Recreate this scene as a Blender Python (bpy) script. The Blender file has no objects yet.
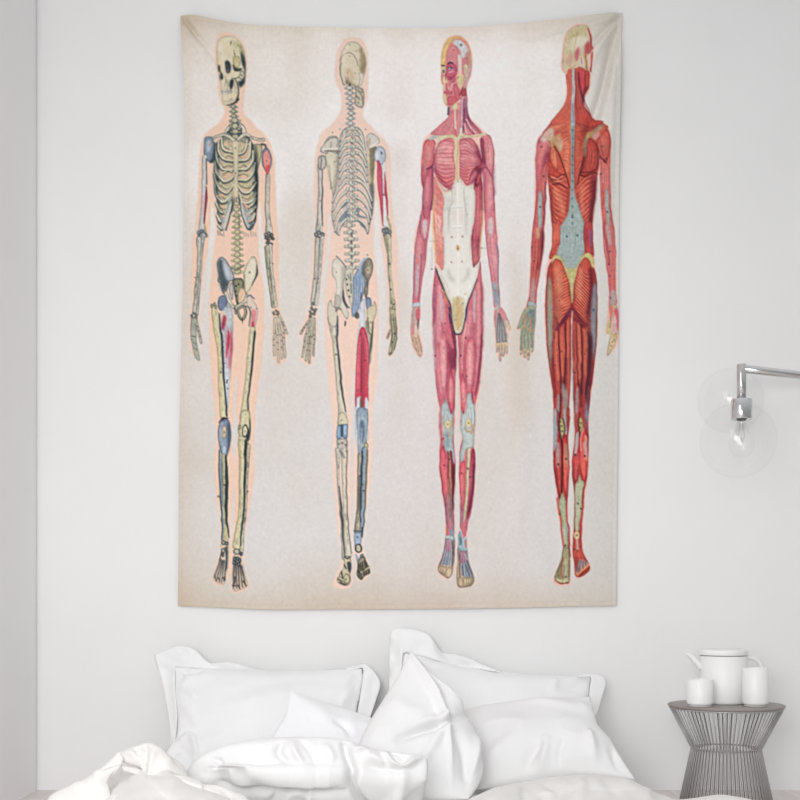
import bpy, bmesh, math
import numpy as np
from mathutils import Vector, Matrix

sc = bpy.context.scene
COL = sc.collection

# ------------------------------------------------------------------ camera, world, lights, exposure
FPX = 800 * 52.94 / 36.0                 # focal length over the 800-pixel frame
CAM_D, CAM_Z, HOR = 4.0, 0.646, 600.0    # metres from the back wall, eye height, eye level in the photograph

cam_data = bpy.data.cameras.new('camera')
cam_data.lens, cam_data.sensor_width, cam_data.shift_y = 52.94, 36.0, 0.25
cam = bpy.data.objects.new('camera', cam_data)
cam.location = (0, -CAM_D, CAM_Z)
cam.rotation_euler = (math.radians(90), 0, 0)
COL.objects.link(cam)
sc.camera = cam

world = bpy.data.worlds.new('daylight')
sc.world = world
world.use_nodes = True
wn, wl = world.node_tree.nodes, world.node_tree.links
wtc = wn.new('ShaderNodeTexCoord'); wsep = wn.new('ShaderNodeSeparateXYZ'); wrp = wn.new('ShaderNodeValToRGB')
wl.new(wtc.outputs['Generated'], wsep.inputs[0]); wl.new(wsep.outputs['Z'], wrp.inputs['Fac'])
wrp.color_ramp.elements[0].position, wrp.color_ramp.elements[1].position = 0.0, 0.85
wrp.color_ramp.elements[0].color = (.42, .425, .43, 1)
wrp.color_ramp.elements[1].color = (.98, .99, 1.0, 1)
wl.new(wrp.outputs['Color'], wn['Background'].inputs[0])
wn['Background'].inputs[1].default_value = 0.70

def window_light(name, loc, target, sx, sy, power, col, spread=180):
    d = bpy.data.lights.new(name, 'AREA')
    d.shape, d.size, d.size_y, d.energy, d.color = 'RECTANGLE', sx, sy, power, col
    d.spread = math.radians(spread)      # a narrow angle is shaped to gather light on the lower wall
    o = bpy.data.objects.new(name, d)
    o.location = loc
    o.rotation_euler = (Vector(target) - Vector(loc)).to_track_quat('-Z', 'Y').to_euler()
    COL.objects.link(o)
    return o
window_light('side_window_daylight', (-1.18, -3.1, 1.95), (0.2, 0, 0.9), 1.7, 1.7, 24, (1.0, 0.995, 0.985))
window_light('window_daylight', (-0.38, -4.3, 1.0), (-0.05, 0, 0.40), 1.2, 1.0, 21, (1.0, 0.995, 0.985), 115)

sc.view_settings.view_transform = 'Standard'
sc.view_settings.look = 'None'
sc.view_settings.gamma = 1.0
sc.view_settings.use_curve_mapping = False
sc.view_settings.exposure = 0.15

# ------------------------------------------------------------------ helpers
def at(px, py, Y):
    """the point at wall distance Y (0 on the wall, negative in front of it) seen at that place of the frame"""
    d = CAM_D + Y
    return np.array([(px - 400) * d / FPX, Y, CAM_Z - (py - HOR) * d / FPX])

def link(o, parent=None):
    COL.objects.link(o)
    if parent is not None:
        o.parent = parent
    return o

def tag(o, label=None, cat=None, group=None, kind=None):
    for k, v in (('label', label), ('category', cat), ('group', group), ('kind', kind)):
        if v:
            o[k] = v
    return o

def empty(name, loc, rz=0.0):
    o = bpy.data.objects.new(name, None)
    o.location, o.rotation_euler, o.empty_display_size = loc, (0, 0, rz), 0.05
    return link(o)

def mesh_obj(name, verts, faces, mat, parent=None, smooth=True, weld=0.0):
    me = bpy.data.meshes.new(name)
    me.from_pydata([tuple(v) for v in verts], [], [tuple(f) for f in faces])
    bm = bmesh.new(); bm.from_mesh(me)
    if weld:
        bmesh.ops.remove_doubles(bm, verts=bm.verts, dist=weld)
    bmesh.ops.recalc_face_normals(bm, faces=bm.faces)
    bm.to_mesh(me); bm.free()
    if smooth:
        me.polygons.foreach_set('use_smooth', [True] * len(me.polygons))
    me.materials.append(mat)
    return link(bpy.data.objects.new(name, me), parent)

def bm_obj(name, bm, mat, parent=None, smooth=False):
    me = bpy.data.meshes.new(name)
    bmesh.ops.recalc_face_normals(bm, faces=bm.faces)
    bm.to_mesh(me); bm.free()
    if smooth:
        me.polygons.foreach_set('use_smooth', [True] * len(me.polygons))
    me.materials.append(mat)
    return link(bpy.data.objects.new(name, me), parent)

def box(name, lo, hi, mat, parent=None, bevel=0.0, seg=3):
    bm = bmesh.new()
    bmesh.ops.create_cube(bm, size=1)
    for v in bm.verts:
        v.co = Vector([(lo[i] + hi[i]) / 2 + v.co[i] * (hi[i] - lo[i]) for i in range(3)])
    if bevel:
        bmesh.ops.bevel(bm, geom=list(bm.edges), offset=bevel, segments=seg, profile=0.6, affect='EDGES')
    return bm_obj(name, bm, mat, parent, smooth=bool(bevel))

def lathe(name, prof, mat, parent=None, n=64, loc=(0, 0, 0)):
    """turn a profile of (radius, height) pairs round the upright axis"""
    V, F = [], []
    for r, z in prof:
        for k in range(n):
            a = 2 * math.pi * k / n
            V.append((loc[0] + r * math.cos(a), loc[1] + r * math.sin(a), loc[2] + z))
    for i in range(len(prof) - 1):
        for k in range(n):
            a, b = i * n + k, i * n + (k + 1) % n
            F.append((a, b, b + n, a + n))
    return mesh_obj(name, V, F, mat, parent, weld=1e-6)

def tube(name, pts, rad, mat, parent=None, n=12, cap=True):
    """a round bar along points; rad one value or one per point"""
    p = [Vector(q) for q in pts]
    rs = rad if hasattr(rad, '__len__') else [rad] * len(p)
    V, F = [], []
    up = None
    for i, q in enumerate(p):
        t = (p[min(i + 1, len(p) - 1)] - p[max(i - 1, 0)]).normalized()
        if up is None:
            up = Vector((0, 0, 1)) if abs(t.z) < .9 else Vector((1, 0, 0))
        a = t.cross(up).normalized(); b = a.cross(t).normalized(); up = b
        for k in range(n):
            g = 2 * math.pi * k / n
            V.append(q + (a * math.cos(g) + b * math.sin(g)) * rs[i])
    for i in range(len(p) - 1):
        for k in range(n):
            x, y = i * n + k, i * n + (k + 1) % n
            F.append((x, y, y + n, x + n))
    if cap:
        F.append(tuple(range(n))[::-1]); F.append(tuple(range((len(p) - 1) * n, len(p) * n)))
    return mesh_obj(name, V, F, mat, parent)

# ------------------------------------------------------------------ materials
def mat_new(name, base, rough=0.8, metal=0.0, **kw):
    m = bpy.data.materials.new(name)
    m.use_nodes = True
    b = m.node_tree.nodes['Principled BSDF']
    b.inputs['Base Color'].default_value = (*base, 1)
    b.inputs['Roughness'].default_value = rough
    b.inputs['Metallic'].default_value = metal
    for k, v in kw.items():
        b.inputs[k].default_value = v
    return m, m.node_tree.nodes, m.node_tree.links, b

def vary(m, nodes, links, b, base, amount=0.03, scale=6.0, stretch=(1, 1, 1), bump=0.0, bscale=200.0, bdist=0.001, bstretch=(1, 1, 1)):
    """gentle procedural mottling and a fine bump in object space"""
    tc = nodes.new('ShaderNodeTexCoord')
    mp = nodes.new('ShaderNodeMapping'); mp.inputs['Scale'].default_value = stretch
    links.new(tc.outputs['Object'], mp.inputs['Vector'])
    nz = nodes.new('ShaderNodeTexNoise'); nz.inputs['Scale'].default_value = scale; nz.inputs['Detail'].default_value = 4
    links.new(mp.outputs['Vector'], nz.inputs['Vector'])
    rp = nodes.new('ShaderNodeValToRGB')
    rp.color_ramp.elements[0].position, rp.color_ramp.elements[1].position = .3, .7
    rp.color_ramp.elements[0].color = (*[c * (1 - amount) for c in base], 1)
    rp.color_ramp.elements[1].color = (*[min(1, c * (1 + amount)) for c in base], 1)
    links.new(nz.outputs['Fac'], rp.inputs['Fac']); links.new(rp.outputs['Color'], b.inputs['Base Color'])
    if bump:
        m2 = nodes.new('ShaderNodeMapping'); m2.inputs['Scale'].default_value = bstretch
        links.new(tc.outputs['Object'], m2.inputs['Vector'])
        n2 = nodes.new('ShaderNodeTexNoise'); n2.inputs['Scale'].default_value = bscale; n2.inputs['Detail'].default_value = 2
        links.new(m2.outputs['Vector'], n2.inputs['Vector'])
        bp = nodes.new('ShaderNodeBump'); bp.inputs['Strength'].default_value = bump; bp.inputs['Distance'].default_value = bdist
        links.new(n2.outputs['Fac'], bp.inputs['Height']); links.new(bp.outputs['Normal'], b.inputs['Normal'])
    return m

def simple(name, base, rough=.8, amount=.02, scale=6, bump=0, bscale=200, bdist=.001, stretch=(1, 1, 1), bstretch=(1, 1, 1), metal=0, **kw):
    m, n, l, b = mat_new(name, base, rough, metal, **kw)
    return vary(m, n, l, b, base, amount, scale, stretch, bump, bscale, bdist, bstretch)

M_WALL = simple('painted_plaster', (.86, .86, .86), .92, .012, 3.0, .12, 90, .002, bstretch=(1, 1, .35))
M_SIDE = simple('painted_side_wall', (.88, .872, .875), .92, .012, 3.0, .12, 90, .002)
M_FLOOR = simple('pale_floor_boards', (.74, .68, .66), .5, .10, 5.0, .1, 60, .001, stretch=(12, 1, 1))
M_GREYCOTTON = simple('pale_grey_cotton', (.875, .88, .89), .9, .012, 9, .22, 420, .0006, **{'Sheen Weight': .15})
M_WHITECOTTON = simple('white_cotton', (.81, .81, .815), .9, .008, 9, .22, 420, .0006, **{'Sheen Weight': .15})
M_LITCOTTON = simple('lit_white_cotton', (.91, .92, .94), .9, .006, 9, .22, 420, .0006, **{'Sheen Weight': .15})  # white cotton made paler to paint in the stronger light on one pillow
M_LINEN = simple('warm_white_linen', (.78, .765, .75), .9, .015, 9, .25, 380, .0007, **{'Sheen Weight': .15})
M_MATTRESS = simple('mattress_ticking', (.8, .79, .77), .9, .01, 8, .2, 200, .001)
M_PORCELAIN = simple('white_porcelain', (.86, .86, .855), .42, .006, 12)
M_PORC_FOOT = simple('unglazed_foot', (.52, .52, .52), .7, .02, 40)
M_TOP = simple('taupe_table_top', (.30, .265, .25), .5, .06, 14, .1, 160, .0005)
M_WIRE = simple('grey_wire', (.44, .43, .43), .4, .03, 40, metal=.35)
M_CHROME = simple('polished_chrome', (.66, .66, .665), .16, .01, 20, metal=1.0)
M_SOCKETIN = simple('dark_socket', (.08, .08, .08), .6, .02, 20)
M_FILAMENT = simple('filament', (.5, .48, .45), .4, .02, 20, metal=.8)

def glass(name, rim, refl):
    """thin clear glass: mostly see-through, mirror-like by Fresnel, a little darker where seen edge-on"""
    m = bpy.data.materials.new(name); m.use_nodes = True
    n, l = m.node_tree.nodes, m.node_tree.links
    n.remove(n['Principled BSDF'])
    lw = n.new('ShaderNodeLayerWeight'); lw.inputs['Blend'].default_value = .12
    rp = n.new('ShaderNodeValToRGB')
    rp.color_ramp.elements[0].color = (1, 1, 1, 1); rp.color_ramp.elements[1].color = (rim, rim, rim, 1)
    rp.color_ramp.elements[0].position, rp.color_ramp.elements[1].position = .70, 1.0
    l.new(lw.outputs['Facing'], rp.inputs['Fac'])
    tr = n.new('ShaderNodeBsdfTransparent'); l.new(rp.outputs['Color'], tr.inputs['Color'])
    gl = n.new('ShaderNodeBsdfGlossy'); gl.inputs['Roughness'].default_value = .02
    lf = n.new('ShaderNodeLayerWeight'); lf.inputs['Blend'].default_value = .5
    pw = n.new('ShaderNodeMath'); pw.operation = 'POWER'; pw.inputs[1].default_value = 4.0
    fr = n.new('ShaderNodeMath'); fr.operation = 'MULTIPLY_ADD'; fr.inputs[1].default_value = refl; fr.inputs[2].default_value = .035
    l.new(lf.outputs['Facing'], pw.inputs[0]); l.new(pw.outputs[0], fr.inputs[0])
    mx = n.new('ShaderNodeMixShader')
    l.new(fr.outputs[0], mx.inputs['Fac']); l.new(tr.outputs[0], mx.inputs[1]); l.new(gl.outputs[0], mx.inputs[2])
    l.new(mx.outputs[0], n['Material Output'].inputs['Surface'])
    return m
M_GLASS = glass('clear_globe_glass', .50, .14)
M_BULB = glass('clear_bulb_glass', .82, .25)

# ------------------------------------------------------------------ the room
tag(box('wall_back', (-1.45, 0, -.02), (2.6, .12, 3.0), M_WALL), kind='structure')
tag(box('wall_left', (-1.36, -6.2, -.02), (-1.234, -.014, 3.0), M_SIDE), kind='structure')
tag(box('floor', (-1.45, -6.2, -.06), (2.6, .12, 0), M_FLOOR), kind='structure')
# ------------------------------------------------------------------ the printed chart: a small painter
# The tapestry's print is drawn with strokes and filled shapes into an array, which later becomes the colours of the cloth's own vertices.
PS = 3                                   # samples per unit
PX0, PY0, PX1, PY1 = 172, 6, 630, 614    # the print's frame
PW, PH = (PX1 - PX0) * PS, (PY1 - PY0) * PS
CV = np.zeros((PH, PW, 3))
prng = np.random.default_rng(7)

def Z(ox, oy, k):
    return lambda *p: [(ox + p[i] * k / 800.0, oy + p[i + 1] * k / 800.0) for i in range(0, len(p), 2)]

def spl(pts, closed=False, n=5):
    p = np.array(pts, float)
    if len(p) < 3:
        t = np.linspace(0, 1, n + 1)[:, None]
        return p[0] * (1 - t) + p[-1] * t
    if closed:
        q = np.vstack([p[-1], p, p[0], p[1]])
    else:
        q = np.vstack([2 * p[0] - p[1], p, 2 * p[-1] - p[-2]])
    t = (np.arange(n) / n)[:, None]
    out = []
    for i in range(len(q) - 3):
        a, b, c, d = q[i:i + 4]
        out.append(0.5 * (2 * b + (c - a) * t + (2 * a - 5 * b + 4 * c - d) * t ** 2 + (3 * b - a - 3 * c + d) * t ** 3))
    if not closed:
        out.append(p[-1:])
    return np.vstack(out)

def spl1(v, m, n=5):
    """values given at the control points, spread over the spline's points"""
    v = np.atleast_1d(np.array(v, float))
    if len(v) == 1:
        return np.full(m, v[0])
    return np.interp(np.linspace(0, 1, m), np.linspace(0, 1, len(v)), v)

def blur(a, r):
    """separable box blur done twice, radius r samples"""
    r = int(round(r))
    if r < 1:
        return a
    for _ in range(2):
        for ax in (0, 1):
            pad = [(r + 1, r) if k == ax else (0, 0) for k in range(a.ndim)]
            c = np.cumsum(np.pad(a, pad, mode='edge'), axis=ax)
            n = a.shape[ax]
            if ax == 0:
                a = (c[2 * r + 1:2 * r + 1 + n] - c[:n]) / (2 * r + 1)
            else:
                a = (c[:, 2 * r + 1:2 * r + 1 + n] - c[:, :n]) / (2 * r + 1)
    return a

def box_of(p, m):
    x0 = max(0, int((p[:, 0].min() - PX0 - m) * PS)); x1 = min(PW, int((p[:, 0].max() - PX0 + m) * PS) + 2)
    y0 = max(0, int((p[:, 1].min() - PY0 - m) * PS)); y1 = min(PH, int((p[:, 1].max() - PY0 + m) * PS) + 2)
    return x0, y0, max(x1, x0 + 1), max(y1, y0 + 1)

def mask_poly(p, bx):
    x0, y0, x1, y1 = bx
    w, h = x1 - x0, y1 - y0
    m = np.zeros((h, w))
    q = np.column_stack([(p[:, 0] - PX0) * PS - x0, (p[:, 1] - PY0) * PS - y0])
    a, b = q, np.roll(q, -1, axis=0)
    keep = a[:, 1] != b[:, 1]
    a, b = a[keep], b[keep]
    lo, hi = np.minimum(a[:, 1], b[:, 1]), np.maximum(a[:, 1], b[:, 1])
    sl = (b[:, 0] - a[:, 0]) / (b[:, 1] - a[:, 1])
    xs = np.arange(w)
    for j in range(h):
        for sub in (0.25, 0.75):
            y = j + sub
            k = (lo <= y) & (hi > y)
            if not k.any():
                continue
            c = np.sort(a[k, 0] + (y - a[k, 1]) * sl[k])
            for i in range(0, len(c) - 1, 2):
                m[j] += 0.5 * np.clip(np.minimum(xs + 1, c[i + 1]) - np.maximum(xs, c[i]), 0, 1)
    return m

def put(bx, m, col, a=1.0):
    x0, y0, x1, y1 = bx
    v = CV[y0:y1, x0:x1]
    k = (m * a)[..., None]
    v += (np.asarray(col, float) - v) * k

def fill(pts, col, a=1.0, sm=True, fe=0.0, edge=None, er=2.0, ea=0.7, grad=None):
    """closed shape; edge = colour it turns to along its rim; grad = (colour at left, colour at right)"""
    p = spl(pts, True) if sm else np.array(pts, float)
    bx = box_of(p, 1 + fe * 2)
    m = mask_poly(p, bx)
    if fe:
        m = blur(m, fe * PS)
    c = np.asarray(col, float)
    if grad is not None:
        t = np.linspace(0, 1, m.shape[1])[None, :, None]
        c = np.where(t < .5, np.asarray(grad[0], float) * (1 - 2 * t) + c * 2 * t, c * (2 - 2 * t) + np.asarray(grad[1], float) * (2 * t - 1)) * np.ones(m.shape + (1,))
    if edge is not None:
        k = np.clip(1 - (blur(m, er * PS) - 0.5) * 2.2, 0, 1) * ea
        c = c + (np.asarray(edge, float) - c) * k[..., None]
    put(bx, m, c, a)

def _seg(p, w, lat=False):
    bx = box_of(p, w.max() + 1)
    x0, y0, x1, y1 = bx
    m = np.zeros((y1 - y0, x1 - x0)); L = np.zeros_like(m); D = np.full_like(m, 1e9)
    for i in range(len(p) - 1):
        wm = max(w[i], w[i + 1]) / 2 + 0.7
        sx0 = max(x0, int((min(p[i, 0], p[i + 1, 0]) - wm - PX0) * PS)); sx1 = min(x1, int((max(p[i, 0], p[i + 1, 0]) + wm - PX0) * PS) + 2)
        sy0 = max(y0, int((min(p[i, 1], p[i + 1, 1]) - wm - PY0) * PS)); sy1 = min(y1, int((max(p[i, 1], p[i + 1, 1]) + wm - PY0) * PS) + 2)
        if sx1 <= sx0 or sy1 <= sy0:
            continue
        X = (np.arange(sx0, sx1) + .5) / PS + PX0; Y = (np.arange(sy0, sy1) + .5) / PS + PY0
        d = p[i + 1] - p[i]; l2 = max(d @ d, 1e-9)
        rx = X[None, :] - p[i, 0]; ry = Y[:, None] - p[i, 1]
        t = np.clip((rx * d[0] + ry * d[1]) / l2, 0, 1)
        dx = rx - t * d[0]; dy = ry - t * d[1]
        dist = np.hypot(dx, dy)
        hw = (w[i] * (1 - t) + w[i + 1] * t) / 2
        al = np.clip((hw - dist) * PS + 0.5, 0, 1) * np.clip(hw * 2 * PS, 0, 1)
        sl = (slice(sy0 - y0, sy1 - y0), slice(sx0 - x0, sx1 - x0))
        if lat:
            sg = np.sign(rx * d[1] - ry * d[0]) * dist / np.maximum(hw, .05)
            near = dist / np.maximum(hw, .05)
            better = near < D[sl]
            L[sl] = np.where(better, sg, L[sl]); D[sl] = np.minimum(near, D[sl])
        m[sl] = np.maximum(m[sl], al)
    return bx, m, L

def line(pts, w, col, a=1.0, sm=True):
    p = spl(pts) if sm and len(pts) > 2 else np.array(pts, float)
    bx, m, _ = _seg(p, spl1(w, len(p)))
    put(bx, m, col, a)

def lines(lst, w, col, a=1.0):
    for p in lst:
        line(p, w, col, a)

def limb(pts, w, cm, cl=None, cr=None, ol=None, ow=0.8, a=1.0):
    """a tapering band shaded across: cl at its left, cm in the middle, cr at its right (seen walking down it), ol its outline"""
    p = spl(pts); ww = spl1(w, len(p))
    if ol is not None:
        bx, m, _ = _seg(p, ww + ow)
        put(bx, m, ol, a * .85)
    bx, m, L = _seg(p, ww, True)
    cm = np.asarray(cm, float); cl = cm if cl is None else np.asarray(cl, float); cr = cm if cr is None else np.asarray(cr, float)
    kl = np.clip(-L, 0, 1)[..., None] ** 1.5; kr = np.clip(L, 0, 1)[..., None] ** 1.5
    # walking down the page the left-hand side of the picture has L > 0
    put(bx, m, cm + (cr - cm) * kl + (cl - cm) * kr, a)

def between(A, B, n, m=10):
    A = spl(A, n=6); B = spl(B, n=6)
    ta = np.linspace(0, 1, len(A)); tb = np.linspace(0, 1, len(B)); t = np.linspace(0, 1, m)
    A = np.column_stack([np.interp(t, ta, A[:, k]) for k in (0, 1)]); B = np.column_stack([np.interp(t, tb, B[:, k]) for k in (0, 1)])
    return [A * (1 - s) + B * s for s in np.linspace(0, 1, n)]

def fib(A, B, n, w, col, a=0.7, jit=0.25, trim=0.15):
    """muscle fibres: n lines blending from curve A to curve B"""
    for q in between(A, B, n):
        q = q + prng.normal(0, jit, (1, 2))
        s0, s1 = prng.uniform(0, trim), 1 - prng.uniform(0, trim)
        k = np.linspace(0, 1, len(q)); t = np.linspace(s0, s1, 12)
        q = np.column_stack([np.interp(t, k, q[:, i]) for i in (0, 1)])
        bx, m, _ = _seg(q, np.interp(t, [s0, (s0 + s1) / 2, s1], [w * .4, w, w * .3]))
        put(bx, m, col, a * prng.uniform(.55, 1))

def ell(c, rx, ry, col, a=1.0, rot=0.0, **k):
    t = np.linspace(0, 2 * np.pi, 14, endpoint=False)
    x, y = rx * np.cos(t), ry * np.sin(t)
    cr, sr = math.cos(rot), math.sin(rot)
    fill(list(zip(c[0] + x * cr - y * sr, c[1] + x * sr + y * cr)), col, a, **k)

def dots(lst, r=0.6, col=(70, 70, 70), a=.75):
    for p in lst:
        ell(p, r, r, col, a)

def vertebrae(pts, n, w, h, col, dark, proc=0.0, a=1.0):
    """a column of little bones along a curve, with side processes"""
    p = spl(pts, n=8); d = np.r_[0, np.cumsum(np.hypot(*np.diff(p, axis=0).T))]
    t = np.linspace(0, d[-1], n)
    c = np.column_stack([np.interp(t, d, p[:, k]) for k in (0, 1)])
    ws = spl1(w, n); hs = spl1(h, n); ps = spl1(proc, n)
    for i in range(n):
        if ps[i] > 0:
            line([(c[i, 0] - ws[i] / 2 - ps[i], c[i, 1] + .5), (c[i, 0] + ws[i] / 2 + ps[i], c[i, 1] + .5)], hs[i] * .55, dark, .5 * a)
            line([(c[i, 0] - ws[i] / 2 - ps[i] + .3, c[i, 1] + .3), (c[i, 0] + ws[i] / 2 + ps[i] - .3, c[i, 1] + .3)], hs[i] * .3, col, .9 * a)
        ell(c[i], ws[i] / 2 + .3, hs[i] / 2 + .3, dark, .65 * a)
        ell((c[i, 0] - .2, c[i, 1] - .1), ws[i] / 2 - .25, hs[i] / 2 - .3, col, a, edge=dark, er=.8, ea=.5)

def soft(pts, w, col, a=.6, fe=1.0):
    """a soft-edged brush stroke"""
    p = spl(pts); ww = spl1(w, len(p))
    bx = box_of(p, ww.max() + fe * 2.5 + 1.5)
    b2, m, _ = _seg(p, ww)
    full = np.zeros((bx[3] - bx[1], bx[2] - bx[0]))
    full[b2[1] - bx[1]:b2[3] - bx[1], b2[0] - bx[0]:b2[2] - bx[0]] = m
    put(bx, blur(full, fe * PS), col, a)
# ---- the aged paper of the chart
def noise2(nx, ny):
    g = prng.normal(0, 1, (ny + 3, nx + 3))
    ys = np.linspace(0, ny, PH); xs = np.linspace(0, nx, PW)
    yi = ys.astype(int); xi = xs.astype(int)
    fy = (ys - yi)[:, None]; fx = (xs - xi)[None, :]
    fy = fy * fy * (3 - 2 * fy); fx = fx * fx * (3 - 2 * fx)
    g00 = g[yi][:, xi]; g01 = g[yi][:, xi + 1]; g10 = g[yi + 1][:, xi]; g11 = g[yi + 1][:, xi + 1]
    return (g00 * (1 - fx) + g01 * fx) * (1 - fy) + (g10 * (1 - fx) + g11 * fx) * fy

_Y, _X = np.mgrid[0:PH, 0:PW]
_X = _X / PS + PX0; _Y = _Y / PS + PY0
_age = np.exp(-(np.maximum(_X - 178, 0) / 26.0)) * .75                       # browned left edge
_age += np.exp(-(np.maximum(606 - _Y, 0) / 26.0)) * .85                      # browned foot
_age += np.exp(-(np.maximum(_Y - 22, 0) / 25.0)) * .8                       # browned head
_age += np.exp(-((_X - 300) / 30.0) ** 2) * .42 * np.exp(-((_Y - 250) / 160.0) ** 2)
_age += np.exp(-((_X - 398) / 14.0) ** 2) * .40 * np.exp(-((_Y - 270) / 140.0) ** 2)
_age += np.exp(-((_X - 517) / 11.0) ** 2) * .45 * np.exp(-((_Y - 340) / 120.0) ** 2)
_age += np.exp(-((_X - 250) / 45.0) ** 2) * .25 * np.exp(-((_Y - 90) / 70.0) ** 2) * .8
_age += np.clip((_X - 560) / 300, 0, 1) * .5
_age = np.clip(_age + .14 * noise2(6, 8) + .07 * noise2(18, 24) + .010 * noise2(110, 150), 0, 1.35)
PAPER, TAN = np.array([236, 230, 224.]), np.array([207, 192, 174.])
_foot = np.clip((_Y - 50) / 380, 0, 1)[..., None] ** .8            # the sheet is greyer towards its foot
PAPER = np.array([254, 250, 248.]) * (1 - _foot) + np.array([222, 218, 216.]) * _foot
TAN = TAN + np.array([6, 8, 8.]) * (1 - _foot)
CV[:] = PAPER + (TAN - PAPER) * (_age * .9)[..., None]
# greener, cooler paper at the right-hand side and pinker in the middle
_cool = np.clip((_X - 545) / 60, 0, 1) * .5
CV += (np.array([205, 203, 195.]) - CV) * (_cool * 1.0)[..., None]
CV += np.array([1.5, -.5, 0.]) * (np.exp(-((_X - 450) / 90.0) ** 2))[..., None]

PEACH = (242, 206, 183)
# ================================================================== first figure: skeleton from the front
H1, T1, P1, K1, S1, F1 = Z(180, 25, 110), Z(180, 120, 120), Z(180, 230, 120), Z(180, 320, 120), Z(190, 410, 110), Z(190, 500, 110)
halo1 = (H1(345, 60, 290, 80, 258, 150, 258, 260, 275, 380, 283, 480, 300, 570, 322, 600, 318, 650, 280, 710, 190, 790)
         + T1(140, 170, 128, 300, 122, 450, 112, 620, 95, 760) + P1(85, 60, 82, 200, 72, 330, 75, 460, 68, 560, 60, 650) + K1(62, 120, 74, 210, 118, 278, 136, 268, 120, 200, 108, 130, 118, 110, 140, 162, 150, 150, 138, 80)
         + P1(132, 600, 130, 520, 155, 330, 180, 180, 195, 60) + T1(200, 720, 207, 600, 213, 545, 228, 640) + P1(238, 0, 225, 160, 208, 330, 196, 480) + K1(196, 60, 202, 250, 222, 480, 238, 640)
         + S1(180, 60, 192, 160, 176, 400, 195, 650) + F1(213, 120, 222, 300, 205, 430, 160, 560, 172, 605, 232, 622, 278, 560, 293, 440, 292, 300, 300, 100)
         + S1(303, 700, 320, 480, 318, 350, 303, 200, 315, 40) + K1(352, 600, 368, 420, 375, 362, 380, 420, 372, 600) + S1(338, 40, 348, 180, 325, 400, 322, 700)
         + F1(318, 150, 305, 330, 292, 450, 300, 620, 325, 672, 385, 662, 428, 622, 402, 520, 388, 420, 388, 340, 408, 190, 432, 40)
         + S1(445, 640, 470, 450, 464, 260, 474, 60) + K1(502, 600, 535, 350, 556, 150) + P1(562, 560, 560, 400, 544, 300, 528, 150) + T1(522, 720, 526, 620, 535, 545, 545, 640, 552, 740)
         + P1(565, 80, 580, 250, 605, 450, 612, 600) + K1(610, 100, 622, 230, 655, 305, 680, 285, 708, 262, 706, 150, 722, 95) + P1(718, 680, 688, 590, 664, 500, 660, 300, 660, 100)
         + T1(645, 650, 636, 400, 630, 260, 605, 165, 560, 95, 500, 40) + H1(600, 790, 520, 700, 465, 640, 462, 560, 478, 450, 492, 320, 486, 220, 462, 140, 420, 85))
fill(halo1, PEACH, .95, fe=.5, edge=(238, 198, 176), er=2.5, ea=.35)

BONE, BONEL, BOLIVE, INK, TEAL = (222, 212, 184), (234, 227, 206), (178, 172, 134), (58, 64, 68), (58, 82, 92)
BLUE, BLUEL = (134, 152, 172), (180, 192, 204)
PAPER_ONLY = CV.copy()
def bone(pts, w, cm=BONE, cl=BONEL, cr=BOLIVE, ol=INK, ow=.75, a=1):
    limb(pts, w, cm, cl, cr, ol, ow, a)
    ticks(pts, w, ol, a)
def ticks(pts, w, col, a=1):
    p = spl(pts); ww = spl1(w, len(p)); n = max(4, int(np.hypot(*np.diff(p, axis=0).T).sum() / 2.6))
    for _ in range(n):
        i = prng.integers(0, len(p) - 1); d = p[i + 1] - p[i]; d = d / max(np.hypot(*d), 1e-6); nn = np.array([-d[1], d[0]])
        o = (prng.uniform(-.1, .46) if prng.random() < .75 else prng.uniform(-.46, 0)) * ww[i] * (-1 if nn[0] > 0 else 1) * -1
        q = p[i] + nn * o; L = prng.uniform(1.6, 5.5)
        line([q - d * L / 2, q + d * L / 2], prng.uniform(.3, .5), col, a * prng.uniform(.25, .6))
# neck
vertebrae(H1(388, 560, 392, 640, 398, 720, 396, 800), 8, [5, 6, 7.5], [4.0, 4.4], (196, 190, 150), TEAL, [0.6, 1.2])
# chest: dark inside, then ribs
fill(T1(320, 70, 275, 120, 240, 200, 226, 330, 232, 450, 246, 560, 246, 660, 272, 722, 298, 730, 330, 650, 362, 560, 376, 520, 398, 560, 430, 680, 466, 738, 500, 692, 516, 560, 522, 400, 514, 270, 494, 170, 450, 110, 400, 80),
     (196, 178, 148), 1, edge=TEAL, er=4, ea=.95)
for pp in ([300, 150, 290, 260, 330, 300, 340, 200], [410, 160, 440, 150, 470, 230, 420, 290], [300, 330, 330, 320, 345, 380, 310, 420], [400, 330, 440, 320, 480, 380, 420, 420], [300, 470, 330, 440, 345, 480, 320, 530], [400, 470, 440, 450, 480, 500, 430, 540]):
    fill(T1(*pp), (232, 190, 160), .8, fe=.6)
fill(T1(405, 565, 440, 600, 500, 600, 498, 680, 468, 735, 436, 690), (168, 178, 182), 1, edge=(110, 128, 140), er=1.5, ea=.5)
fill(T1(335, 600, 352, 590, 322, 680, 296, 732, 270, 712, 285, 650), (170, 180, 182), 1, edge=(110, 128, 140), er=1.5, ea=.5)
A1, B1 = Z(208, 128, 56), Z(208, 180, 56)
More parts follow.
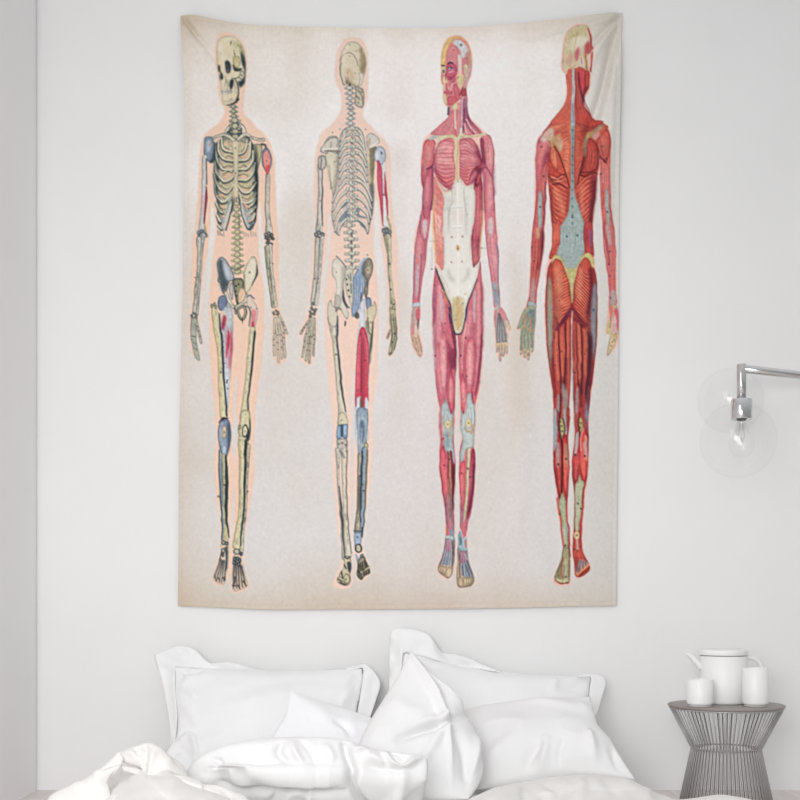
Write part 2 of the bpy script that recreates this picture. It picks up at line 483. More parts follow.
RIB = [A1(195, 150, 200, 250, 235, 310, 340, 348), A1(150, 190, 150, 310, 190, 410, 240, 455, 350, 478), A1(115, 330, 130, 460, 180, 550, 225, 592, 350, 598),
       A1(100, 480, 115, 620, 180, 720, 240, 762, 330, 726, 362, 690), A1(92, 640, 104, 740) + B1(150, 96, 190, 148, 268, 186, 330, 120, 366, 60), B1(98, 60, 118, 210, 180, 300, 240, 310, 300, 262, 332, 216),
       B1(112, 320, 168, 436, 210, 470), B1(122, 500, 176, 596), B1(146, 640, 184, 696),
       A1(440, 372, 520, 335, 552, 260, 562, 175), A1(430, 470, 540, 455, 600, 370, 612, 200), A1(436, 600, 560, 588, 632, 480, 645, 330), A1(440, 742, 560, 742, 650, 640, 675, 500),
       B1(440, 84, 500, 172, 580, 178, 640, 112, 690, 40), B1(452, 180, 490, 312, 570, 326, 650, 280, 692, 180), B1(585, 380, 640, 340, 690, 270), B1(590, 480, 640, 440, 682, 380), B1(600, 600, 640, 560, 680, 480)]
for q in RIB:
    line([(x + .2, y + 1.5) for x, y in q], 2.6, TEAL, .8)
for q in (A1(225, 430, 285, 378, 345, 408), A1(225, 540, 290, 520, 345, 530), A1(225, 640, 290, 600, 340, 620), A1(240, 250, 300, 280, 330, 320), A1(450, 340, 530, 250, 590, 230), A1(440, 560, 510, 520, 590, 560), A1(450, 660, 520, 640, 600, 690), B1(190, 60, 270, 110, 340, 60), B1(210, 220, 270, 260, 330, 190), B1(190, 380, 240, 400, 270, 370), B1(470, 60, 560, 100, 630, 60), B1(500, 230, 580, 250, 640, 180)):
    line([(x, y + 1.0) for x, y in q], 2.8, (96, 104, 84), .6)
    line(q, 2.0, (206, 198, 150), .9)
for q in (A1(110, 230, 130, 200, 130, 300), A1(140, 330, 170, 420, 150, 420), A1(130, 520, 180, 590, 140, 580), A1(120, 690, 170, 760, 130, 760), B1(112, 100, 150, 170, 120, 150), A1(620, 230, 660, 300, 650, 480, 620, 520), A1(650, 420, 690, 520, 680, 680, 650, 600), A1(680, 640, 716, 660, 712, 800, 684, 790), B1(640, 40, 700, 40, 690, 130, 640, 170), B1(688, 100, 712, 60, 700, 500, 660, 620, 690, 300)):
    fill(q, (36, 64, 74), .85, fe=.25)
line(B1(336, 226, 312, 330, 282, 460, 262, 590, 236, 692), [3, 4, 4.6, 4, 2.6], (206, 202, 186), 1); line(B1(352, 250, 338, 420, 290, 590, 255, 715), [.8, 1.4, 1.4, 2], TEAL, .75); line(B1(300, 340, 262, 480, 222, 560), 1, (120, 130, 130), .7)
line(B1(470, 330, 500, 480, 550, 640, 580, 690), [3, 3.4, 3, 2], (200, 198, 190), 1); line(B1(446, 240, 470, 420, 520, 600, 580, 712, 640, 640), [1, 1, 1.2, 2, 1.6], TEAL, .85)
for i, q in enumerate(RIB):
    limb(q, [1.5, 1.9, 1.9, 1.6], (226, 216, 184), (240, 232, 208), (196, 188, 146), (92, 96, 84), .5)
for q in (B1(220, 520, 240, 530), B1(215, 640, 230, 655), B1(200, 370, 240, 390), B1(560, 490, 600, 500), B1(590, 600, 640, 570), B1(520, 350, 590, 390), B1(160, 220, 230, 230)):
    line(q, 2.0, (232, 182, 150), .9)
for q in (B1(440, 520, 450, 560, 445, 700), B1(365, 350, 350, 440, 330, 470), B1(410, 260, 405, 360)):
    line(q, 1.3, (70, 84, 76), .75)
# breastbone
fill(T1(346, 145, 370, 138, 394, 145, 390, 260, 386, 380, 394, 470, 388, 515, 372, 522, 358, 512, 354, 460, 362, 380, 354, 260), (222, 208, 170), 1, edge=(150, 142, 106), er=1.2, ea=.6)
dots(T1(370, 190, 372, 355), .7)
# first ribs and collar bones
line(T1(296, 95, 318, 50, 350, 28, 400, 28, 430, 55, 440, 100), 2.0, INK, .6)
line(T1(298, 95, 320, 53, 350, 32), 1.4, BONEL, 1); line(T1(400, 32, 428, 58, 437, 98), 1.4, BONEL, 1)
fill(T1(322, 60, 345, 50, 350, 110, 330, 95), TEAL, .7); fill(T1(392, 60, 415, 55, 408, 100, 388, 110), TEAL, .7)
vertebrae(T1(366, 5, 368, 60, 370, 110), 4, [6.5, 7], 5.5, (196, 190, 148), TEAL, 1.2)
bone(T1(356, 130, 300, 98, 262, 108, 208, 128), [3.4, 3.0, 2.2, 2.8], ow=.7)
bone(T1(392, 128, 430, 96, 478, 118, 520, 132, 556, 136), [3.4, 3.2, 2.2, 2.4, 3], ow=.7)
# shoulder blades, upper arms
fill(T1(490, 170, 545, 170, 548, 210, 530, 300, 518, 340, 508, 280), (200, 188, 140), 1, edge=INK, er=1, ea=.7)
fill(T1(222, 160, 235, 160, 232, 270, 205, 290, 196, 272), TEAL, .95)
fill(T1(166, 122, 210, 112, 226, 150, 222, 220, 205, 270, 186, 278, 162, 240, 158, 180), BLUE, 1, edge=(84, 104, 124), er=1.5, ea=.7)
fill(T1(175, 150, 205, 140, 200, 200, 180, 215), (186, 196, 205), .7, fe=.6); ell(T1(205, 165)[0], 1.4, 1.2, (190, 150, 100), .8)
limb(T1(166, 250, 160, 380, 158, 520, 150, 640, 142, 735), [4.4, 3.6, 3.6, 4, 5], (206, 206, 202), (226, 220, 212), (150, 158, 160), (120, 120, 122), .6)
line(T1(176, 260, 178, 360, 180, 430), [1.2, 1.2], (80, 84, 90), .8)
fill(T1(178, 440, 184, 500, 178, 580, 166, 690, 158, 690, 162, 600, 168, 500), (140, 44, 74), .95, edge=(96, 30, 52), er=.8, ea=.6)
fill(T1(140, 500, 156, 500, 155, 600, 142, 640), (214, 152, 156), .6, fe=.8)
fill(T1(556, 200, 585, 188, 608, 230, 610, 300, 596, 345, 584, 372, 570, 345, 548, 300, 546, 240), (112, 130, 152), 1, edge=(70, 84, 100), er=.8, ea=.6)
fill(T1(562, 220, 585, 205, 600, 245, 602, 295, 588, 340, 572, 330, 558, 290, 556, 250), (228, 150, 138), 1, fe=.3)
fill(T1(572, 310, 600, 305, 592, 345, 582, 376, 572, 345), (222, 80, 84), .95, fe=.3)
line(T1(545, 165, 570, 172, 575, 185), 2.2, INK, .75)
dots(T1(577, 275, 586, 560), .7)
bone(T1(586, 372, 584, 480, 583, 600, 590, 690, 594, 745), [3.6, 3.4, 3.6, 4.6, 6.5], (212, 204, 186), (232, 226, 210), (150, 150, 140))
# elbows, forearms
for c in T1(126, 752, 145, 742, 165, 748, 130, 778, 155, 782, 172, 772): ell(c, 2.0, 2.2, (122, 140, 158), .95, edge=INK, er=.8, ea=.8)
line(T1(166, 700, 174, 745), 2, (206, 180, 120), .9)
for c in T1(572, 768, 592, 760, 612, 770): ell(c, 1.9, 2.0, (150, 150, 142), 1, edge=INK, er=.8, ea=.9)
for c in P1(575, 55, 600, 45, 618, 60, 585, 88, 606, 100, 590, 70): ell(c, 2.0, 1.8, (140, 142, 136), 1, edge=(52, 58, 62), er=.9, ea=.9)
bone(P1(150, 40, 142, 120, 136, 240, 124, 400, 110, 560), [5.5, 4, 2.8, 2.6, 3.4], (176, 178, 172), (205, 200, 190), (98, 110, 118))
bone(P1(126, 60, 128, 160, 120, 300, 108, 420, 96, 555), [4, 2.6, 2.4, 2.8, 3.2], (204, 196, 176), (220, 212, 196), (140, 142, 136))
dots(P1(124, 318, 100, 320), .6)
bone(P1(600, 110, 606, 220, 622, 380, 636, 505), [3.8, 2.8, 2.6, 4.2], (216, 208, 186), (230, 224, 206), (150, 148, 134))
bone(P1(580, 120, 588, 260, 604, 400, 622, 510), [4, 2.6, 2.2, 3], (196, 186, 146), (216, 208, 180), (120, 122, 112))
dots(P1(590, 258, 620, 226, 612, 30), .7)
# hands
def hand(wrist, fingers, col, ink, w=1.7, carp=6, cr=5.0):
    for q in fingers:
        line(q, w + .8, ink, .75)
    for q in fingers:
        line(q, w, col, 1)
        p = spl(q)
        for t in (.42, .68, .86):
            c = p[int(t * (len(p) - 1))]
            ell(c, w * .52, .5, ink, .8)
    for i in range(carp):
        a = i * 2.4
        ell((wrist[0] + math.cos(a) * cr * .5, wrist[1] + math.sin(a) * cr * .42), 1.35, 1.2, col, 1, edge=ink, er=.7, ea=.95)
fill(P1(80, 560, 112, 560, 118, 620, 108, 690, 76, 690, 72, 620), (196, 192, 172), .9, edge=INK, er=1, ea=.5)
hand(P1(94, 575)[0], [P1(88, 600, 80, 700) + K1(82, 130, 108, 250), P1(94, 600, 92, 700) + K1(92, 150, 118, 258), P1(98, 600, 102, 700) + K1(104, 160, 126, 262), P1(104, 600, 122, 660, 142, 752)], (172, 176, 160), (70, 84, 84), 1.9)
hand(P1(640, 555)[0], [P1(632, 590, 632, 680) + K1(626, 130, 630, 235), P1(642, 590, 648, 690) + K1(650, 150, 658, 282), P1(652, 590, 668, 690) + K1(676, 140, 680, 258), P1(660, 590, 688, 680) + K1(692, 120, 702, 248), P1(662, 570, 690, 630, 712, 690)], (214, 196, 172), (74, 80, 78), 1.6)
dots(P1(690, 632, 645, 560), .7)
# lower back
vertebrae(T1(378, 560, 380, 680, 382, 800) + P1(384, 130, 384, 210, 385, 280), 13, [5.6, 6.4, 6.6], [4.6, 5.2], (208, 200, 152), (92, 96, 74), [0.3, 1.4, 1.6])
for k in range(12):
    x = 250 + k * 8 if k < 6 else 424 + (k - 6) * 16
    line(T1(x, 735 + (k * 37) % 30, x + 4, 772 + (k * 53) % 26), [.5, 1.2, .4], INK, .7)
# pelvis
fill(P1(248, 215, 272, 182, 300, 192, 330, 235, 358, 290, 362, 335, 330, 348, 312, 400, 286, 425, 268, 362, 250, 345, 258, 300, 247, 260), (168, 178, 186), 1, edge=INK, er=1, ea=.8)
fill(P1(252, 220, 275, 195, 288, 230, 300, 300, 330, 350, 300, 405, 284, 415, 262, 340, 256, 270), (66, 84, 92), .85, fe=1.2)
fill(P1(290, 215, 325, 260, 345, 310, 320, 340, 300, 280), (198, 202, 212), .9, fe=1)
fill(P1(498, 176, 516, 220, 513, 290, 492, 350, 468, 400, 440, 432, 430, 380, 424, 320, 428, 275, 452, 215, 474, 184), (226, 215, 188), 1, edge=(120, 116, 98), er=1.2, ea=.7)
line(P1(516, 230, 512, 295, 480, 372), [.6, 2.2, .8], (56, 76, 88), .9); line(P1(430, 300, 430, 370, 442, 430), 1.4, (150, 140, 96), .8)
dots(P1(464, 283), 1.0)
fill(P1(352, 332, 385, 322, 420, 332, 428, 400, 402, 470, 384, 510, 368, 440, 358, 380), (150, 148, 112), 1, edge=(52, 62, 62), er=1.6, ea=.9)
dots(P1(376, 375, 372, 410, 380, 440, 392, 365), .9, (30, 36, 38), .9)
fill(P1(395, 420, 420, 390, 430, 430, 415, 490, 392, 490), (232, 196, 168), .9); fill(P1(330, 380, 352, 350, 358, 420, 350, 470, 332, 430), (196, 190, 190), .9, edge=(70, 84, 110), er=1, ea=.8)
bone(P1(305, 420, 325, 470, 350, 508, 378, 520), [3.2, 3, 3, 4], (224, 216, 190)); bone(P1(448, 440, 430, 480, 402, 500, 378, 520), [3, 2.6, 3, 4], (224, 216, 190))
line(P1(388, 525, 425, 512, 440, 550, 420, 596, 398, 578, 386, 540), 3, (84, 90, 80), .9); line(P1(388, 525, 425, 514, 438, 550, 420, 592, 400, 575, 390, 540), 1.4, (176, 172, 138), .9)
line(P1(366, 520, 372, 560), 2, (90, 100, 104), .8); line(P1(416, 590, 418, 628), [1.4, .3], INK, .7)
line(P1(345, 255, 385, 268, 428, 235), 1.8, (110, 112, 90), .7)
# thighs
fill(P1(262, 450, 300, 436, 318, 480, 300, 520, 268, 540, 252, 500), (120, 142, 172), 1, edge=(60, 78, 110), er=1.2, ea=.7)
fill(P1(285, 530, 320, 505, 350, 545, 356, 640, 352, 790) + K1(350, 200, 336, 380, 322, 560, 318, 645, 306, 590, 292, 400, 280, 200) + P1(270, 700, 272, 600), (196, 202, 208), 1, fe=.4, edge=(120, 134, 150), er=1.2, ea=.6)
fill(P1(270, 560, 300, 540, 318, 600, 300, 660, 280, 640), (232, 200, 180), .8, fe=.6)
fill(P1(292, 570, 312, 590, 300, 640, 284, 668, 278, 640), (168, 44, 80), .9, fe=.7)
fill(K1(284, 20, 300, 20, 292, 70, 284, 60), (150, 40, 80), .7, fe=.5)
fill(K1(322, 70, 336, 110, 328, 180, 312, 256, 304, 220, 312, 150), (214, 62, 82), .95, fe=.4)
fill(K1(342, 60, 352, 160, 346, 250, 334, 336, 324, 290, 334, 180), (206, 92, 112), .9, fe=.6)
fib(K1(296, 10, 302, 160, 300, 330), K1(345, 10, 346, 180, 336, 400), 9, .7, (150, 40, 70), .5)
fib(K1(286, 100, 296, 300, 308, 560), K1(340, 200, 330, 400, 320, 600), 6, .8, (228, 232, 236), .7)
line(K1(316, 400, 312, 420), 1.4, INK, .8); dots(K1(288, 150, 292, 185, 298, 290, 318, 458), .7)
bone(P1(228, 515, 238, 600, 256, 720) + K1(268, 200, 276, 360, 284, 520, 292, 640), [4, 6, 6, 5, 5.2, 6.2, 7], (220, 207, 160), (232, 222, 186), (196, 182, 124), (110, 106, 76))
line(P1(262, 560, 272, 680) + K1(280, 120, 292, 360, 304, 520, 314, 640), [1.2, 2.2, 2.4, 1.6, 1.8], (46, 64, 82), .9)
for c in P1(214, 508, 232, 498, 240, 516): ell(c, 1.4, 2.2, (180, 172, 140), 1, edge=INK, er=.8, ea=.8)
dots(K1(274, 350, 454, 358), 1.0)
fill(P1(448, 440, 476, 432, 486, 470, 512, 500, 520, 545, 512, 610, 494, 680, 474, 676, 478, 600, 470, 540, 446, 500), (226, 206, 190), 1, edge=(128, 120, 124), er=1, ea=.7)
fill(P1(476, 540, 506, 540, 502, 610, 492, 676, 476, 676, 480, 600), (214, 120, 128), .8, fe=.8); fill(P1(480, 620, 494, 620, 490, 676, 478, 674), (180, 30, 64), .9, fe=.5)
line(P1(446, 446, 470, 436, 488, 452), 1.4, (84, 104, 140), .8); dots(P1(474, 518, 512, 526, 496, 455), .7)
line(P1(440, 510, 460, 520, 470, 560, 462, 640), 1.6, (84, 92, 104), .7)
bone(P1(488, 690) + K1(484, 70, 470, 220, 454, 400, 440, 540, 428, 650), [5, 5.2, 5, 5, 6, 8.5], (222, 211, 172), (234, 226, 196), (204, 190, 136), (90, 92, 74))
line(P1(502, 680) + K1(498, 90, 488, 220, 466, 440, 452, 560, 462, 660), [1.0, 2.4, 2.2, 1.2, 1.4], (46, 64, 70), .9)
# knees and shins
fill(S1(222, 92, 258, 60, 284, 80, 298, 140, 298, 220, 282, 300, 268, 345, 240, 330, 215, 280, 204, 190, 208, 130), (130, 150, 178), 1, edge=(58, 74, 98), er=1.5, ea=.8)
fib(S1(218, 120, 212, 200, 226, 290), S1(288, 120, 292, 210, 272, 310), 6, .9, (190, 202, 214), .7)
line(S1(214, 92, 240, 62, 276, 60), [1.4, 2.2, 1], (40, 48, 58), .9); ell(S1(252, 160)[0], 2.6, 6.6, (216, 198, 160), 1, edge=(120, 100, 70), er=1, ea=.7); dots(S1(252, 162), .8)
ell(S1(250, 292)[0], 2, 4, (190, 204, 222), .9); fill(S1(270, 110, 296, 120, 296, 230, 280, 280), (70, 90, 116), .6, fe=.7)
bone(S1(246, 335, 246, 480, 246, 640, 250, 800) + F1(254, 170, 260, 275), [4, 4, 3.8, 3.8, 4, 5.5], (206, 194, 138), (220, 212, 172), (150, 146, 100), (80, 96, 96))
line(S1(264, 335, 268, 480, 264, 640, 264, 760) + F1(270, 170, 284, 270), [2, 3.4, 3.2, 2.8, 2.2, 1.0], (40, 66, 72), .95)
line(S1(220, 300, 222, 480, 230, 650, 238, 800) + F1(244, 160, 236, 290), [1.2, 2.2, 2.2, 1.8, 1.6, 1.4], (130, 164, 190), .95)
line(S1(212, 290, 214, 480, 224, 650, 232, 800) + F1(236, 160, 232, 290), [1, 1.2, 1.2, 1], (44, 62, 72), .85)
dots(S1(210, 630, 250, 545, 420, 592, 376, 525), 1.1, (84, 82, 78), .8)
fill(S1(378, 10, 432, 5, 442, 90, 436, 190, 408, 220, 362, 190, 348, 140, 362, 80), (216, 205, 158), 1, edge=(86, 88, 70), er=1.4, ea=.7)
fill(S1(432, 60, 442, 120, 436, 215, 405, 235, 418, 170, 430, 130), (46, 62, 70), .9, fe=.4)
ell(S1(402, 152)[0], 3.2, 6.6, (40, 54, 58), 1); ell(S1(401, 152)[0], 2.2, 5.4, (220, 208, 172), 1); dots(S1(403, 155), .7)
ell(S1(362, 125)[0], 1.5, 2.6, (170, 160, 112), .9, edge=INK, er=.8, ea=.7)
fill(S1(358, 190, 410, 210, 430, 250, 405, 320, 372, 310, 360, 260), (218, 207, 166), 1, edge=(96, 96, 78), er=1, ea=.6)
bone(S1(376, 240, 380, 400, 374, 560, 368, 760) + F1(358, 180, 338, 335), [6.5, 4.6, 4.4, 4.2, 4.4, 7], (220, 208, 162), (230, 222, 184), (190, 178, 124), (96, 96, 76))
bone(S1(426, 262, 420, 400, 412, 560, 400, 760) + F1(388, 180, 372, 380), [3.6, 1.8, 1.7, 1.7, 2, 3.4], (206, 196, 160), (226, 216, 186), (150, 148, 120), (52, 70, 74))
line(S1(400, 300, 402, 420, 394, 600, 388, 760) + F1(380, 180, 366, 330), [2.0, 2.2, 1.8, 1.8, 1.2], (40, 62, 70), .95); line(S1(410, 225, 402, 330), 3, (40, 54, 58), .9)
# feet
fill(F1(232, 292, 278, 296, 286, 380, 280, 470, 266, 540, 258, 600, 236, 616, 196, 606, 168, 570, 180, 520, 206, 450, 222, 390), (222, 196, 170), 1, edge=(140, 128, 116), er=1, ea=.5)
for q in ([226, 430, 176, 560], [234, 440, 192, 590], [242, 440, 210, 600], [252, 440, 228, 606], [264, 450, 248, 596], [236, 360, 214, 440], [272, 340, 268, 500], [180, 540, 190, 590], [244, 570, 258, 560], [206, 560, 214, 590]):
    line(F1(*q), [1.3, .8], (56, 66, 74), .8)
for c, r in ((F1(246, 310)[0], 2.6), (F1(268, 316)[0], 2.2), (F1(244, 370)[0], 2.8), (F1(262, 356)[0], 2.0), (F1(240, 400)[0], 2)):
    ell(c, r * .8, r, (176, 176, 158), 1, edge=(38, 52, 62), er=1, ea=.95)
line(F1(270, 380, 266, 480, 262, 512), [2.4, 1.6, 1.0], (56, 84, 104), .9); line(F1(246, 566, 254, 580), 2, (50, 70, 96), .8)
fill(F1(318, 400, 368, 396, 380, 470, 398, 540, 422, 615, 400, 645, 372, 655, 325, 662, 308, 600, 310, 480), (218, 190, 164), 1, edge=(140, 128, 116), er=1, ea=.5)
for q in ([322, 480, 318, 640], [336, 480, 342, 640], [350, 480, 362, 645], [362, 470, 384, 636], [372, 480, 404, 620], [312, 620, 336, 625], [352, 622, 366, 650], [388, 590, 412, 625], [330, 560, 326, 610]):
    line(F1(*q), [1.4, .9], (50, 60, 68), .85)
ell(F1(340, 376)[0], 3.4, 3.0, (196, 190, 168), 1, edge=(40, 54, 62), er=1, ea=.9); ell(F1(372, 392)[0], 1.8, 2.2, (90, 100, 116), 1, edge=INK, er=.8, ea=.8)
for c in F1(326, 430, 346, 428, 362, 440, 334, 462, 356, 468, 322, 455): ell(c, 1.7, 2.3, (150, 164, 172), 1, edge=(28, 46, 62), er=.9, ea=1)
# skull
fill(H1(272, 270, 266, 190, 284, 118, 330, 90, 392, 92, 440, 132, 466, 190, 478, 262, 478, 340, 472, 425, 445, 456, 428, 480, 430, 540, 402, 562, 348, 588, 316, 580, 306, 520, 298, 440, 284, 400, 278, 330), (227, 213, 182), 1, edge=(150, 140, 112), er=1.2, ea=.5)
fill(H1(370, 100, 420, 120, 452, 180, 462, 240, 430, 215, 405, 180), (206, 200, 142), .9, fe=1.2)
fill(H1(440, 200, 466, 230, 478, 300, 474, 400, 468, 430, 440, 458, 428, 440, 424, 415, 446, 408, 466, 380, 466, 320, 448, 280), (48, 66, 76), .95, fe=.5)
fill(H1(388, 236, 410, 228, 432, 240, 440, 280, 424, 316, 400, 318, 386, 280), (206, 194, 140), 1, edge=(120, 112, 76), er=1, ea=.6)
fill(H1(382, 290, 410, 320, 452, 318, 440, 340, 405, 342, 390, 330), (50, 64, 66), .9, fe=.3)
line(H1(368, 378, 395, 385, 425, 368, 462, 342), [2.6, 2.2, 1.8, 2.4], (226, 214, 182), 1); line(H1(380, 395, 415, 392, 440, 372), 1, (70, 76, 72), .8)
fill(H1(440, 345, 466, 340, 468, 385, 446, 402, 428, 390), (206, 198, 166), 1, edge=(64, 72, 74), er=1, ea=.6); dots(H1(448, 372), .9)
fill(H1(330, 272, 352, 266, 366, 285, 372, 320, 366, 350, 348, 358, 334, 335), (58, 72, 84), 1, fe=.25); ell(H1(350, 340)[0], 1.2, 1.6, (140, 140, 130), .7)
fill(H1(280, 300, 292, 298, 296, 330, 290, 352, 282, 338), (66, 76, 80), 1, fe=.2)
fill(H1(300, 352, 314, 366, 316, 395, 302, 404, 292, 388), (56, 66, 74), 1, fe=.2); line(H1(296, 340, 306, 365), 1, (120, 112, 96), .8)
fill(H1(366, 408, 390, 404, 388, 448, 372, 474, 360, 440), (46, 58, 62), .95, fe=.3)
line(H1(400, 395, 420, 440, 426, 500, 414, 545), [1.2, 1.4, 1.2, 2.4], (60, 66, 62), .8); line(H1(345, 590, 400, 565, 424, 545), [1, 2.4], (48, 60, 62), .85)
fill(H1(304, 474, 345, 472, 380, 480, 376, 498, 345, 508, 310, 505), (214, 211, 200), 1, edge=(140, 134, 116), er=.8, ea=.6); line(H1(306, 490, 345, 490, 378, 488), .7, (110, 108, 104), .8)
for x in range(312, 376, 9): line(H1(x, 476, x, 503), .4, (120, 116, 110), .6)
line(H1(334, 400, 330, 440, 322, 465), .9, (140, 130, 104), .7); line(H1(345, 415, 352, 450), 1, (150, 140, 112), .7)
dots(H1(374, 138, 372, 542, 395, 215, 300, 215), .6); line(H1(390, 190, 398, 225), .8, (100, 96, 70), .7); line(H1(375, 130, 372, 150), .8, (60, 60, 50), .7)

for p_, w_, c_, a_ in ((H1(300, 150, 300, 220, 320, 250), 5, (238, 226, 200), .6), (H1(320, 430, 335, 550), 3, (238, 228, 202), .5), (H1(400, 400, 410, 500), 1.6, (150, 140, 104), .5), (H1(430, 150, 455, 210), 2, (150, 146, 96), .5), (T1(262, 240, 250, 420, 262, 600), 2.4, (50, 76, 84), .4), (T1(500, 220, 505, 420, 496, 600), 2.4, (40, 66, 74), .45),
                       (P1(470, 200, 490, 240, 470, 330), 3, (238, 230, 206), .6), (P1(300, 470, 320, 520), 2, (90, 110, 130), .4), (S1(385, 100, 385, 20), 2, (236, 226, 190), .5)):
    soft(p_, w_, c_, a_)

for p_, w_, c_, a_ in ((H1(345, 300, 350, 345), 4.2, (96, 96, 92), .35), (H1(285, 310, 288, 345), 2.6, (110, 104, 96), .35), (H1(305, 370, 300, 400), 2.4, (110, 104, 96), .35), (H1(330, 375, 345, 420, 350, 470), 1.6, (170, 154, 120), .5), (H1(276, 200, 282, 260), 1.8, (200, 180, 140), .5), (H1(440, 160, 462, 230), 2.2, (140, 140, 100), .5), (H1(330, 560, 400, 550), 2.2, (170, 156, 120), .45), (H1(330, 120, 370, 105, 410, 115), 2.0, (246, 238, 214), .6),
                       (T1(244, 160, 236, 260, 230, 380, 240, 500), 2.2, (44, 66, 74), .45), (T1(505, 180, 514, 300, 516, 420, 510, 560), 2.6, (36, 60, 70), .5), (T1(300, 130, 330, 125), 2, (60, 80, 84), .5), (T1(410, 140, 440, 150), 2, (60, 80, 84), .5), (T1(320, 560, 350, 530), 2, (70, 84, 80), .5)):
    soft(p_, w_, c_, a_, .7)
# ================================================================== second figure: skeleton from behind
H2, T2, P2, K2, S2, F2 = Z(300, 25, 110), Z(295, 120, 120), Z(295, 230, 120), Z(295, 320, 120), Z(310, 410, 110), Z(310, 500, 110)
A2, B2 = Z(326, 128, 56), Z(326, 180, 56)
halo2 = (H2(390, 92, 320, 110, 275, 190, 252, 330, 262, 430, 292, 490, 300, 620, 250, 700, 150, 790)
         + T2(160, 130, 132, 230, 126, 400, 126, 560, 132, 700) + P2(128, 30, 106, 200, 98, 380, 90, 500, 60, 590, 22, 690) + K2(20, 90, 45, 110, 34, 250, 60, 292, 100, 310, 128, 260, 145, 110)
         + P2(150, 600, 158, 480, 180, 300, 205, 180, 216, 60) + T2(218, 720, 222, 620, 232, 640, 236, 720) + P2(238, 40, 226, 170, 210, 330, 198, 480) + K2(196, 60, 206, 250, 226, 460, 244, 640)
         + S2(160, 60, 168, 180, 160, 420, 180, 640) + F2(192, 120, 220, 330, 232, 430, 195, 530, 170, 600, 180, 640, 262, 650, 312, 610, 305, 500, 305, 410, 300, 300, 296, 120)
         + S2(300, 640, 298, 440, 290, 250, 305, 60) + K2(368, 600, 378, 420, 382, 330, 388, 420, 390, 600) + S2(330, 60, 325, 250, 310, 450, 316, 640)
         + F2(322, 80, 315, 250, 316, 380, 330, 500, 345, 570, 370, 590, 442, 545, 440, 500, 402, 400, 386, 300, 400, 100)
         + S2(425, 660, 446, 480, 456, 300, 452, 100) + K2(520, 600, 546, 380, 556, 150) + P2(560, 560, 558, 420, 545, 300, 528, 150) + T2(528, 720, 532, 560, 545, 540, 562, 640)
         + P2(570, 60, 590, 220, 615, 400, 618, 560, 600, 720) + K2(600, 130, 630, 140, 612, 230, 630, 248, 670, 200, 688, 100) + P2(695, 600, 692, 420, 690, 250, 684, 80)
         + T2(662, 700, 645, 520, 640, 330, 630, 200, 595, 130, 530, 70) + H2(580, 790, 470, 690, 460, 620, 490, 540, 496, 420, 498, 300, 488, 180, 450, 110))
fill(halo2, (244, 212, 195), .95, fe=.5, edge=(241, 206, 188), er=2.5, ea=.3)
GB, GBL, GBD, GI = (220, 211, 194), (234, 228, 216), (168, 158, 140), (98, 100, 102)
def gbone(pts, w, cm=GB, cl=GBL, cr=GBD, ol=GI, ow=.65, a=1):
    limb(pts, w, cm, cl, cr, ol, ow, a)
    ticks(pts, w, ol, a)
# skull from behind
fill(H2(400, 440, 430, 455, 460, 470, 468, 520, 462, 590, 440, 605, 405, 588, 396, 560, 402, 500), (206, 196, 166), 1, edge=(96, 100, 96), er=1.2, ea=.8)
dots(H2(425, 568, 450, 490), .8, (70, 76, 76)); line(H2(420, 470, 450, 520, 460, 580), 1, (96, 96, 84), .7); line(H2(410, 520, 430, 540), 1.4, (80, 84, 84), .6)
fill(H2(392, 122, 340, 140, 300, 210, 286, 300, 296, 370, 312, 440, 345, 440, 366, 432, 400, 452, 436, 440, 455, 400, 476, 340, 480, 260, 462, 190, 430, 140), (228, 212, 182), 1, edge=(140, 134, 118), er=1.2, ea=.6)
fill(H2(440, 170, 462, 210, 474, 280, 466, 345, 440, 352, 430, 300, 436, 230), (168, 152, 108), .8, fe=1)
fill(H2(330, 330, 366, 320, 396, 380, 360, 440, 332, 420), (214, 186, 146), .7, fe=1.2)
line(H2(292, 262, 312, 222, 360, 204, 392, 222, 414, 268, 420, 300), .8, (110, 104, 84), .8); line(H2(300, 280, 290, 330, 310, 420, 318, 440), .8, (80, 96, 116), .8)
fill(H2(428, 352, 458, 352, 460, 400, 448, 440, 425, 452, 436, 400), (224, 216, 200), 1, edge=(110, 112, 112), er=.8, ea=.6)
line(H2(330, 380, 345, 430, 350, 380), .9, (130, 120, 100), .7); dots(H2(330, 180, 408, 188, 332, 278, 362, 228, 402, 356, 346, 350, 362, 150), .6, (110, 100, 90))
ell(H2(364, 437)[0], 1.3, 1.0, (40, 48, 56), .9)
# neck
vertebrae(H2(362, 460, 364, 560, 372, 640, 366, 720, 372, 790), 10, [7, 5, 5.6, 7], [4.2, 4.6], (222, 216, 204), (94, 104, 114), [1.0, .6, 1.2])
dots(H2(360, 475, 366, 562, 366, 612, 372, 665), .6, (60, 72, 84))
# chest cavity
fill(A2(260, 10, 200, 120, 180, 300, 165, 560, 150, 760) + B2(90, 240, 80, 400, 90, 580, 130, 740, 170, 780, 230, 660, 320, 560, 400, 600, 470, 610, 560, 720, 600, 780, 640, 640, 680, 360, 682, 150, 640, 20) + A2(590, 480, 560, 200, 500, 20, 380, -20),
     (238, 206, 188), 1, edge=(110, 118, 126), er=2.5, ea=.7)
for q in (B2(190, 400, 250, 330, 320, 290, 310, 350, 240, 400), B2(180, 600, 240, 500, 320, 440, 340, 560, 250, 600), B2(430, 420, 480, 430, 470, 500, 560, 530, 580, 560, 430, 520), B2(470, 600, 540, 640, 550, 680, 500, 660), B2(540, 380, 590, 390, 580, 410)):
    fill(q, (120, 138, 160), .9, fe=.25)
fill(B2(620, 80, 684, 60, 682, 340, 650, 560, 620, 640, 630, 400), (104, 108, 108), .75, fe=.5)
ribs2 = []
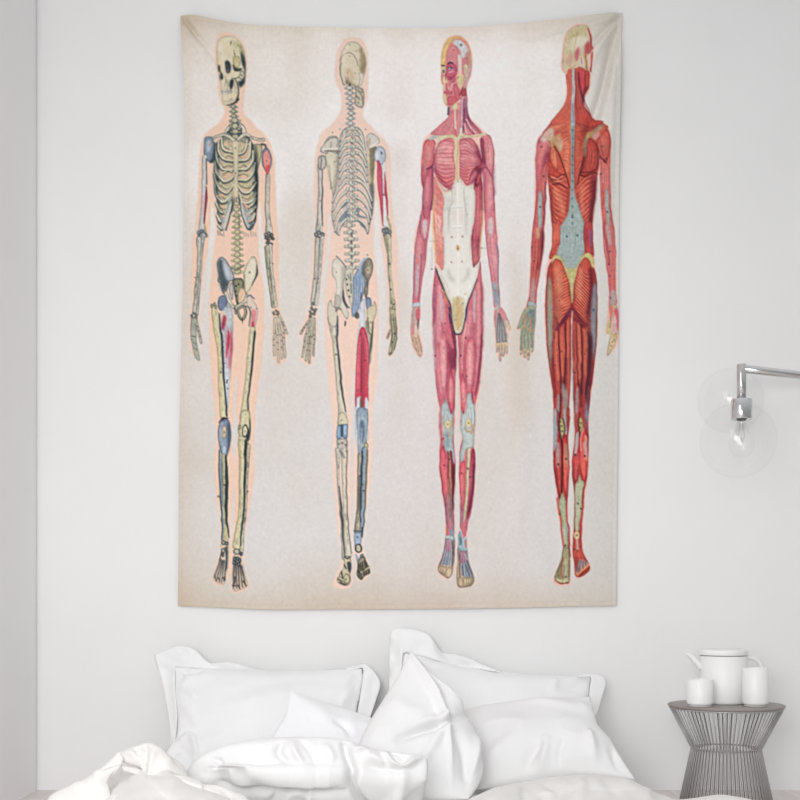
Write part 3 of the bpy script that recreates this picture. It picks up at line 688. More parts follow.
for i, (y, o) in enumerate(((0, 40), (70, 30), (155, 18), (240, 12), (330, 10), (440, 8), (540, 0), (650, 0))):
    ribs2.append(A2(310, y + 30, 258, y + 55, 215 + o, y + 105, 190 + o * .6, y + 170))
    ribs2.append(A2(436, y + 20, 500 - o * .4, y + 60, 556 - o, y + 130, 590 - o * 1.2, y + 215))
for i, (y, xe) in enumerate(((10, 90), (140, 96), (275, 110), (400, 130), (540, 180))):
    ribs2.append(B2(318, y, 240, y + 60, 160 + i * 6, y + 150, xe, y + (290 if i < 3 else 320 if i == 3 else 230)))
for i, (y, xe) in enumerate(((0, 660), (110, 655), (245, 645), (370, 620), (555, 590))):
    ribs2.append(B2(430, y, 510, y + 40, 590, y + 130, xe, y + (300 if i < 3 else 240 if i == 3 else 190)))
for q in ribs2:
    line([(x, y + 1.3) for x, y in q], 2.0, (100, 110, 120), .75)
for q in ribs2:
    limb(q, [1.8, 2.0, 1.7, 1.2], (226, 220, 202), (238, 234, 222), (190, 182, 158), (110, 116, 118), .5)
for y in range(0, 760, 95):
    line(A2(350, y, 372, y + 40), 1.5, (92, 104, 118), .6)
vertebrae(A2(378, 10, 384, 300, 372, 560) + B2(370, 60, 374, 320, 376, 560), 16, [5.4, 5.6, 5.6], [5.4, 6.2], (224, 218, 200), (116, 124, 128), [2.4, 2.2, 1.4])
line(A2(380, 0, 376, 600) + B2(380, 120, 384, 560), 1.2, (206, 196, 164), .9)
for y in range(20, 1400, 62):
    f_ = A2 if y < 740 else B2; yy = y if y < 740 else y - 743
    line(f_(372, yy, 382, yy + 26), .9, (84, 98, 112), .7)
# shoulder blades
fill(A2(0, 330, 160, 320, 178, 360, 160, 640, 150, 800) + B2(60, 130, 60, 40) + A2(20, 600, -10, 420), (220, 210, 184), 1, edge=(120, 116, 100), er=1.0, ea=.55)
fill(T2(185, 170, 225, 115, 280, 110, 292, 140, 285, 190, 288, 230, 232, 210, 212, 226, 168, 212, 172, 182), (216, 208, 196), 1, edge=(104, 106, 106), er=1.2, ea=.75)
line(T2(190, 192, 240, 196, 284, 190), 2, (232, 226, 210), 1); line(T2(200, 206, 250, 206, 284, 212), 1.4, (110, 98, 78), .75); line(T2(200, 150, 240, 122, 280, 120), 1.2, (120, 122, 122), .7)
line(T2(240, 150, 238, 180), 2, (170, 156, 130), .6); line(T2(228, 300, 246, 460, 252, 500), .8, (130, 126, 110), .7); dots(T2(252, 85, 300, 62, 262, 280, 472, 65), .6)
fill(T2(478, 112, 500, 105, 498, 190, 545, 180, 532, 270, 520, 420, 494, 432, 492, 330, 482, 200), (176, 158, 118), 1, edge=(100, 92, 74), er=1, ea=.7)
fill(T2(500, 200, 540, 190, 530, 300, 515, 400, 505, 300), (132, 122, 96), .7, fe=.8); line(T2(486, 150, 492, 300, 498, 425), 1.3, (222, 206, 170), .9)
fill(T2(478, 110, 510, 90, 555, 118, 566, 150, 540, 168, 500, 188, 480, 170), (220, 214, 206), 1, edge=(116, 114, 112), er=1.1, ea=.7); line(T2(498, 186, 530, 168, 556, 146), 1.6, (236, 230, 218), 1)
fill(T2(486, 130, 504, 125, 500, 175, 486, 168), (198, 172, 128), .8)
# arms
gbone(T2(168, 300, 168, 420, 164, 540, 158, 660, 160, 740), [5, 3.8, 3.6, 4.4, 6.2], (216, 208, 194), (232, 226, 214), (140, 140, 140))
line(T2(180, 320, 182, 480, 178, 600, 184, 700), [.8, 1.6, 1.8, 1], (84, 92, 102), .8); line(T2(164, 540, 176, 530), .8, GI, .8)
fill(T2(150, 260, 165, 235, 195, 236, 208, 262, 205, 310, 182, 332, 158, 320), (208, 200, 184), 1, edge=(86, 94, 102), er=1.2, ea=.8); line(T2(176, 245, 172, 320), 1.2, (90, 100, 110), .7)
limb(T2(575, 260, 592, 340, 596, 480, 598, 620, 606, 700), [6, 5, 3.4, 4, 5.5], (224, 222, 222), (238, 236, 236), (170, 170, 176), (150, 140, 146), .5)
fill(T2(530, 220, 545, 185, 572, 176, 600, 200, 608, 245, 596, 280, 575, 300, 545, 280, 528, 255), (188, 198, 212), 1, edge=(120, 134, 154), er=1.3, ea=.7); fill(T2(540, 230, 560, 210, 560, 270, 545, 265), (224, 226, 230), .9, fe=.5); ell(T2(578, 222)[0], .8, 1.6, (60, 80, 110), .9)
fill(T2(548, 280, 562, 276, 580, 330, 586, 430, 586, 490, 592, 620, 590, 710, 582, 690, 572, 600, 556, 480, 548, 380), (196, 74, 100), 1, edge=(150, 44, 72), er=.9, ea=.5)
fill(T2(600, 340, 606, 400, 618, 520, 622, 640, 618, 680, 612, 600, 600, 520, 596, 440), (186, 56, 84), .95, edge=(140, 36, 66), er=.8, ea=.5)
fib(T2(552, 300, 556, 400, 572, 560), T2(572, 300, 582, 420, 588, 600), 4, .6, (232, 140, 150), .7); dots(T2(592, 500), .9)
fill(T2(588, 520, 602, 515, 608, 600, 602, 700, 590, 700, 590, 600), (232, 230, 232), .95, fe=.3)
for c in T2(140, 762, 160, 748, 182, 758, 150, 785, 176, 788): ell(c, 2.1, 2.1, (150, 156, 160), 1, edge=(60, 70, 80), er=.9, ea=.85)
for c in T2(590, 735, 610, 728, 630, 735, 600, 755, 622, 758): ell(c, 1.9, 2.0, (148, 164, 178), 1, edge=(70, 84, 96), er=.9, ea=.8)
line(T2(616, 650, 630, 700, 634, 740), 2.4, (190, 172, 126), .9)
for c in P2(140, 30, 160, 15, 182, 28, 146, 60): ell(c, 2.2, 2.4, (156, 158, 156), 1, edge=(60, 70, 80), er=1, ea=.85)
gbone(P2(176, 50, 168, 180, 158, 320, 140, 490), [4.2, 3, 2.8, 4], (206, 200, 186), (222, 216, 202), (112, 120, 128)); gbone(P2(146, 60, 140, 200, 130, 340, 114, 495), [3.6, 2.8, 2.6, 3.4], (216, 208, 188), (228, 222, 206), (140, 138, 126))
dots(P2(130, 324, 154, 322), .8)
for c in P2(592, 10, 612, 5, 630, 14, 600, 35, 628, 38): ell(c, 2.0, 2.0, (170, 174, 168), 1, edge=(80, 92, 100), er=1, ea=.85)
gbone(P2(616, 50, 628, 160, 630, 260, 640, 380, 650, 480), [6.5, 4.2, 2.8, 3, 4.4], (206, 194, 154), (222, 212, 180), (148, 140, 112))
line(P2(612, 60, 622, 160, 626, 260), 1, (130, 124, 100), .7); dots(P2(628, 224, 638, 396), .9, (50, 56, 56), .9)
hand(P2(115, 545)[0], [P2(106, 580, 70, 640, 40, 690), P2(112, 590, 80, 680) + K2(64, 140, 50, 246), P2(116, 590, 96, 700) + K2(84, 160, 74, 270), P2(122, 590, 110, 700) + K2(102, 160, 96, 284), P2(130, 590, 126, 690) + K2(128, 130, 122, 236)], (186, 178, 152), (78, 82, 78), 1.7, 7)
for c in P2(120, 490, 108, 520, 138, 530, 126, 560, 100, 575): ell(c, 1.6, 1.6, (150, 152, 144), 1, edge=INK, er=.8, ea=.9)
fill(P2(634, 470, 668, 470, 672, 540, 682, 640, 680, 700) + K2(684, 120, 668, 190, 640, 236, 622, 234, 626, 190, 640, 110) + P2(630, 600), (196, 188, 150), .95, edge=(90, 94, 84), er=1.1, ea=.6)
for q in (P2(640, 560, 646, 640, 650, 720), P2(656, 560, 662, 650) + K2(664, 110, 640, 225), P2(670, 580, 674, 680) + K2(674, 130, 660, 200), K2(650, 90, 640, 180), P2(640, 490, 664, 500), P2(636, 520, 668, 528)):
    line(q, .9, (80, 86, 76), .8)
dots(P2(645, 480, 660, 490, 650, 510, 658, 600, 664, 690) + K2(664, 90, 652, 150, 634, 225), .9, (60, 68, 62)); hand(P2(636, 640)[0], [K2(632, 70, 618, 120)], (190, 170, 140), (80, 80, 74), 1.5, 0)
# loins and pelvis
vertebrae(T2(360, 700, 372, 790) + P2(378, 90, 380, 180, 382, 250), 7, [6.2, 7, 7], [6.0, 6.4], (216, 208, 186), (94, 102, 106), [1.6, 2.6, 2.4])
for y in (20, 70, 118, 168, 215): line(P2(374, y, 380, y + 26), 1.5, (74, 86, 94), .7); ell(P2(392, y + 22)[0], 1.2, 1.4, (232, 226, 208), .9)
fill(P2(248, 222, 268, 190, 300, 196, 328, 232, 335, 290, 328, 360, 330, 430, 345, 520, 360, 560, 345, 598, 318, 560, 296, 516, 268, 520, 262, 450, 276, 400, 272, 340, 246, 296), (222, 213, 194), 1, edge=(110, 112, 110), er=1.1, ea=.65)
fill(P2(270, 440, 300, 440, 310, 480, 290, 520, 262, 505), (190, 184, 172), .9, edge=GI, er=.8, ea=.6); line(P2(322, 400, 324, 460, 345, 510, 362, 520), [1, 2.8, 2.2, 1], (76, 90, 106), .9); dots(P2(278, 282, 278, 178, 484, 168), .7)
line(P2(280, 180, 300, 196, 340, 250), 1, (90, 100, 106), .7)
fill(P2(332, 270, 385, 262, 392, 330, 388, 440, 380, 585, 372, 520, 345, 420, 336, 340), (214, 206, 184), 1, edge=(110, 112, 108), er=1, ea=.6)
for p_ in P2(345, 330, 352, 365, 358, 402, 364, 445): ell(p_, .8, 1.1, (60, 72, 80), .95)
for q in (P2(370, 290, 372, 340), P2(374, 360, 376, 420), P2(350, 300, 360, 320)): line(q, 1.6, (90, 100, 104), .6)
fill(P2(400, 300, 440, 215, 470, 190, 448, 270, 470, 350, 460, 420, 440, 470, 420, 540, 390, 580, 378, 540, 390, 440, 386, 340), (150, 176, 206), 1, edge=(92, 116, 150), er=1.2, ea=.7)
fib(P2(400, 320, 396, 440, 390, 560), P2(462, 330, 450, 420, 425, 540), 8, .9, (206, 216, 228), .8); fib(P2(410, 300, 400, 420, 396, 560), P2(440, 300, 450, 420, 425, 540), 5, .8, (70, 96, 136), .7)
fill(P2(452, 240, 480, 190, 508, 195, 520, 240, 512, 290, 492, 350, 486, 420, 470, 460, 460, 400, 476, 340, 450, 290), (160, 148, 128), 1, edge=(92, 90, 86), er=1.4, ea=.8)
fill(P2(456, 240, 476, 215, 470, 290, 490, 350, 480, 380, 462, 320), (108, 104, 98), .7, fe=.6); ell(P2(488, 268)[0], 2.6, 4, (206, 184, 150), .7, fe=.6); dots(P2(484, 268), .7)
line(P2(426, 260, 450, 210, 484, 185), 1.2, (190, 206, 222), 1)
fill(P2(398, 560, 415, 545, 430, 570, 420, 590, 402, 585), (110, 106, 100), 1, edge=INK, er=.8, ea=.6); line(P2(440, 420, 438, 470, 442, 500), 1.4, (80, 96, 120), .7)
fill(P2(470, 460, 500, 455, 512, 500, 498, 540, 480, 535), (132, 160, 190), 1, edge=(72, 92, 124), er=1.2, ea=.8)
line(P2(335, 612, 333, 640), [1.8, 1], INK, .8); dots(P2(333, 630), 1)
# thighs
gbone(P2(248, 590, 262, 700) + K2(268, 150, 280, 300, 296, 460, 312, 600, 316, 690), [9, 6, 5, 4.6, 5, 7, 10], (222, 212, 186), (234, 226, 206), (178, 168, 140))
line(P2(284, 600, 282, 700) + K2(280, 130, 296, 300, 312, 460, 336, 610), [1.4, 2.4, 1.8, 2.2, 2.2, 1.2], (66, 82, 96), .9)
fill(P2(218, 500, 238, 468, 250, 500, 272, 520, 286, 560, 284, 620, 262, 650, 232, 630, 218, 580), (220, 210, 186), 1, edge=(104, 108, 108), er=1.1, ea=.65); line(P2(276, 540, 290, 520, 304, 530), 2, GI, .7); line(P2(284, 580, 280, 640), 2, (90, 100, 108), .7)
dots(K2(274, 230, 300, 660), .9)
gbone(P2(498, 620, 494, 720) + K2(498, 60, 500, 170, 494, 280), [8, 6, 5, 4, 3], (212, 198, 158), (226, 214, 180), (150, 136, 104))
line(P2(520, 600, 512, 720) + K2(512, 100, 498, 220, 492, 300), [1, 1.6, 2.2, 2, 1], (76, 80, 74), .85); line(P2(486, 580, 490, 680), 2, (96, 98, 96), .6)
fill(P2(486, 520, 520, 500, 530, 475, 545, 510, 540, 570, 516, 620, 486, 610, 478, 560), (218, 204, 170), 1, edge=(108, 102, 84), er=1.1, ea=.65); dots(P2(486, 590, 498, 690), .8)
fill(P2(432, 500, 460, 460, 468, 520, 466, 640) + K2(478, 80, 490, 130, 494, 300, 490, 520, 486, 700, 486, 800, 408, 800, 402, 500, 414, 130) + P2(428, 640), (212, 216, 224), 1, fe=.3, edge=(150, 160, 174), er=1.2, ea=.6)
fill(K2(436, 60, 458, 50, 478, 90, 488, 150, 494, 280, 490, 420, 490, 540, 474, 520, 468, 660, 452, 660, 442, 520, 420, 520, 412, 580, 402, 560, 402, 420, 408, 280, 418, 140), (204, 68, 90), 1, edge=(156, 40, 64), er=1.2, ea=.6)
fib(K2(440, 70, 412, 250, 406, 560), K2(462, 60, 490, 250, 488, 540), 12, .8, (232, 138, 148), .6); fib(K2(440, 90, 430, 280, 436, 600), K2(462, 90, 478, 300, 464, 640), 7, .9, (140, 32, 56), .7)
line(K2(440, 90, 442, 300, 440, 480), 1.2, (120, 40, 60), .6); dots(K2(466, 270, 420, 470), 1.1, (90, 30, 44), .85)
fill(K2(436, 520, 452, 560, 460, 660, 440, 690, 428, 640), (112, 100, 78), .95, fe=.4); fill(K2(412, 540, 426, 530, 432, 640, 428, 760, 410, 790), (216, 220, 228), 1, fe=.3); fill(K2(466, 540, 484, 530, 488, 660, 482, 780, 468, 740), (216, 220, 228), 1, fe=.3)
# knees, shins
fill(S2(205, 60, 218, 20, 250, 20, 276, 80, 270, 110, 230, 108, 205, 110), (222, 210, 178), 1, edge=(110, 108, 92), er=.9, ea=.6); line(S2(215, 85, 235, 70), .8, GI, .6)
fill(S2(198, 120, 225, 108, 272, 104, 275, 150, 268, 205, 232, 195, 215, 214, 194, 200), (128, 172, 208), 1, edge=(48, 82, 120), er=1.1, ea=.85); fill(S2(222, 112, 240, 112, 242, 180, 228, 190), (70, 74, 80), .85, fe=.3); fill(S2(248, 115, 268, 120, 262, 180, 246, 170), (170, 204, 230), .8, fe=.4); fill(S2(200, 130, 216, 124, 214, 180, 202, 188), (160, 196, 224), .8, fe=.4)
fill(S2(196, 216, 232, 205, 268, 212, 270, 270, 262, 300, 240, 310, 205, 290), (202, 194, 180), 1, edge=(74, 88, 108), er=1.2, ea=.8); ell(S2(235, 238)[0], 1.6, 1.5, (196, 160, 120), .9); dots(S2(232, 244, 208, 560, 252, 568, 210, 250, 258, 256), .9)
gbone(S2(248, 300, 250, 440, 254, 600, 258, 760) + F2(262, 170, 272, 400), [6.5, 4.6, 4.2, 4, 3.8, 7], (220, 208, 182), (232, 222, 200), (176, 164, 136)); gbone(S2(200, 290, 204, 440, 210, 580, 226, 740) + F2(236, 170, 246, 420), [3.6, 2, 2, 2.2, 2.2, 3.6], (214, 204, 184), (228, 220, 204), (140, 138, 132))
line(S2(212, 560, 228, 720) + F2(238, 180, 250, 400), [1, 2.2, 2, 1.2], (60, 74, 82), .85); line(S2(268, 300, 266, 500, 270, 700) + F2(284, 220, 300, 390), 1, (88, 96, 98), .8); line(S2(232, 310, 245, 345), 2.4, (96, 110, 132), .7)
fill(S2(340, 0, 420, 0, 420, 120, 412, 220, 418, 280, 380, 330, 352, 330, 345, 200), (150, 168, 184), 1, edge=(90, 110, 130), er=1.3, ea=.7)
fib(S2(345, 20, 346, 180, 355, 320), S2(418, 20, 414, 180, 390, 300), 9, .9, (204, 214, 222), .7); fib(S2(362, 90, 362, 180, 372, 240), S2(400, 90, 400, 170, 384, 260), 6, 1.0, (62, 96, 132), .75)
fill(S2(364, 80, 388, 80, 392, 130, 372, 130), (80, 110, 140), .7, fe=.5)
fill(S2(396, 240, 415, 235, 424, 262, 412, 285, 398, 275), (206, 190, 140), 1, edge=(80, 80, 64), er=.9, ea=.7)
gbone(S2(364, 330, 362, 470, 358, 620, 352, 760) + F2(348, 150, 346, 230), [4.6, 4.2, 4.2, 4, 4.4, 6.5], (196, 184, 158), (214, 204, 180), (110, 104, 92)); line(S2(358, 480, 356, 640, 350, 760), [.8, 2.2, 1.2], (92, 88, 78), .7)
limb(S2(396, 290, 392, 440, 386, 600, 378, 760) + F2(374, 160, 372, 250), [5.4, 4.6, 4.2, 3.6, 3, 2], (146, 172, 204), (170, 192, 216), (96, 116, 140), (54, 70, 84), .7)
line(S2(380, 300, 374, 440, 370, 600, 366, 760) + F2(366, 160), [1.6, 1.8, 1.4, 1.2], (54, 64, 72), .85); line(S2(412, 290, 406, 450, 400, 600, 392, 760) + F2(386, 180, 380, 270), [2.2, 2, 1.8, 1.6, 1.6, 1.4], (150, 142, 104), .9); line(S2(420, 290, 412, 470, 402, 700) + F2(392, 150, 382, 270), .8, (52, 62, 66), .8)
dots(S2(364, 480, 382, 540, 392, 590), 1.0)
# feet
fill(F2(246, 410, 290, 412, 298, 470, 296, 540, 300, 590, 275, 625, 215, 612, 196, 580, 215, 545, 240, 500, 248, 460), (212, 200, 160), 1, edge=(76, 80, 74), er=1.1, ea=.7)
fill(F2(270, 450, 298, 460, 296, 530, 276, 510), (52, 66, 80), .85, fe=.4); ell(F2(270, 575)[0], 3.4, 5.4, (216, 204, 156), 1, edge=(70, 72, 62), er=1, ea=.8); ell(F2(228, 548)[0], 2.0, 3.0, (210, 198, 158), 1, edge=(84, 86, 76), er=.9, ea=.7)
for q in (F2(250, 410, 270, 425, 292, 412), F2(205, 575, 232, 590), F2(216, 600, 262, 620), F2(250, 470, 262, 500), F2(232, 520, 240, 570)): line(q, 1.4, (48, 60, 68), .85)
dots(F2(264, 580), .9)
fill(F2(324, 240, 370, 240, 376, 300, 365, 330, 330, 370, 322, 310), (164, 188, 214), 1, edge=(96, 120, 150), er=1.2, ea=.7); dots(F2(345, 270, 352, 362), .9); line(F2(322, 225, 372, 228), 1.6, (90, 98, 100), .8); line(F2(380, 200, 380, 270), 1.4, INK, .8)
ell(F2(354, 352)[0], 3.6, 4.6, (40, 52, 58), 1); ell(F2(353, 352)[0], 2.3, 3.4, (206, 194, 158), 1)
fill(F2(330, 390, 350, 420, 345, 470, 334, 440), (140, 172, 200), .95); fill(F2(362, 405, 385, 395, 388, 430, 368, 440), (130, 168, 200), 1, edge=(40, 60, 80), er=1, ea=.8)
fill(F2(352, 430, 392, 410, 412, 450, 436, 500, 436, 535, 400, 555, 374, 582, 345, 555, 340, 500), (164, 152, 124), 1, edge=(46, 52, 50), er=1.2, ea=.8)
for q in (F2(352, 470, 360, 560), F2(364, 460, 376, 570), F2(378, 450, 394, 548), F2(394, 440, 412, 540), F2(406, 450, 428, 528), F2(345, 520, 372, 530)): line(q, 1.5, (50, 54, 50), .75)
line(F2(372, 525, 410, 500, 432, 486), 2.0, (206, 194, 160), .95); line(F2(374, 520, 408, 495, 430, 480), .7, (70, 70, 62), .8)

for p_, w_, c_, a_ in ((H2(345, 160, 320, 220, 330, 300), 4, (240, 228, 204), .6), (H2(440, 180, 470, 260, 455, 340), 3, (140, 124, 88), .5), (H2(340, 420, 366, 425, 400, 440), 3, (120, 104, 80), .5), (T2(235, 260, 250, 400), 3, (236, 228, 208), .6), (T2(280, 240, 270, 380, 256, 480), 1.4, (120, 112, 94), .5),
                       (P2(262, 230, 290, 260, 290, 420), 4, (236, 230, 216), .6), (P2(315, 250, 322, 330, 312, 440), 2, (130, 128, 118), .45), (K2(440, 110, 428, 280, 420, 480), 2.2, (236, 140, 150), .5), (K2(470, 130, 476, 300, 474, 460), 2.0, (232, 124, 136), .45), (K2(452, 120, 450, 330, 446, 560), 1.6, (130, 30, 50), .5), (P2(440, 560, 445, 640), 2.4, (236, 238, 242), .7)):
    soft(p_, w_, c_, a_)
# ================================================================== third figure: muscles from the front
H3, T3, P3, K3, S3, F3 = Z(405, 25, 110), Z(400, 120, 120), Z(400, 230, 120), Z(400, 320, 120), Z(410, 410, 110), Z(410, 500, 110)
RED, RLT, RDK, PINK = (204, 88, 104), (234, 158, 160), (128, 32, 62), (222, 130, 140)
FAS, FASD = (236, 232, 224), (188, 182, 170)
PLUM = (110, 40, 84)
def glow(p, col=(246, 190, 170)):                       # the warm rim printed round the figure
    fill(p, col, .8, fe=.6)
def muscle(p, col=RED, dk=RDK, er=1.0, ea=.7, a=1.0, **k):
    fill(p, col, a, edge=dk, er=er, ea=ea, **k)
# rims
torso3 = (H3(330, 600, 320, 660, 250, 730, 180, 790) + T3(160, 130, 142, 220, 140, 320, 140, 420, 150, 480, 132, 640, 100, 760) + P3(92, 120, 88, 280, 86, 400, 82, 520, 68, 640, 72, 700) + K3(80, 170, 105, 230, 138, 252, 152, 220, 148, 150, 130, 100, 128, 40)
          + P3(136, 560, 132, 480, 150, 330, 176, 200, 190, 60) + T3(206, 640, 214, 480, 222, 420, 222, 560, 215, 700) + P3(220, 60, 232, 240, 214, 400, 212, 560) + K3(212, 60, 222, 250, 240, 450, 262, 640)
          + S3(208, 60, 222, 180, 210, 380, 225, 560, 252, 740) + F3(258, 200, 250, 350, 205, 460, 200, 520, 250, 568, 285, 572, 318, 500, 326, 380, 322, 240, 322, 120)
          + S3(322, 740, 330, 480, 322, 300, 318, 180, 332, 60) + K3(366, 620, 374, 400, 376, 150, 384, 110, 390, 400, 394, 600) + S3(352, 40, 372, 200, 356, 400, 358, 560, 366, 740)
          + F3(360, 200, 345, 330, 338, 480, 335, 560, 348, 636, 420, 632, 465, 600, 462, 550, 420, 440, 412, 300, 430, 120)
          + S3(460, 640, 474, 420, 470, 250, 480, 100) + K3(502, 640, 528, 480, 550, 300, 556, 60) + P3(556, 420, 545, 300, 532, 200, 540, 60) + T3(560, 640, 556, 440, 566, 500, 580, 700)
          + P3(590, 150, 606, 300, 624, 460, 626, 600) + K3(632, 150, 640, 220, 665, 275, 690, 240, 718, 226, 716, 130, 740, 60) + P3(735, 650, 700, 560, 665, 480, 656, 330, 655, 160)
          + T3(650, 760, 636, 600, 626, 400, 630, 250, 615, 150, 570, 90, 500, 40) + H3(590, 790, 500, 700, 452, 630, 450, 520))
glow(torso3)
# arm at left
armL = T3(162, 150, 200, 130, 236, 150, 232, 260, 220, 340, 214, 480, 208, 600, 196, 720) + P3(186, 60, 172, 200, 150, 330, 134, 470, 132, 520, 88, 520, 84, 480, 92, 300, 94, 140) + T3(112, 760, 140, 620, 152, 480, 142, 400, 142, 280)
muscle(armL, (206, 96, 112))
muscle(T3(160, 165, 196, 132, 236, 150, 236, 240, 214, 310, 176, 350, 160, 420, 144, 400, 142, 280), (210, 92, 98), RDK, 1.2, .6)
fill(T3(165, 190, 200, 170, 200, 250, 165, 330), (226, 120, 116), .7, fe=1)
fib(T3(190, 145, 150, 240, 150, 400), T3(236, 160, 228, 250, 170, 380), 12, .7, (150, 50, 70), .6); fib(T3(180, 160, 146, 260, 148, 380), T3(220, 160, 200, 260, 160, 390), 6, .7, (238, 164, 160), .6)
muscle(T3(160, 420, 190, 340, 218, 320, 214, 420, 212, 520, 200, 620, 178, 680, 158, 640, 152, 520), (198, 80, 102), RDK, 1.2, .7); fib(T3(168, 400, 158, 540, 168, 660), T3(212, 340, 206, 520, 186, 660), 8, .8, (232, 146, 152), .6); fib(T3(168, 400, 158, 540, 168, 660), T3(212, 340, 206, 520, 186, 660), 8, .7, (136, 36, 66), .6)
line(T3(178, 330, 200, 322, 222, 300), 1.6, (90, 30, 70), .8); line(T3(222, 320, 218, 480, 210, 600), 1.2, (96, 34, 76), .7); line(T3(155, 430, 150, 540, 155, 640), 1.2, (110, 50, 90), .6); dots(T3(174, 556), 1.0, (90, 30, 50))
fill(T3(198, 118, 240, 98, 262, 102, 240, 125, 200, 138), (178, 186, 184), .9, fe=.3)
fill(T3(150, 690, 178, 665, 176, 760, 160, 790), (216, 210, 210), .9, fe=.5); line(T3(140, 640, 132, 760), 1.4, (96, 90, 120), .7)
fib(P3(112, 10, 104, 160, 100, 440), P3(180, 10, 164, 180, 128, 440), 14, .9, (150, 50, 76), .6); fib(P3(112, 10, 104, 160, 100, 440), P3(180, 10, 164, 180, 128, 440), 9, .9, (238, 176, 178), .6)
fill(P3(112, 250, 124, 240, 118, 420, 104, 430), (186, 196, 204), .8, fe=.4); line(P3(140, 160, 136, 320, 122, 470), 1.1, (120, 50, 90), .6); line(P3(118, 190, 118, 220), 1.6, (204, 70, 40), .8); line(P3(98, 160, 92, 320, 92, 460), 1.2, (120, 120, 140), .7)
fill(P3(86, 490, 128, 484, 134, 510, 90, 522), (198, 206, 212), 1, edge=(110, 140, 156), er=.7, ea=.7)
fill(P3(88, 522, 132, 515, 134, 580, 126, 640, 120, 690) + K3(132, 130, 150, 190, 146, 235, 130, 248, 105, 210, 84, 170, 72, 100) + P3(72, 620), (214, 176, 152), 1, edge=(130, 110, 108), er=1.1, ea=.6)
fill(P3(108, 530, 134, 525, 130, 600, 108, 600), (196, 70, 92), .95, fe=.4); fill(P3(86, 530, 104, 530, 92, 640, 74, 660, 76, 600), (176, 160, 164), .8, fe=.4); fill(P3(84, 630, 100, 640, 90, 700, 76, 690), (196, 90, 110), .7, fe=.4)
line(P3(122, 600, 116, 660), 1.8, (86, 80, 110), .8); fill(P3(98, 640, 116, 650, 112, 700, 96, 690), (224, 206, 190), .9, fe=.4)
for q in (K3(100, 120, 118, 180, 130, 240), K3(118, 120, 132, 170, 144, 215), K3(86, 130, 104, 190, 120, 236)): line(q, .7, (150, 130, 112), .7)
# arm at right
armR = T3(540, 120, 590, 100, 618, 160, 630, 250, 624, 380, 632, 540, 638, 700) + P3(650, 80, 658, 200, 656, 330, 666, 470, 664, 520, 630, 520, 616, 420, 600, 300, 582, 160, 572, 60) + T3(562, 640, 556, 480, 552, 360, 546, 250)
muscle(armR, (212, 108, 122)); fill(T3(585, 130, 610, 160, 620, 260, 600, 330, 585, 250), (226, 136, 142), .8, fe=1)
fib(T3(570, 120, 560, 280, 596, 370), T3(612, 150, 626, 260, 608, 370), 10, .7, (156, 54, 76), .55); fib(T3(570, 130, 580, 280, 600, 360), T3(605, 150, 616, 260, 606, 370), 5, .7, (240, 176, 176), .6)
line(T3(556, 290, 590, 340, 616, 390), 1.2, (110, 40, 76), .7); line(T3(568, 350, 566, 480, 568, 620), 1.2, (130, 50, 84), .6); line(T3(612, 350, 626, 480, 626, 600), 1.1, (110, 60, 100), .6); fill(T3(590, 400, 612, 400, 610, 560, 592, 620), (230, 150, 156), .7, fe=.9)
fib(T3(560, 360, 562, 520, 572, 660), T3(612, 360, 624, 520, 618, 640), 9, .7, (170, 60, 88), .5); fill(T3(588, 680, 612, 650, 622, 720, 606, 790, 592, 760), (222, 208, 210), .9, fe=.6)
fib(P3(580, 20, 600, 200, 636, 420), P3(640, 20, 652, 200, 658, 420), 14, .8, (164, 60, 86), .6); fib(P3(580, 20, 600, 200, 636, 420), P3(640, 20, 652, 200, 658, 420), 9, .9, (240, 190, 190), .65)
fill(P3(612, 360, 640, 360, 656, 430, 664, 505, 640, 515, 624, 450), (170, 188, 194), .85, fe=.5); fib(P3(614, 340, 628, 430, 640, 510), P3(652, 340, 660, 430, 662, 510), 6, .8, (96, 130, 142), .6); line(P3(648, 100, 656, 240, 654, 360), 1, (90, 110, 130), .7)
for p_ in P3(616, 160, 632, 330, 624, 400, 640, 410): dots([p_], .8, (170, 40, 70))
fill(P3(632, 520, 668, 512, 680, 530, 640, 548), (226, 214, 204), 1, edge=(160, 140, 140), er=.7, ea=.6)
fill(P3(630, 540, 672, 516, 700, 550, 722, 610, 738, 655, 726, 668, 700, 630, 712, 700, 714, 750) + K3(720, 150, 718, 222, 704, 220, 700, 170, 696, 240, 682, 240, 680, 180, 676, 270, 662, 270, 660, 180, 650, 218, 640, 212, 640, 140) + P3(634, 660, 628, 600), (196, 176, 160), 1, sm=True, edge=(120, 112, 112), er=.8, ea=.6)
fill(P3(660, 525, 690, 540, 708, 600, 690, 610, 668, 570), (202, 84, 104), .95, fe=.3); fib(P3(664, 530, 680, 580, 700, 606), P3(680, 525, 700, 570, 712, 610), 5, .7, (236, 170, 166), .7); fill(P3(630, 545, 648, 550, 640, 640, 632, 640), (196, 90, 110), .85, fe=.4); fill(P3(705, 600, 735, 655, 726, 666, 700, 620), (226, 200, 168), .9, fe=.3)
fill(P3(645, 560, 665, 560, 705, 640, 710, 740, 645, 740, 640, 640), (158, 166, 170), .8, fe=.4)
for q in (P3(656, 560, 648, 660, 646, 740), P3(660, 560, 664, 660, 664, 745), P3(662, 560, 680, 660, 684, 745), P3(664, 560, 694, 650, 702, 740)): line(q, 1.0, (108, 86, 92), .75)
line(P3(645, 748, 680, 750, 710, 740), 1, (90, 84, 84), .8); fill(K3(640, 155, 714, 150, 716, 180, 640, 180), (214, 190, 158), .9, fe=.4)
for q in (K3(660, 165, 658, 215), K3(680, 165, 678, 240), K3(700, 165, 698, 230)): line(q, .8, (150, 126, 104), .8)
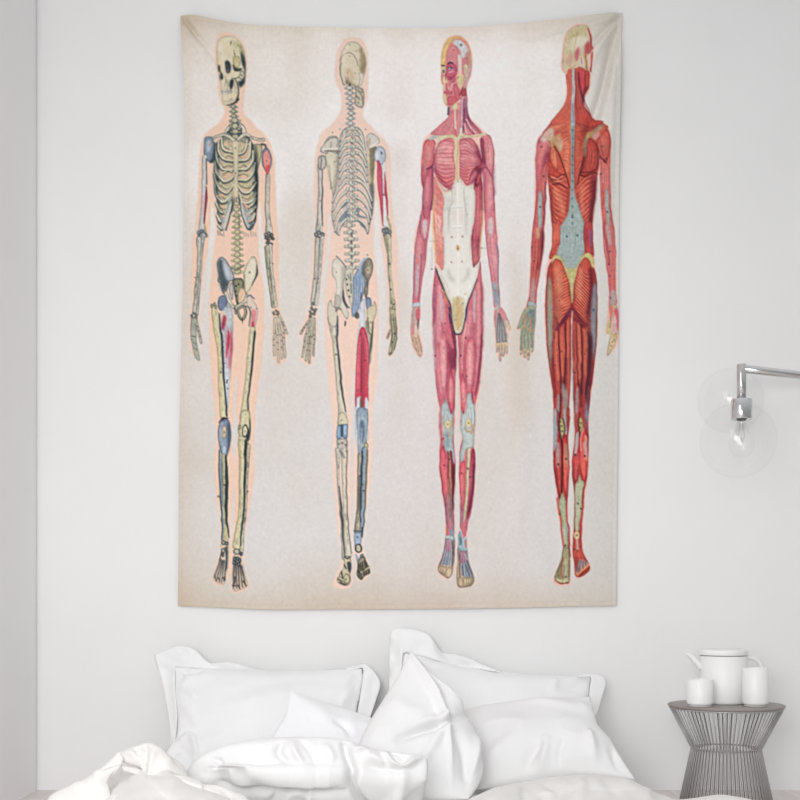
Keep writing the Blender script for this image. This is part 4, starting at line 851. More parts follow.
# legs
legs_l = P3(236, 250, 250, 290, 300, 420, 335, 500, 340, 600, 372, 690, 372, 760) + K3(376, 150, 374, 300, 366, 480, 360, 640, 352, 760) + S3(326, 40, 318, 200, 330, 400, 322, 560, 314, 740) + F3(320, 120, 322, 240, 312, 280, 268, 275, 264, 200, 252, 60) + S3(238, 620, 214, 440, 214, 320, 222, 200, 212, 100) + K3(262, 720, 270, 600, 244, 480, 230, 330, 222, 150) + P3(216, 560, 216, 440)
muscle(legs_l, (200, 84, 104), (128, 40, 70), 1.4, .65)
legs_r = P3(534, 210, 545, 330, 552, 480, 550, 640) + K3(552, 80, 546, 260, 526, 440, 500, 580, 502, 720) + S3(474, 60, 462, 240, 474, 380, 464, 600, 442, 760) + F3(424, 160, 408, 250, 408, 330, 360, 330, 362, 200, 368, 80) + S3(362, 600, 356, 420, 366, 280, 380, 200, 364, 80) + K3(404, 660, 402, 500, 392, 330, 388, 150) + P3(388, 690, 400, 620, 436, 560, 450, 480, 500, 380, 520, 280)
muscle(legs_r, (206, 88, 106), (130, 40, 70), 1.4, .65)
# thigh bellies
for (A_, B_, n_, lt, dk) in ((P3(240, 280, 226, 420, 222, 620) + K3(230, 200, 252, 440, 278, 560), P3(300, 430, 300, 560, 300, 700) + K3(316, 200, 306, 380, 300, 520), 14, (236, 160, 166), (146, 46, 76)),
                             (P3(310, 480, 330, 600, 350, 720) + K3(368, 200, 352, 360), P3(340, 560, 366, 700) + K3(374, 140, 374, 260, 366, 420), 8, (196, 84, 104), (96, 22, 54)),
                             (P3(430, 600, 404, 720) + K3(398, 150, 400, 300), P3(500, 400, 460, 600) + K3(420, 200, 404, 330), 10, (238, 160, 160), (150, 46, 74)),
                             (P3(500, 420, 470, 620) + K3(446, 200, 436, 360, 460, 480), P3(530, 260, 540, 480) + K3(540, 150, 520, 360, 490, 520), 14, (236, 156, 160), (140, 40, 70))):
    fib(A_, B_, n_, .9, lt, .6); fib(A_, B_, n_, .8, dk, .65)
fill(K3(320, 150, 345, 190, 372, 200, 372, 330, 352, 330, 330, 320), (120, 30, 62), .75, fe=.9); fill(K3(236, 20, 232, 150, 240, 330, 226, 300, 220, 150, 224, 30), (190, 180, 190), .75, fe=.6); fill(P3(232, 330, 250, 380, 232, 620, 220, 600, 222, 430), (150, 70, 120), .5, fe=.7)
fill(P3(268, 430, 282, 450, 284, 590, 272, 600), (200, 206, 212), .85, fe=.5); fill(P3(490, 420, 504, 430, 500, 600, 490, 600), (206, 208, 212), .85, fe=.5)
muscle(K3(262, 120, 300, 80, 320, 200, 316, 380, 306, 520, 292, 540, 276, 420, 256, 260), (206, 96, 114), (140, 40, 70), 1.2, .6); fib(K3(270, 130, 270, 300, 292, 500), K3(306, 120, 312, 300, 302, 500), 8, .8, (238, 170, 172), .6)
muscle(K3(330, 340, 352, 360, 362, 480, 352, 600, 338, 625, 324, 580, 318, 480), (194, 66, 86), (120, 26, 54), 1.2, .7); fib(K3(336, 360, 326, 480, 340, 600), K3(352, 380, 356, 480, 346, 600), 5, .8, (232, 140, 146), .6)
muscle(K3(404, 380, 420, 360, 438, 440, 444, 540, 432, 610, 418, 625, 406, 560, 400, 460), (208, 76, 92), (130, 30, 58), 1.2, .7); fib(K3(410, 400, 410, 520, 420, 610), K3(426, 390, 438, 500, 428, 600), 5, .8, (238, 150, 152), .6)
muscle(K3(448, 150, 490, 120, 506, 250, 492, 400, 476, 480, 452, 490, 438, 400, 436, 260), (212, 92, 106), (140, 40, 70), 1.2, .55); fib(K3(456, 160, 444, 300, 460, 470), K3(496, 160, 496, 300, 474, 470), 9, .8, (240, 170, 170), .6)
line(K3(440, 30, 420, 180, 412, 330), 1.0, (236, 180, 170), .8); line(K3(545, 100, 530, 320, 498, 500), 2.0, (130, 30, 62), .7); line(K3(480, 480, 488, 560), 1.6, (150, 30, 60), .8)
for p_ in K3(290, 188, 234, 242, 300, 22, 470, 196, 438, 122, 404, 240, 420, 530, 446, 376, 456, 20): dots([p_], 1.0, (80, 24, 50))
dots(P3(232, 370, 300, 624), .9, (110, 30, 60)); line(P3(328, 520, 336, 620), 1.8, (40, 40, 100), .8); line(P3(446, 510, 436, 600), 1.8, (60, 60, 130), .8); line(P3(300, 450, 326, 560), 1.2, (220, 130, 80), .6)
HI, LO = (240, 172, 172), (112, 26, 60)
for p_, w_, a_ in ((P3(262, 380, 256, 560) + K3(262, 140), 3.2, .6), (P3(285, 470, 296, 620), 2.2, .6), (K3(284, 140, 290, 300, 290, 440), 3.4, .75), (K3(250, 200, 262, 360, 276, 480), 2.2, .5), (K3(338, 400, 338, 540), 2.4, .6), (P3(520, 360, 522, 540) + K3(520, 160), 3.0, .55), (P3(470, 540, 450, 700), 2.6, .6), (K3(470, 160, 466, 300, 464, 420), 3.6, .75), (K3(420, 420, 424, 540), 2.4, .6), (P3(440, 620, 414, 740), 2, .5), (K3(522, 200, 512, 340), 2.2, .4)):
    soft(p_, w_, HI, a_)
for p_, w_, a_ in ((P3(240, 420, 232, 620) + K3(236, 240), 1.6, .4), (K3(310, 140, 318, 300, 306, 480), 1.8, .6), (K3(330, 220, 342, 330), 2.4, .6), (K3(430, 160, 426, 300, 440, 420), 1.6, .55), (K3(500, 160, 496, 330, 478, 470), 1.6, .55), (P3(312, 500, 340, 640) + K3(366, 120, 360, 300), 2.2, .5), (P3(545, 360, 550, 560) + K3(546, 160, 524, 420), 2.2, .5), (P3(232, 520, 222, 640), 2, .35)):
    soft(p_, w_, LO, a_)
# knees
fill(K3(274, 590, 290, 560, 304, 525, 322, 580, 342, 630, 356, 600, 352, 720) + S3(324, 120, 310, 220, 316, 300, 304, 330, 284, 320, 262, 300, 246, 260, 238, 180, 228, 100) + K3(270, 700), (182, 190, 190), 1, edge=(110, 130, 136), er=1.3, ea=.65)
fill(K3(404, 600, 420, 630, 444, 600, 446, 510, 470, 486, 482, 560, 500, 560, 500, 720) + S3(470, 140, 466, 250, 450, 280, 410, 290, 384, 400, 364, 340, 384, 230, 368, 130) + K3(406, 700), (186, 196, 194), 1, edge=(110, 132, 136), er=1.3, ea=.6)
fib(K3(290, 560, 284, 680, 300, 790), K3(330, 620, 345, 700, 330, 790), 9, .8, (226, 228, 226), .8); fib(K3(452, 500, 424, 660, 436, 790), K3(478, 520, 490, 660, 480, 780), 9, .8, (232, 234, 230), .8); fib(K3(286, 560, 280, 680, 296, 790), K3(340, 630, 345, 720, 330, 790), 6, .7, (90, 116, 124), .6); fib(K3(420, 640, 416, 700, 436, 790), K3(478, 520, 494, 660, 480, 780), 6, .7, (100, 124, 130), .5)
fill(K3(262, 620, 274, 620, 270, 760, 262, 780), (196, 90, 108), .8, fe=.4); line(S3(238, 40, 236, 200), 1.2, (206, 150, 130), .8); line(S3(226, 216, 246, 205), 2.2, (170, 50, 50), .8); line(S3(308, 60, 292, 160, 290, 200), 1.1, (206, 150, 60), .8); line(S3(398, 130, 410, 150, 440, 160, 452, 140), 1.0, (190, 150, 60), .8); line(S3(458, 110, 448, 170), 2, (206, 130, 90), .8)
for c in (S3(274, 105)[0], S3(425, 98)[0]):
    ell(c, 3.0, 5.0, (226, 214, 186), 1, edge=(150, 150, 130), er=.9, ea=.6); ell(c, 1.6, 2.2, (230, 206, 130), .8, fe=.4); dots([c], .8, (120, 90, 40))
ell(S3(268, 180)[0], 2.2, 3.4, (150, 166, 172), .9, fe=.3); dots(S3(272, 190, 418, 212, 430, 222, 268, 245), .8, (60, 90, 90)); fill(S3(256, 210, 290, 210, 285, 280, 262, 270), (140, 158, 166), .8, fe=.6); fill(S3(410, 180, 440, 180, 440, 260, 415, 270), (196, 204, 200), .8, fe=.5)
# shins
muscle(S3(232, 270, 254, 280, 270, 400, 276, 560, 262, 700, 248, 680, 222, 480, 214, 380), (208, 62, 78), (130, 24, 50), 1.2, .65); fib(S3(236, 290, 226, 420, 256, 700), S3(262, 340, 274, 500, 262, 700), 7, .9, (236, 130, 132), .6)
muscle(S3(290, 300, 318, 330, 330, 440, 320, 580, 310, 720, 296, 600, 300, 440), (130, 34, 56), (70, 16, 40), 1.4, .6); fill(S3(276, 330, 292, 340, 296, 600, 300, 780, 284, 780, 276, 580), (120, 80, 60), .85, fe=.4); line(S3(290, 350, 296, 520, 306, 700), 1.4, (200, 120, 90), .6); fill(S3(306, 250, 320, 320, 322, 390, 310, 360), (186, 204, 208), .9, fe=.3)
line(S3(276, 300, 276, 500), 1, (90, 20, 40), .7); fib(S3(266, 600, 268, 760) + F3(280, 200), S3(310, 600, 308, 760) + F3(312, 200), 7, 1.0, (170, 170, 176), .7); fib(S3(262, 640, 262, 760) + F3(272, 200), S3(316, 600, 314, 760) + F3(318, 180), 6, 1.0, (120, 40, 60), .6); dots(S3(248, 404, 228, 480, 286, 358), .9, (80, 14, 30))
muscle(S3(372, 380, 402, 380, 398, 520, 396, 640, 374, 740, 362, 560, 358, 450), (214, 66, 84), (140, 30, 54), 1.2, .6); fib(S3(374, 400, 370, 540, 376, 720), S3(398, 400, 396, 560, 386, 720), 5, .9, (238, 140, 140), .6)
muscle(S3(452, 290, 472, 300, 474, 420, 458, 600, 432, 760, 412, 780, 432, 560, 436, 400), (180, 40, 70), (84, 16, 44), 1.3, .65); line(S3(458, 400, 450, 560, 428, 740), 2.6, (90, 20, 60), .8); fib(S3(444, 340, 436, 520, 420, 720), S3(462, 320, 448, 560, 430, 740), 5, .8, (222, 110, 130), .6)
limb(S3(428, 290, 420, 440, 412, 600, 396, 780) + F3(402, 80, 390, 160), [3.4, 2.2, 2.0, 2.4, 2.6, 1.6], (206, 202, 160), (226, 224, 196), (160, 150, 100), (110, 70, 60), .5); dots(S3(420, 426, 376, 462, 436, 486), 1.0, (70, 30, 30))
fib(F3(368, 20, 364, 200), F3(396, 40, 386, 200), 4, 1.0, (130, 130, 150), .6)
# feet
fill(F3(262, 270, 322, 270, 326, 380, 318, 470, 306, 540, 276, 568, 250, 558, 206, 520, 208, 470, 240, 400, 256, 330), (190, 160, 140), 1, edge=(84, 76, 80), er=1.2, ea=.7)
fill(F3(262, 285, 306, 285, 310, 440, 282, 470, 220, 460, 246, 400), (112, 128, 146), .9, fe=.4); fill(F3(262, 295, 296, 295, 296, 370, 264, 370), (150, 50, 90), .85, fe=.4)
for q in (F3(268, 290, 250, 400, 226, 470), F3(278, 290, 268, 400, 248, 480), F3(288, 290, 286, 400, 278, 480), F3(298, 290, 300, 400, 294, 490)): line(q, 1.0, (196, 190, 190), .75)
for q in (F3(262, 300, 240, 400, 216, 470), F3(308, 300, 312, 400, 306, 480), F3(316, 290, 320, 400)): line(q, 1.0, (70, 60, 80), .7)
for c, a_, b_ in ((F3(218, 500)[0], 1.7, 3.4), (F3(234, 506)[0], 1.6, 3.8), (F3(250, 510)[0], 1.7, 4.2), (F3(284, 524)[0], 3.0, 5.4)): ell(c, a_, b_, (216, 194, 160), 1, rot=.25, edge=(96, 84, 70), er=.8, ea=.7)
fill(F3(264, 262, 300, 258, 322, 272, 318, 292, 280, 280, 262, 284), (210, 210, 200), 1, edge=(100, 130, 140), er=.7, ea=.7)
for q in (F3(285, 210, 312, 250, 322, 290), F3(318, 190, 300, 240, 294, 270), F3(298, 240, 322, 235)): line(q, 1.6, (120, 160, 172), .9)
line(F3(266, 200, 268, 250), 2, (180, 90, 60), .7)
fill(F3(350, 340, 410, 340, 424, 440, 462, 550, 462, 600, 424, 630, 350, 634, 338, 560, 346, 450), (186, 160, 138), 1, edge=(80, 76, 80), er=1.2, ea=.7)
fill(F3(362, 370, 408, 370, 424, 450, 448, 540, 420, 560, 382, 540, 366, 460), (112, 128, 146), .9, fe=.4); fill(F3(366, 375, 404, 375, 404, 440, 372, 460), (150, 50, 84), .85, fe=.4)
for q in (F3(372, 380, 374, 470, 376, 560), F3(384, 380, 392, 470, 398, 550), F3(394, 380, 410, 470, 420, 550), F3(402, 390, 424, 470, 442, 545)): line(q, 1.0, (190, 190, 196), .7)
for q in (F3(362, 400, 360, 500, 364, 560), F3(380, 480, 386, 550), F3(404, 470, 430, 550), F3(412, 440, 450, 545)): line(q, 1.1, (56, 60, 80), .75)
for c, a_, b_ in ((F3(366, 598)[0], 2.7, 4.6), (F3(400, 595)[0], 1.9, 4.6), (F3(418, 594)[0], 1.6, 4.4), (F3(434, 590)[0], 1.5, 4.2), (F3(450, 582)[0], 1.4, 3.8)): ell(c, a_, b_, (206, 186, 150), 1, edge=(80, 74, 62), er=.8, ea=.75)
line(F3(352, 440, 350, 560), 1.6, (206, 170, 120), .7)
fill(F3(354, 250, 372, 230, 384, 300, 410, 280, 408, 370, 356, 360, 350, 300), (148, 172, 180), .95, edge=(84, 116, 126), er=1, ea=.7)
for q in (F3(362, 210, 378, 260, 392, 330, 408, 360), F3(408, 270, 390, 300, 360, 345), F3(352, 290, 362, 340)): line(q, 1.5, (176, 206, 212), .95)
fill(F3(358, 280, 376, 275, 378, 325, 360, 325), (70, 100, 110), .7, fe=.3); line(F3(402, 300, 406, 340), 2, (190, 80, 80), .7)
# trunk
side = T3(228, 380, 262, 440, 296, 560, 280, 760) + P3(290, 60, 292, 200, 284, 270, 260, 240, 240, 200, 234, 60) + T3(222, 640, 220, 480)
muscle(side, (222, 128, 122), (176, 72, 74), 1.1, .6); line(T3(224, 500, 224, 700) + P3(236, 60, 240, 220), 1.4, (222, 170, 80), .75)
fib(T3(232, 440, 234, 640) + P3(246, 100), T3(276, 500, 270, 680) + P3(282, 160), 9, 1.0, (248, 206, 194), .7); fib(T3(230, 430, 250, 500), T3(246, 760, 268, 790), 7, 1.1, (190, 70, 56), .55); fib(P3(240, 0, 284, 40), P3(250, 190, 282, 262), 10, .9, (196, 80, 64), .6)
for y in (430, 480, 530, 580): fill(T3(228, y, 262, y + 20, 286, y + 60, 254, y + 52), (206, 80, 70), .55, fe=.5)
sideR = T3(530, 350, 550, 440, 552, 640) + P3(536, 60, 532, 190, 500, 240, 486, 250, 476, 150, 474, 40) + T3(480, 760, 500, 600, 488, 480, 500, 400)
muscle(sideR, (176, 60, 76), (96, 24, 60), 1.4, .65); line(T3(552, 480, 550, 700) + P3(540, 60, 534, 180), 1.4, (214, 166, 96), .7)
fib(T3(500, 420, 500, 640) + P3(486, 120), T3(546, 440, 548, 640) + P3(530, 160), 9, 1.0, (226, 130, 130), .55); fib(P3(480, 30, 478, 120), P3(534, 40, 500, 236), 8, .9, (130, 30, 64), .55); fib(P3(480, 80, 490, 180, 492, 240), P3(530, 60, 528, 160, 505, 230), 6, .9, (244, 170, 150), .6)
fascia = T3(372, 395, 345, 450, 300, 470, 262, 440, 296, 520, 286, 640, 290, 790) + P3(292, 100, 294, 200, 284, 270, 262, 262, 242, 250, 258, 310, 310, 440, 340, 510, 348, 600, 366, 680, 384, 692, 410, 680, 430, 600, 442, 510, 476, 420, 512, 330, 530, 220, 508, 232, 488, 250, 474, 150, 474, 40) + T3(482, 740, 500, 560, 488, 450, 450, 440, 420, 430, 396, 390)
fill(fascia, FAS, 1, edge=(196, 188, 176), er=2.2, ea=.55)
for (p_, c_, f_) in ((T3(320, 500, 340, 560, 330, 760, 318, 760, 312, 600), (206, 205, 200), 1.2), (T3(440, 500, 452, 600, 448, 760, 434, 760, 432, 600), (206, 205, 200), 1.2), (P3(320, 250, 340, 300, 372, 340, 350, 350, 318, 320), (202, 200, 192), 1.5), (P3(452, 250, 440, 300, 412, 350, 430, 350, 470, 300), (202, 200, 192), 1.5), (P3(270, 280, 320, 380, 350, 480, 320, 430, 280, 350), (196, 186, 168), 1.2)):
    fill(p_, c_, .8, fe=f_)
fib(T3(350, 450, 320, 600), T3(372, 430, 370, 600), 5, .6, (196, 192, 182), .7); fib(P3(262, 280, 340, 470), P3(380, 300, 372, 560), 8, .7, (250, 246, 236), .8); fib(P3(520, 260, 440, 470), P3(400, 300, 400, 560), 8, .7, (250, 246, 236), .7)
line(T3(384, 420, 386, 790) + P3(386, 90), 1.0, (250, 250, 246), .95); line(P3(386, 150, 388, 300, 388, 470), .9, (252, 250, 244), .9)
for y in (580, 715): line(T3(345, y, 410, y - 6), 1.4, (244, 244, 240), .9); line(T3(345, y + 10, 410, y + 4), .6, (196, 192, 186), .7)
line(T3(340, 460, 352, 540, 330, 600, 320, 700), .8, (178, 172, 160), .7); line(T3(425, 450, 430, 560, 446, 640), .8, (178, 172, 160), .7); dots(P3(342, 52, 418, 50, 342, 215, 414, 210) + T3(345, 780, 418, 778), .9, (150, 110, 100), .7)
for q in (T3(350, 600, 372, 680), T3(400, 600, 412, 680)): fill([q[0], (q[1][0], q[0][1]), q[1], (q[0][0], q[1][1])], (232, 214, 206), .6, fe=1)
ell(P3(384, 120)[0], 1.9, 3.0, (226, 186, 116), 1, edge=(190, 130, 60), er=.7, ea=.7); ell(P3(384, 124)[0], .7, 1.1, (110, 60, 30), .9)
for q in (P3(242, 262, 258, 312, 308, 438, 338, 505, 346, 600, 364, 684, 386, 696, 412, 682, 432, 600, 442, 520, 478, 424, 514, 330),): line(q, [1.0, 1.6, 1.8, 1.4, 1.2, 1.6, 1.6, 1.6, 1.2, 1.0, 1.4, 1.2, .8], (42, 48, 60), .85)
line(P3(280, 400, 300, 420, 320, 470), 1.6, (190, 160, 90), .7)
fill(P3(345, 470, 366, 450, 384, 440, 410, 450, 428, 470, 424, 600, 408, 670, 386, 680, 364, 668, 350, 600), (214, 198, 160), .9, fe=.6); fill(P3(376, 470, 396, 470, 400, 620, 386, 660, 374, 620), (226, 206, 160), .95, edge=(180, 140, 80), er=.9, ea=.6)
fib(P3(356, 470, 352, 580, 372, 670), P3(418, 470, 422, 580, 404, 670), 8, .8, (180, 156, 110), .6); line(P3(386, 480, 386, 660), .9, (206, 130, 60), .7); line(P3(430, 430, 446, 425), 1, (200, 180, 120), .7); dots(P3(420, 490, 366, 600), .9, (130, 140, 140))
for q in ((205, 76, 238, 76), (214, 122, 214, 262), (204, 262, 236, 262), (590, 0, 590, 118), (540, 122, 580, 122)): line(P3(*q), .7, (170, 166, 160), .6)
dots(P3(544, 122, 212, 266), .6)
# chest
fill(T3(235, 330, 262, 390, 300, 430, 340, 462, 300, 500, 262, 440), (226, 214, 196), .9, fe=.5)
pecL = T3(372, 135, 330, 120, 280, 135, 250, 165, 232, 230, 228, 310, 236, 370, 268, 420, 318, 462, 345, 450, 362, 400, 374, 380, 366, 300, 360, 220)
muscle(pecL, (214, 110, 120), (150, 44, 60), 1.2, .6); fill(T3(240, 340, 300, 380, 350, 390, 340, 455, 300, 445, 250, 395), (208, 78, 80), .75, fe=1.0); fill(T3(250, 200, 330, 180, 345, 270, 260, 290), (226, 138, 142), .7, fe=1.5)
for k in range(13):
    y0 = 150 + k * 22; ye = 140 + k * 25
    line(T3(244 - (3 if k < 6 else -(k - 6) * 3), y0 + 10, 300, y0 - 12 + k * 6, 362, ye + 10), [.4, .9, .5], (150, 40, 56), .6); line(T3(250, y0 + 22, 300, y0 + k * 6, 360, ye + 22), [.4, .8, .4], (244, 176, 170), .6)
pecR = T3(396, 135, 440, 118, 490, 135, 520, 190, 552, 290, 575, 315, 540, 330, 515, 380, 470, 430, 436, 432, 410, 390, 396, 370, 398, 260)
muscle(pecR, (210, 104, 116), (134, 36, 60), 1.3, .65); fill(T3(470, 160, 520, 210, 556, 300, 520, 330, 470, 380, 500, 290, 490, 220), (136, 34, 64), .7, fe=1.2); fill(T3(410, 330, 470, 330, 460, 420, 430, 425), (206, 76, 84), .7, fe=1)
for k in range(13):
    line(T3(396, 145 + k * 20, 450, 140 + k * 21 + (k * 3), 552 - max(0, k - 7) * 14, 300 + (k - 6) * 4), [.5, .9, .5], (126, 24, 52), .6); line(T3(398, 156 + k * 20, 450, 152 + k * 22, 530 - max(0, k - 7) * 14, 296 + (k - 6) * 4), [.4, .8, .3], (244, 170, 168), .55)
muscle(T3(534, 130, 560, 140, 562, 220, 572, 300, 545, 250), (150, 50, 76), (90, 30, 60), 1, .6); line(T3(262, 130, 240, 170, 232, 220), 1.6, (226, 200, 200), .7)
fill(T3(500, 330, 548, 320, 540, 400, 510, 450, 490, 420, 520, 370), (110, 26, 52), .8, fe=.6); muscle(T3(515, 370, 540, 350, 535, 400, 510, 430), (186, 66, 70), (100, 24, 44), .8, .6)
line(T3(370, 120, 376, 200, 374, 300, 378, 400), [4.5, 3.4, 2.6, 2.4], (226, 208, 168), 1); line(T3(384, 120, 386, 220, 380, 330, 384, 420), 1.2, (200, 176, 110), .7)
for p_, w_, a_ in ((T3(270, 190, 310, 170, 345, 190), 5, .6), (T3(260, 270, 310, 270, 350, 290), 5, .5), (T3(410, 180, 450, 170, 490, 200), 4.5, .5), (T3(410, 260, 460, 250, 500, 270), 4, .4), (T3(190, 180, 200, 260), 3, .4), (T3(185, 400, 176, 560), 2.6, .5), (T3(600, 180, 606, 300), 3, .5), (T3(596, 430, 600, 580), 3, .5), (P3(130, 60, 120, 220), 2.4, .5), (P3(615, 60, 634, 250), 2.6, .5)):
    soft(p_, w_, (244, 182, 178), a_, 1.3)
for p_, w_, a_ in ((T3(240, 340, 290, 420, 335, 455), 3, .55), (T3(236, 200, 232, 300, 240, 350), 2, .5), (T3(480, 420, 530, 350, 560, 320), 3, .6), (T3(510, 170, 545, 270), 3, .6), (T3(216, 340, 212, 480, 204, 600), 2, .55), (T3(150, 300, 152, 440), 1.6, .4), (T3(626, 300, 632, 500), 1.4, .4), (P3(170, 60, 160, 200), 1.8, .5), (T3(540, 420, 546, 600), 2.6, .55), (P3(524, 60, 516, 180), 2.4, .5)):
    soft(p_, w_, (110, 26, 62), a_)
# neck and collar
neck = H3(312, 600, 330, 590, 400, 560, 400, 520, 448, 500, 452, 620, 480, 690, 560, 780, 500, 800, 400, 810, 300, 805, 200, 800, 190, 785, 250, 730, 312, 670)
muscle(neck, (214, 116, 124), (150, 50, 70), 1.2, .55)
fib(H3(330, 600, 320, 700, 220, 790), H3(350, 610, 350, 720, 330, 800), 7, .8, (156, 56, 76), .6); fib(H3(420, 520, 430, 680, 410, 790), H3(450, 540, 470, 680, 540, 780), 9, .9, (120, 40, 80), .65); fib(H3(330, 620, 310, 720, 260, 790), H3(350, 640, 360, 740, 350, 800), 5, .8, (244, 190, 186), .65)
fill(H3(340, 610, 380, 600, 384, 800, 358, 800, 350, 700), (214, 100, 110), .9, fe=.3); line(H3(362, 620, 368, 720, 380, 800), 1.8, (232, 222, 210), .9); fill(H3(396, 560, 426, 520, 424, 640, 410, 790, 396, 790, 388, 680), (214, 160, 166), .9, fe=.3); line(H3(404, 580, 400, 700, 402, 790), 1.1, (170, 60, 80), .7)
line(H3(432, 540, 430, 640, 424, 780), [2.6, 2.4, 1.6], (96, 50, 96), .8); line(H3(316, 600, 312, 650), 2.2, (50, 60, 100), .8); fill(H3(432, 520, 446, 530, 440, 600, 428, 600), (150, 100, 130), .7, fe=.3)
for q in (H3(460, 660, 500, 730, 540, 780), H3(440, 700, 470, 760, 500, 795), H3(466, 700, 500, 790)): line(q, 1.3, (110, 40, 80), .6)
for q in (H3(450, 690, 490, 760, 520, 792), H3(430, 720, 450, 790)): line(q, 1.3, (236, 216, 214), .7)
fill(T3(255, 130, 262, 105, 310, 100, 360, 100, 376, 108, 400, 100, 430, 98, 500, 110, 545, 92, 575, 88, 572, 104, 540, 112, 500, 118, 430, 122, 392, 132, 372, 135, 330, 118, 290, 128, 262, 142), (228, 218, 186), 1, edge=(186, 160, 130), er=.9, ea=.55)
for c in T3(340, 108, 412, 104): ell(c, 3.6, 2.0, (222, 208, 166), 1, edge=(180, 150, 110), er=.7, ea=.6)
line(T3(408, 60, 404, 100), 2.2, (236, 230, 222), .9); line(T3(372, 70, 378, 110), 2.4, (196, 70, 84), .8)
# head
fill(H3(300, 590, 278, 540, 274, 440, 262, 400, 262, 300, 262, 200, 290, 120, 330, 85, 400, 78, 452, 120, 484, 200, 492, 290, 482, 360, 455, 440, 444, 500, 400, 530, 350, 585), (246, 184, 160), .8, fe=.5)
fill(H3(302, 585, 282, 540, 280, 460, 264, 410, 268, 330, 266, 220, 290, 130, 335, 92, 400, 84, 450, 124, 478, 200, 486, 290, 474, 370, 452, 430, 444, 500, 420, 520, 380, 560, 350, 584), (214, 110, 120), 1, edge=(170, 70, 70), er=.9, ea=.5)
fill(H3(266, 330, 266, 220, 290, 130, 335, 92, 400, 84, 440, 112, 400, 100, 345, 112, 310, 160, 296, 230, 292, 300, 286, 340), (226, 196, 128), 1, edge=(206, 146, 80), er=.8, ea=.6)
line(H3(296, 290, 300, 210, 318, 150, 350, 112, 400, 96, 448, 130, 474, 200, 482, 260), 1.3, (224, 150, 90), .9); line(H3(286, 270, 290, 200, 306, 150), 1, (244, 226, 170), .8)
fill(H3(340, 130, 390, 105, 445, 150, 466, 200, 452, 240, 410, 240, 400, 190, 350, 140), (216, 216, 216), 1, fe=.4, edge=(160, 160, 170), er=1, ea=.4); fill(H3(440, 210, 470, 200, 478, 280, 450, 300, 432, 270), (190, 110, 120), .8, fe=.5); fill(H3(462, 200, 480, 240, 484, 300, 470, 330), (196, 186, 140), .7, fe=.4)
muscle(H3(318, 170, 345, 150, 376, 170, 384, 250, 370, 300, 330, 280, 308, 270, 308, 220), (216, 128, 134), (170, 70, 86), 1, .5); fib(H3(330, 160, 316, 220, 315, 280), H3(370, 165, 380, 220, 368, 280), 7, .7, (180, 80, 96), .55)
fill(H3(384, 220, 410, 240, 412, 340, 396, 460, 384, 420, 388, 330), (228, 220, 206), .95, fe=.4); fill(H3(384, 360, 420, 360, 430, 400, 410, 470, 392, 440, 372, 400), (226, 206, 160), .95, fe=.4)
fill(H3(424, 310, 440, 288, 458, 300, 452, 360, 436, 410, 424, 400, 430, 350), (230, 214, 184), 1, edge=(170, 140, 110), er=.8, ea=.7); line(H3(436, 310, 444, 340, 432, 390), .8, (170, 130, 100), .7); dots(H3(408, 148), 1.4, (60, 90, 84)); dots(H3(354, 184, 448, 244), .8, (150, 60, 60)); fill(H3(462, 300, 478, 320, 460, 400, 440, 470, 436, 430), (200, 190, 190), .8, fe=.4)
muscle(H3(306, 290, 340, 280, 375, 310, 372, 360, 350, 400, 316, 400, 298, 350), (196, 70, 100), (140, 40, 70), 1.2, .6)
fill(H3(272, 300, 292, 295, 296, 340, 284, 360, 270, 350), (226, 206, 160), 1, fe=.2); line(H3(268, 296, 288, 298), 1.4, (50, 36, 60), .9); line(H3(314, 286, 330, 274, 348, 282), 1.4, (50, 36, 60), .9); ell(H3(282, 338)[0], 1.1, 1.7, (60, 90, 80), .95)
fill(H3(316, 318, 330, 308, 350, 318, 336, 330), (236, 226, 220), .95); ell(H3(334, 318)[0], 1.2, 1.2, (50, 110, 130), 1); line(H3(314, 316, 330, 306, 352, 318), .7, (70, 20, 50), .8)
fill(H3(278, 380, 300, 375, 306, 410, 290, 432, 270, 415), (232, 212, 168), 1, edge=(190, 140, 110), er=.7, ea=.6); fill(H3(276, 430, 292, 436, 290, 480, 276, 470), (228, 204, 164), .95); fill(H3(276, 500, 298, 510, 304, 575, 284, 570), (226, 208, 166), 1, edge=(180, 140, 100), er=.7, ea=.6)
for q in (H3(300, 350, 296, 400), H3(318, 380, 340, 385), H3(325, 400, 355, 370), H3(300, 430, 310, 480), H3(340, 420, 390, 380), H3(330, 500, 390, 490), H3(310, 540, 370, 550), H3(350, 440, 380, 500)): line(q, 1.2, (136, 30, 60), .6)
for q in (H3(345, 430, 330, 480), H3(360, 430, 352, 500), H3(312, 450, 318, 470), H3(298, 410, 312, 420), H3(370, 470, 388, 500), H3(322, 345, 350, 340)): line(q, 1.1, (244, 206, 204), .8)
muscle(H3(284, 486, 310, 478, 345, 486, 345, 504, 310, 512, 286, 500), (206, 88, 104), (140, 40, 60), .6, .6); line(H3(288, 494, 340, 496), .6, (110, 20, 40), .7); muscle(H3(310, 530, 350, 520, 380, 540, 352, 580, 312, 578), (206, 76, 92), (140, 36, 60), .9, .6); muscle(H3(360, 430, 390, 470, 396, 530, 372, 540, 352, 490), (206, 86, 100), (140, 36, 60), .9, .6)
fill(H3(340, 590, 372, 565, 384, 590, 378, 616, 344, 616), (230, 212, 176), 1, edge=(180, 140, 110), er=.7, ea=.6); muscle(H3(410, 480, 444, 460, 446, 510, 412, 516), (180, 56, 66), (110, 30, 40), .9, .6); line(H3(400, 510, 420, 455), 1.2, (90, 30, 50), .7)
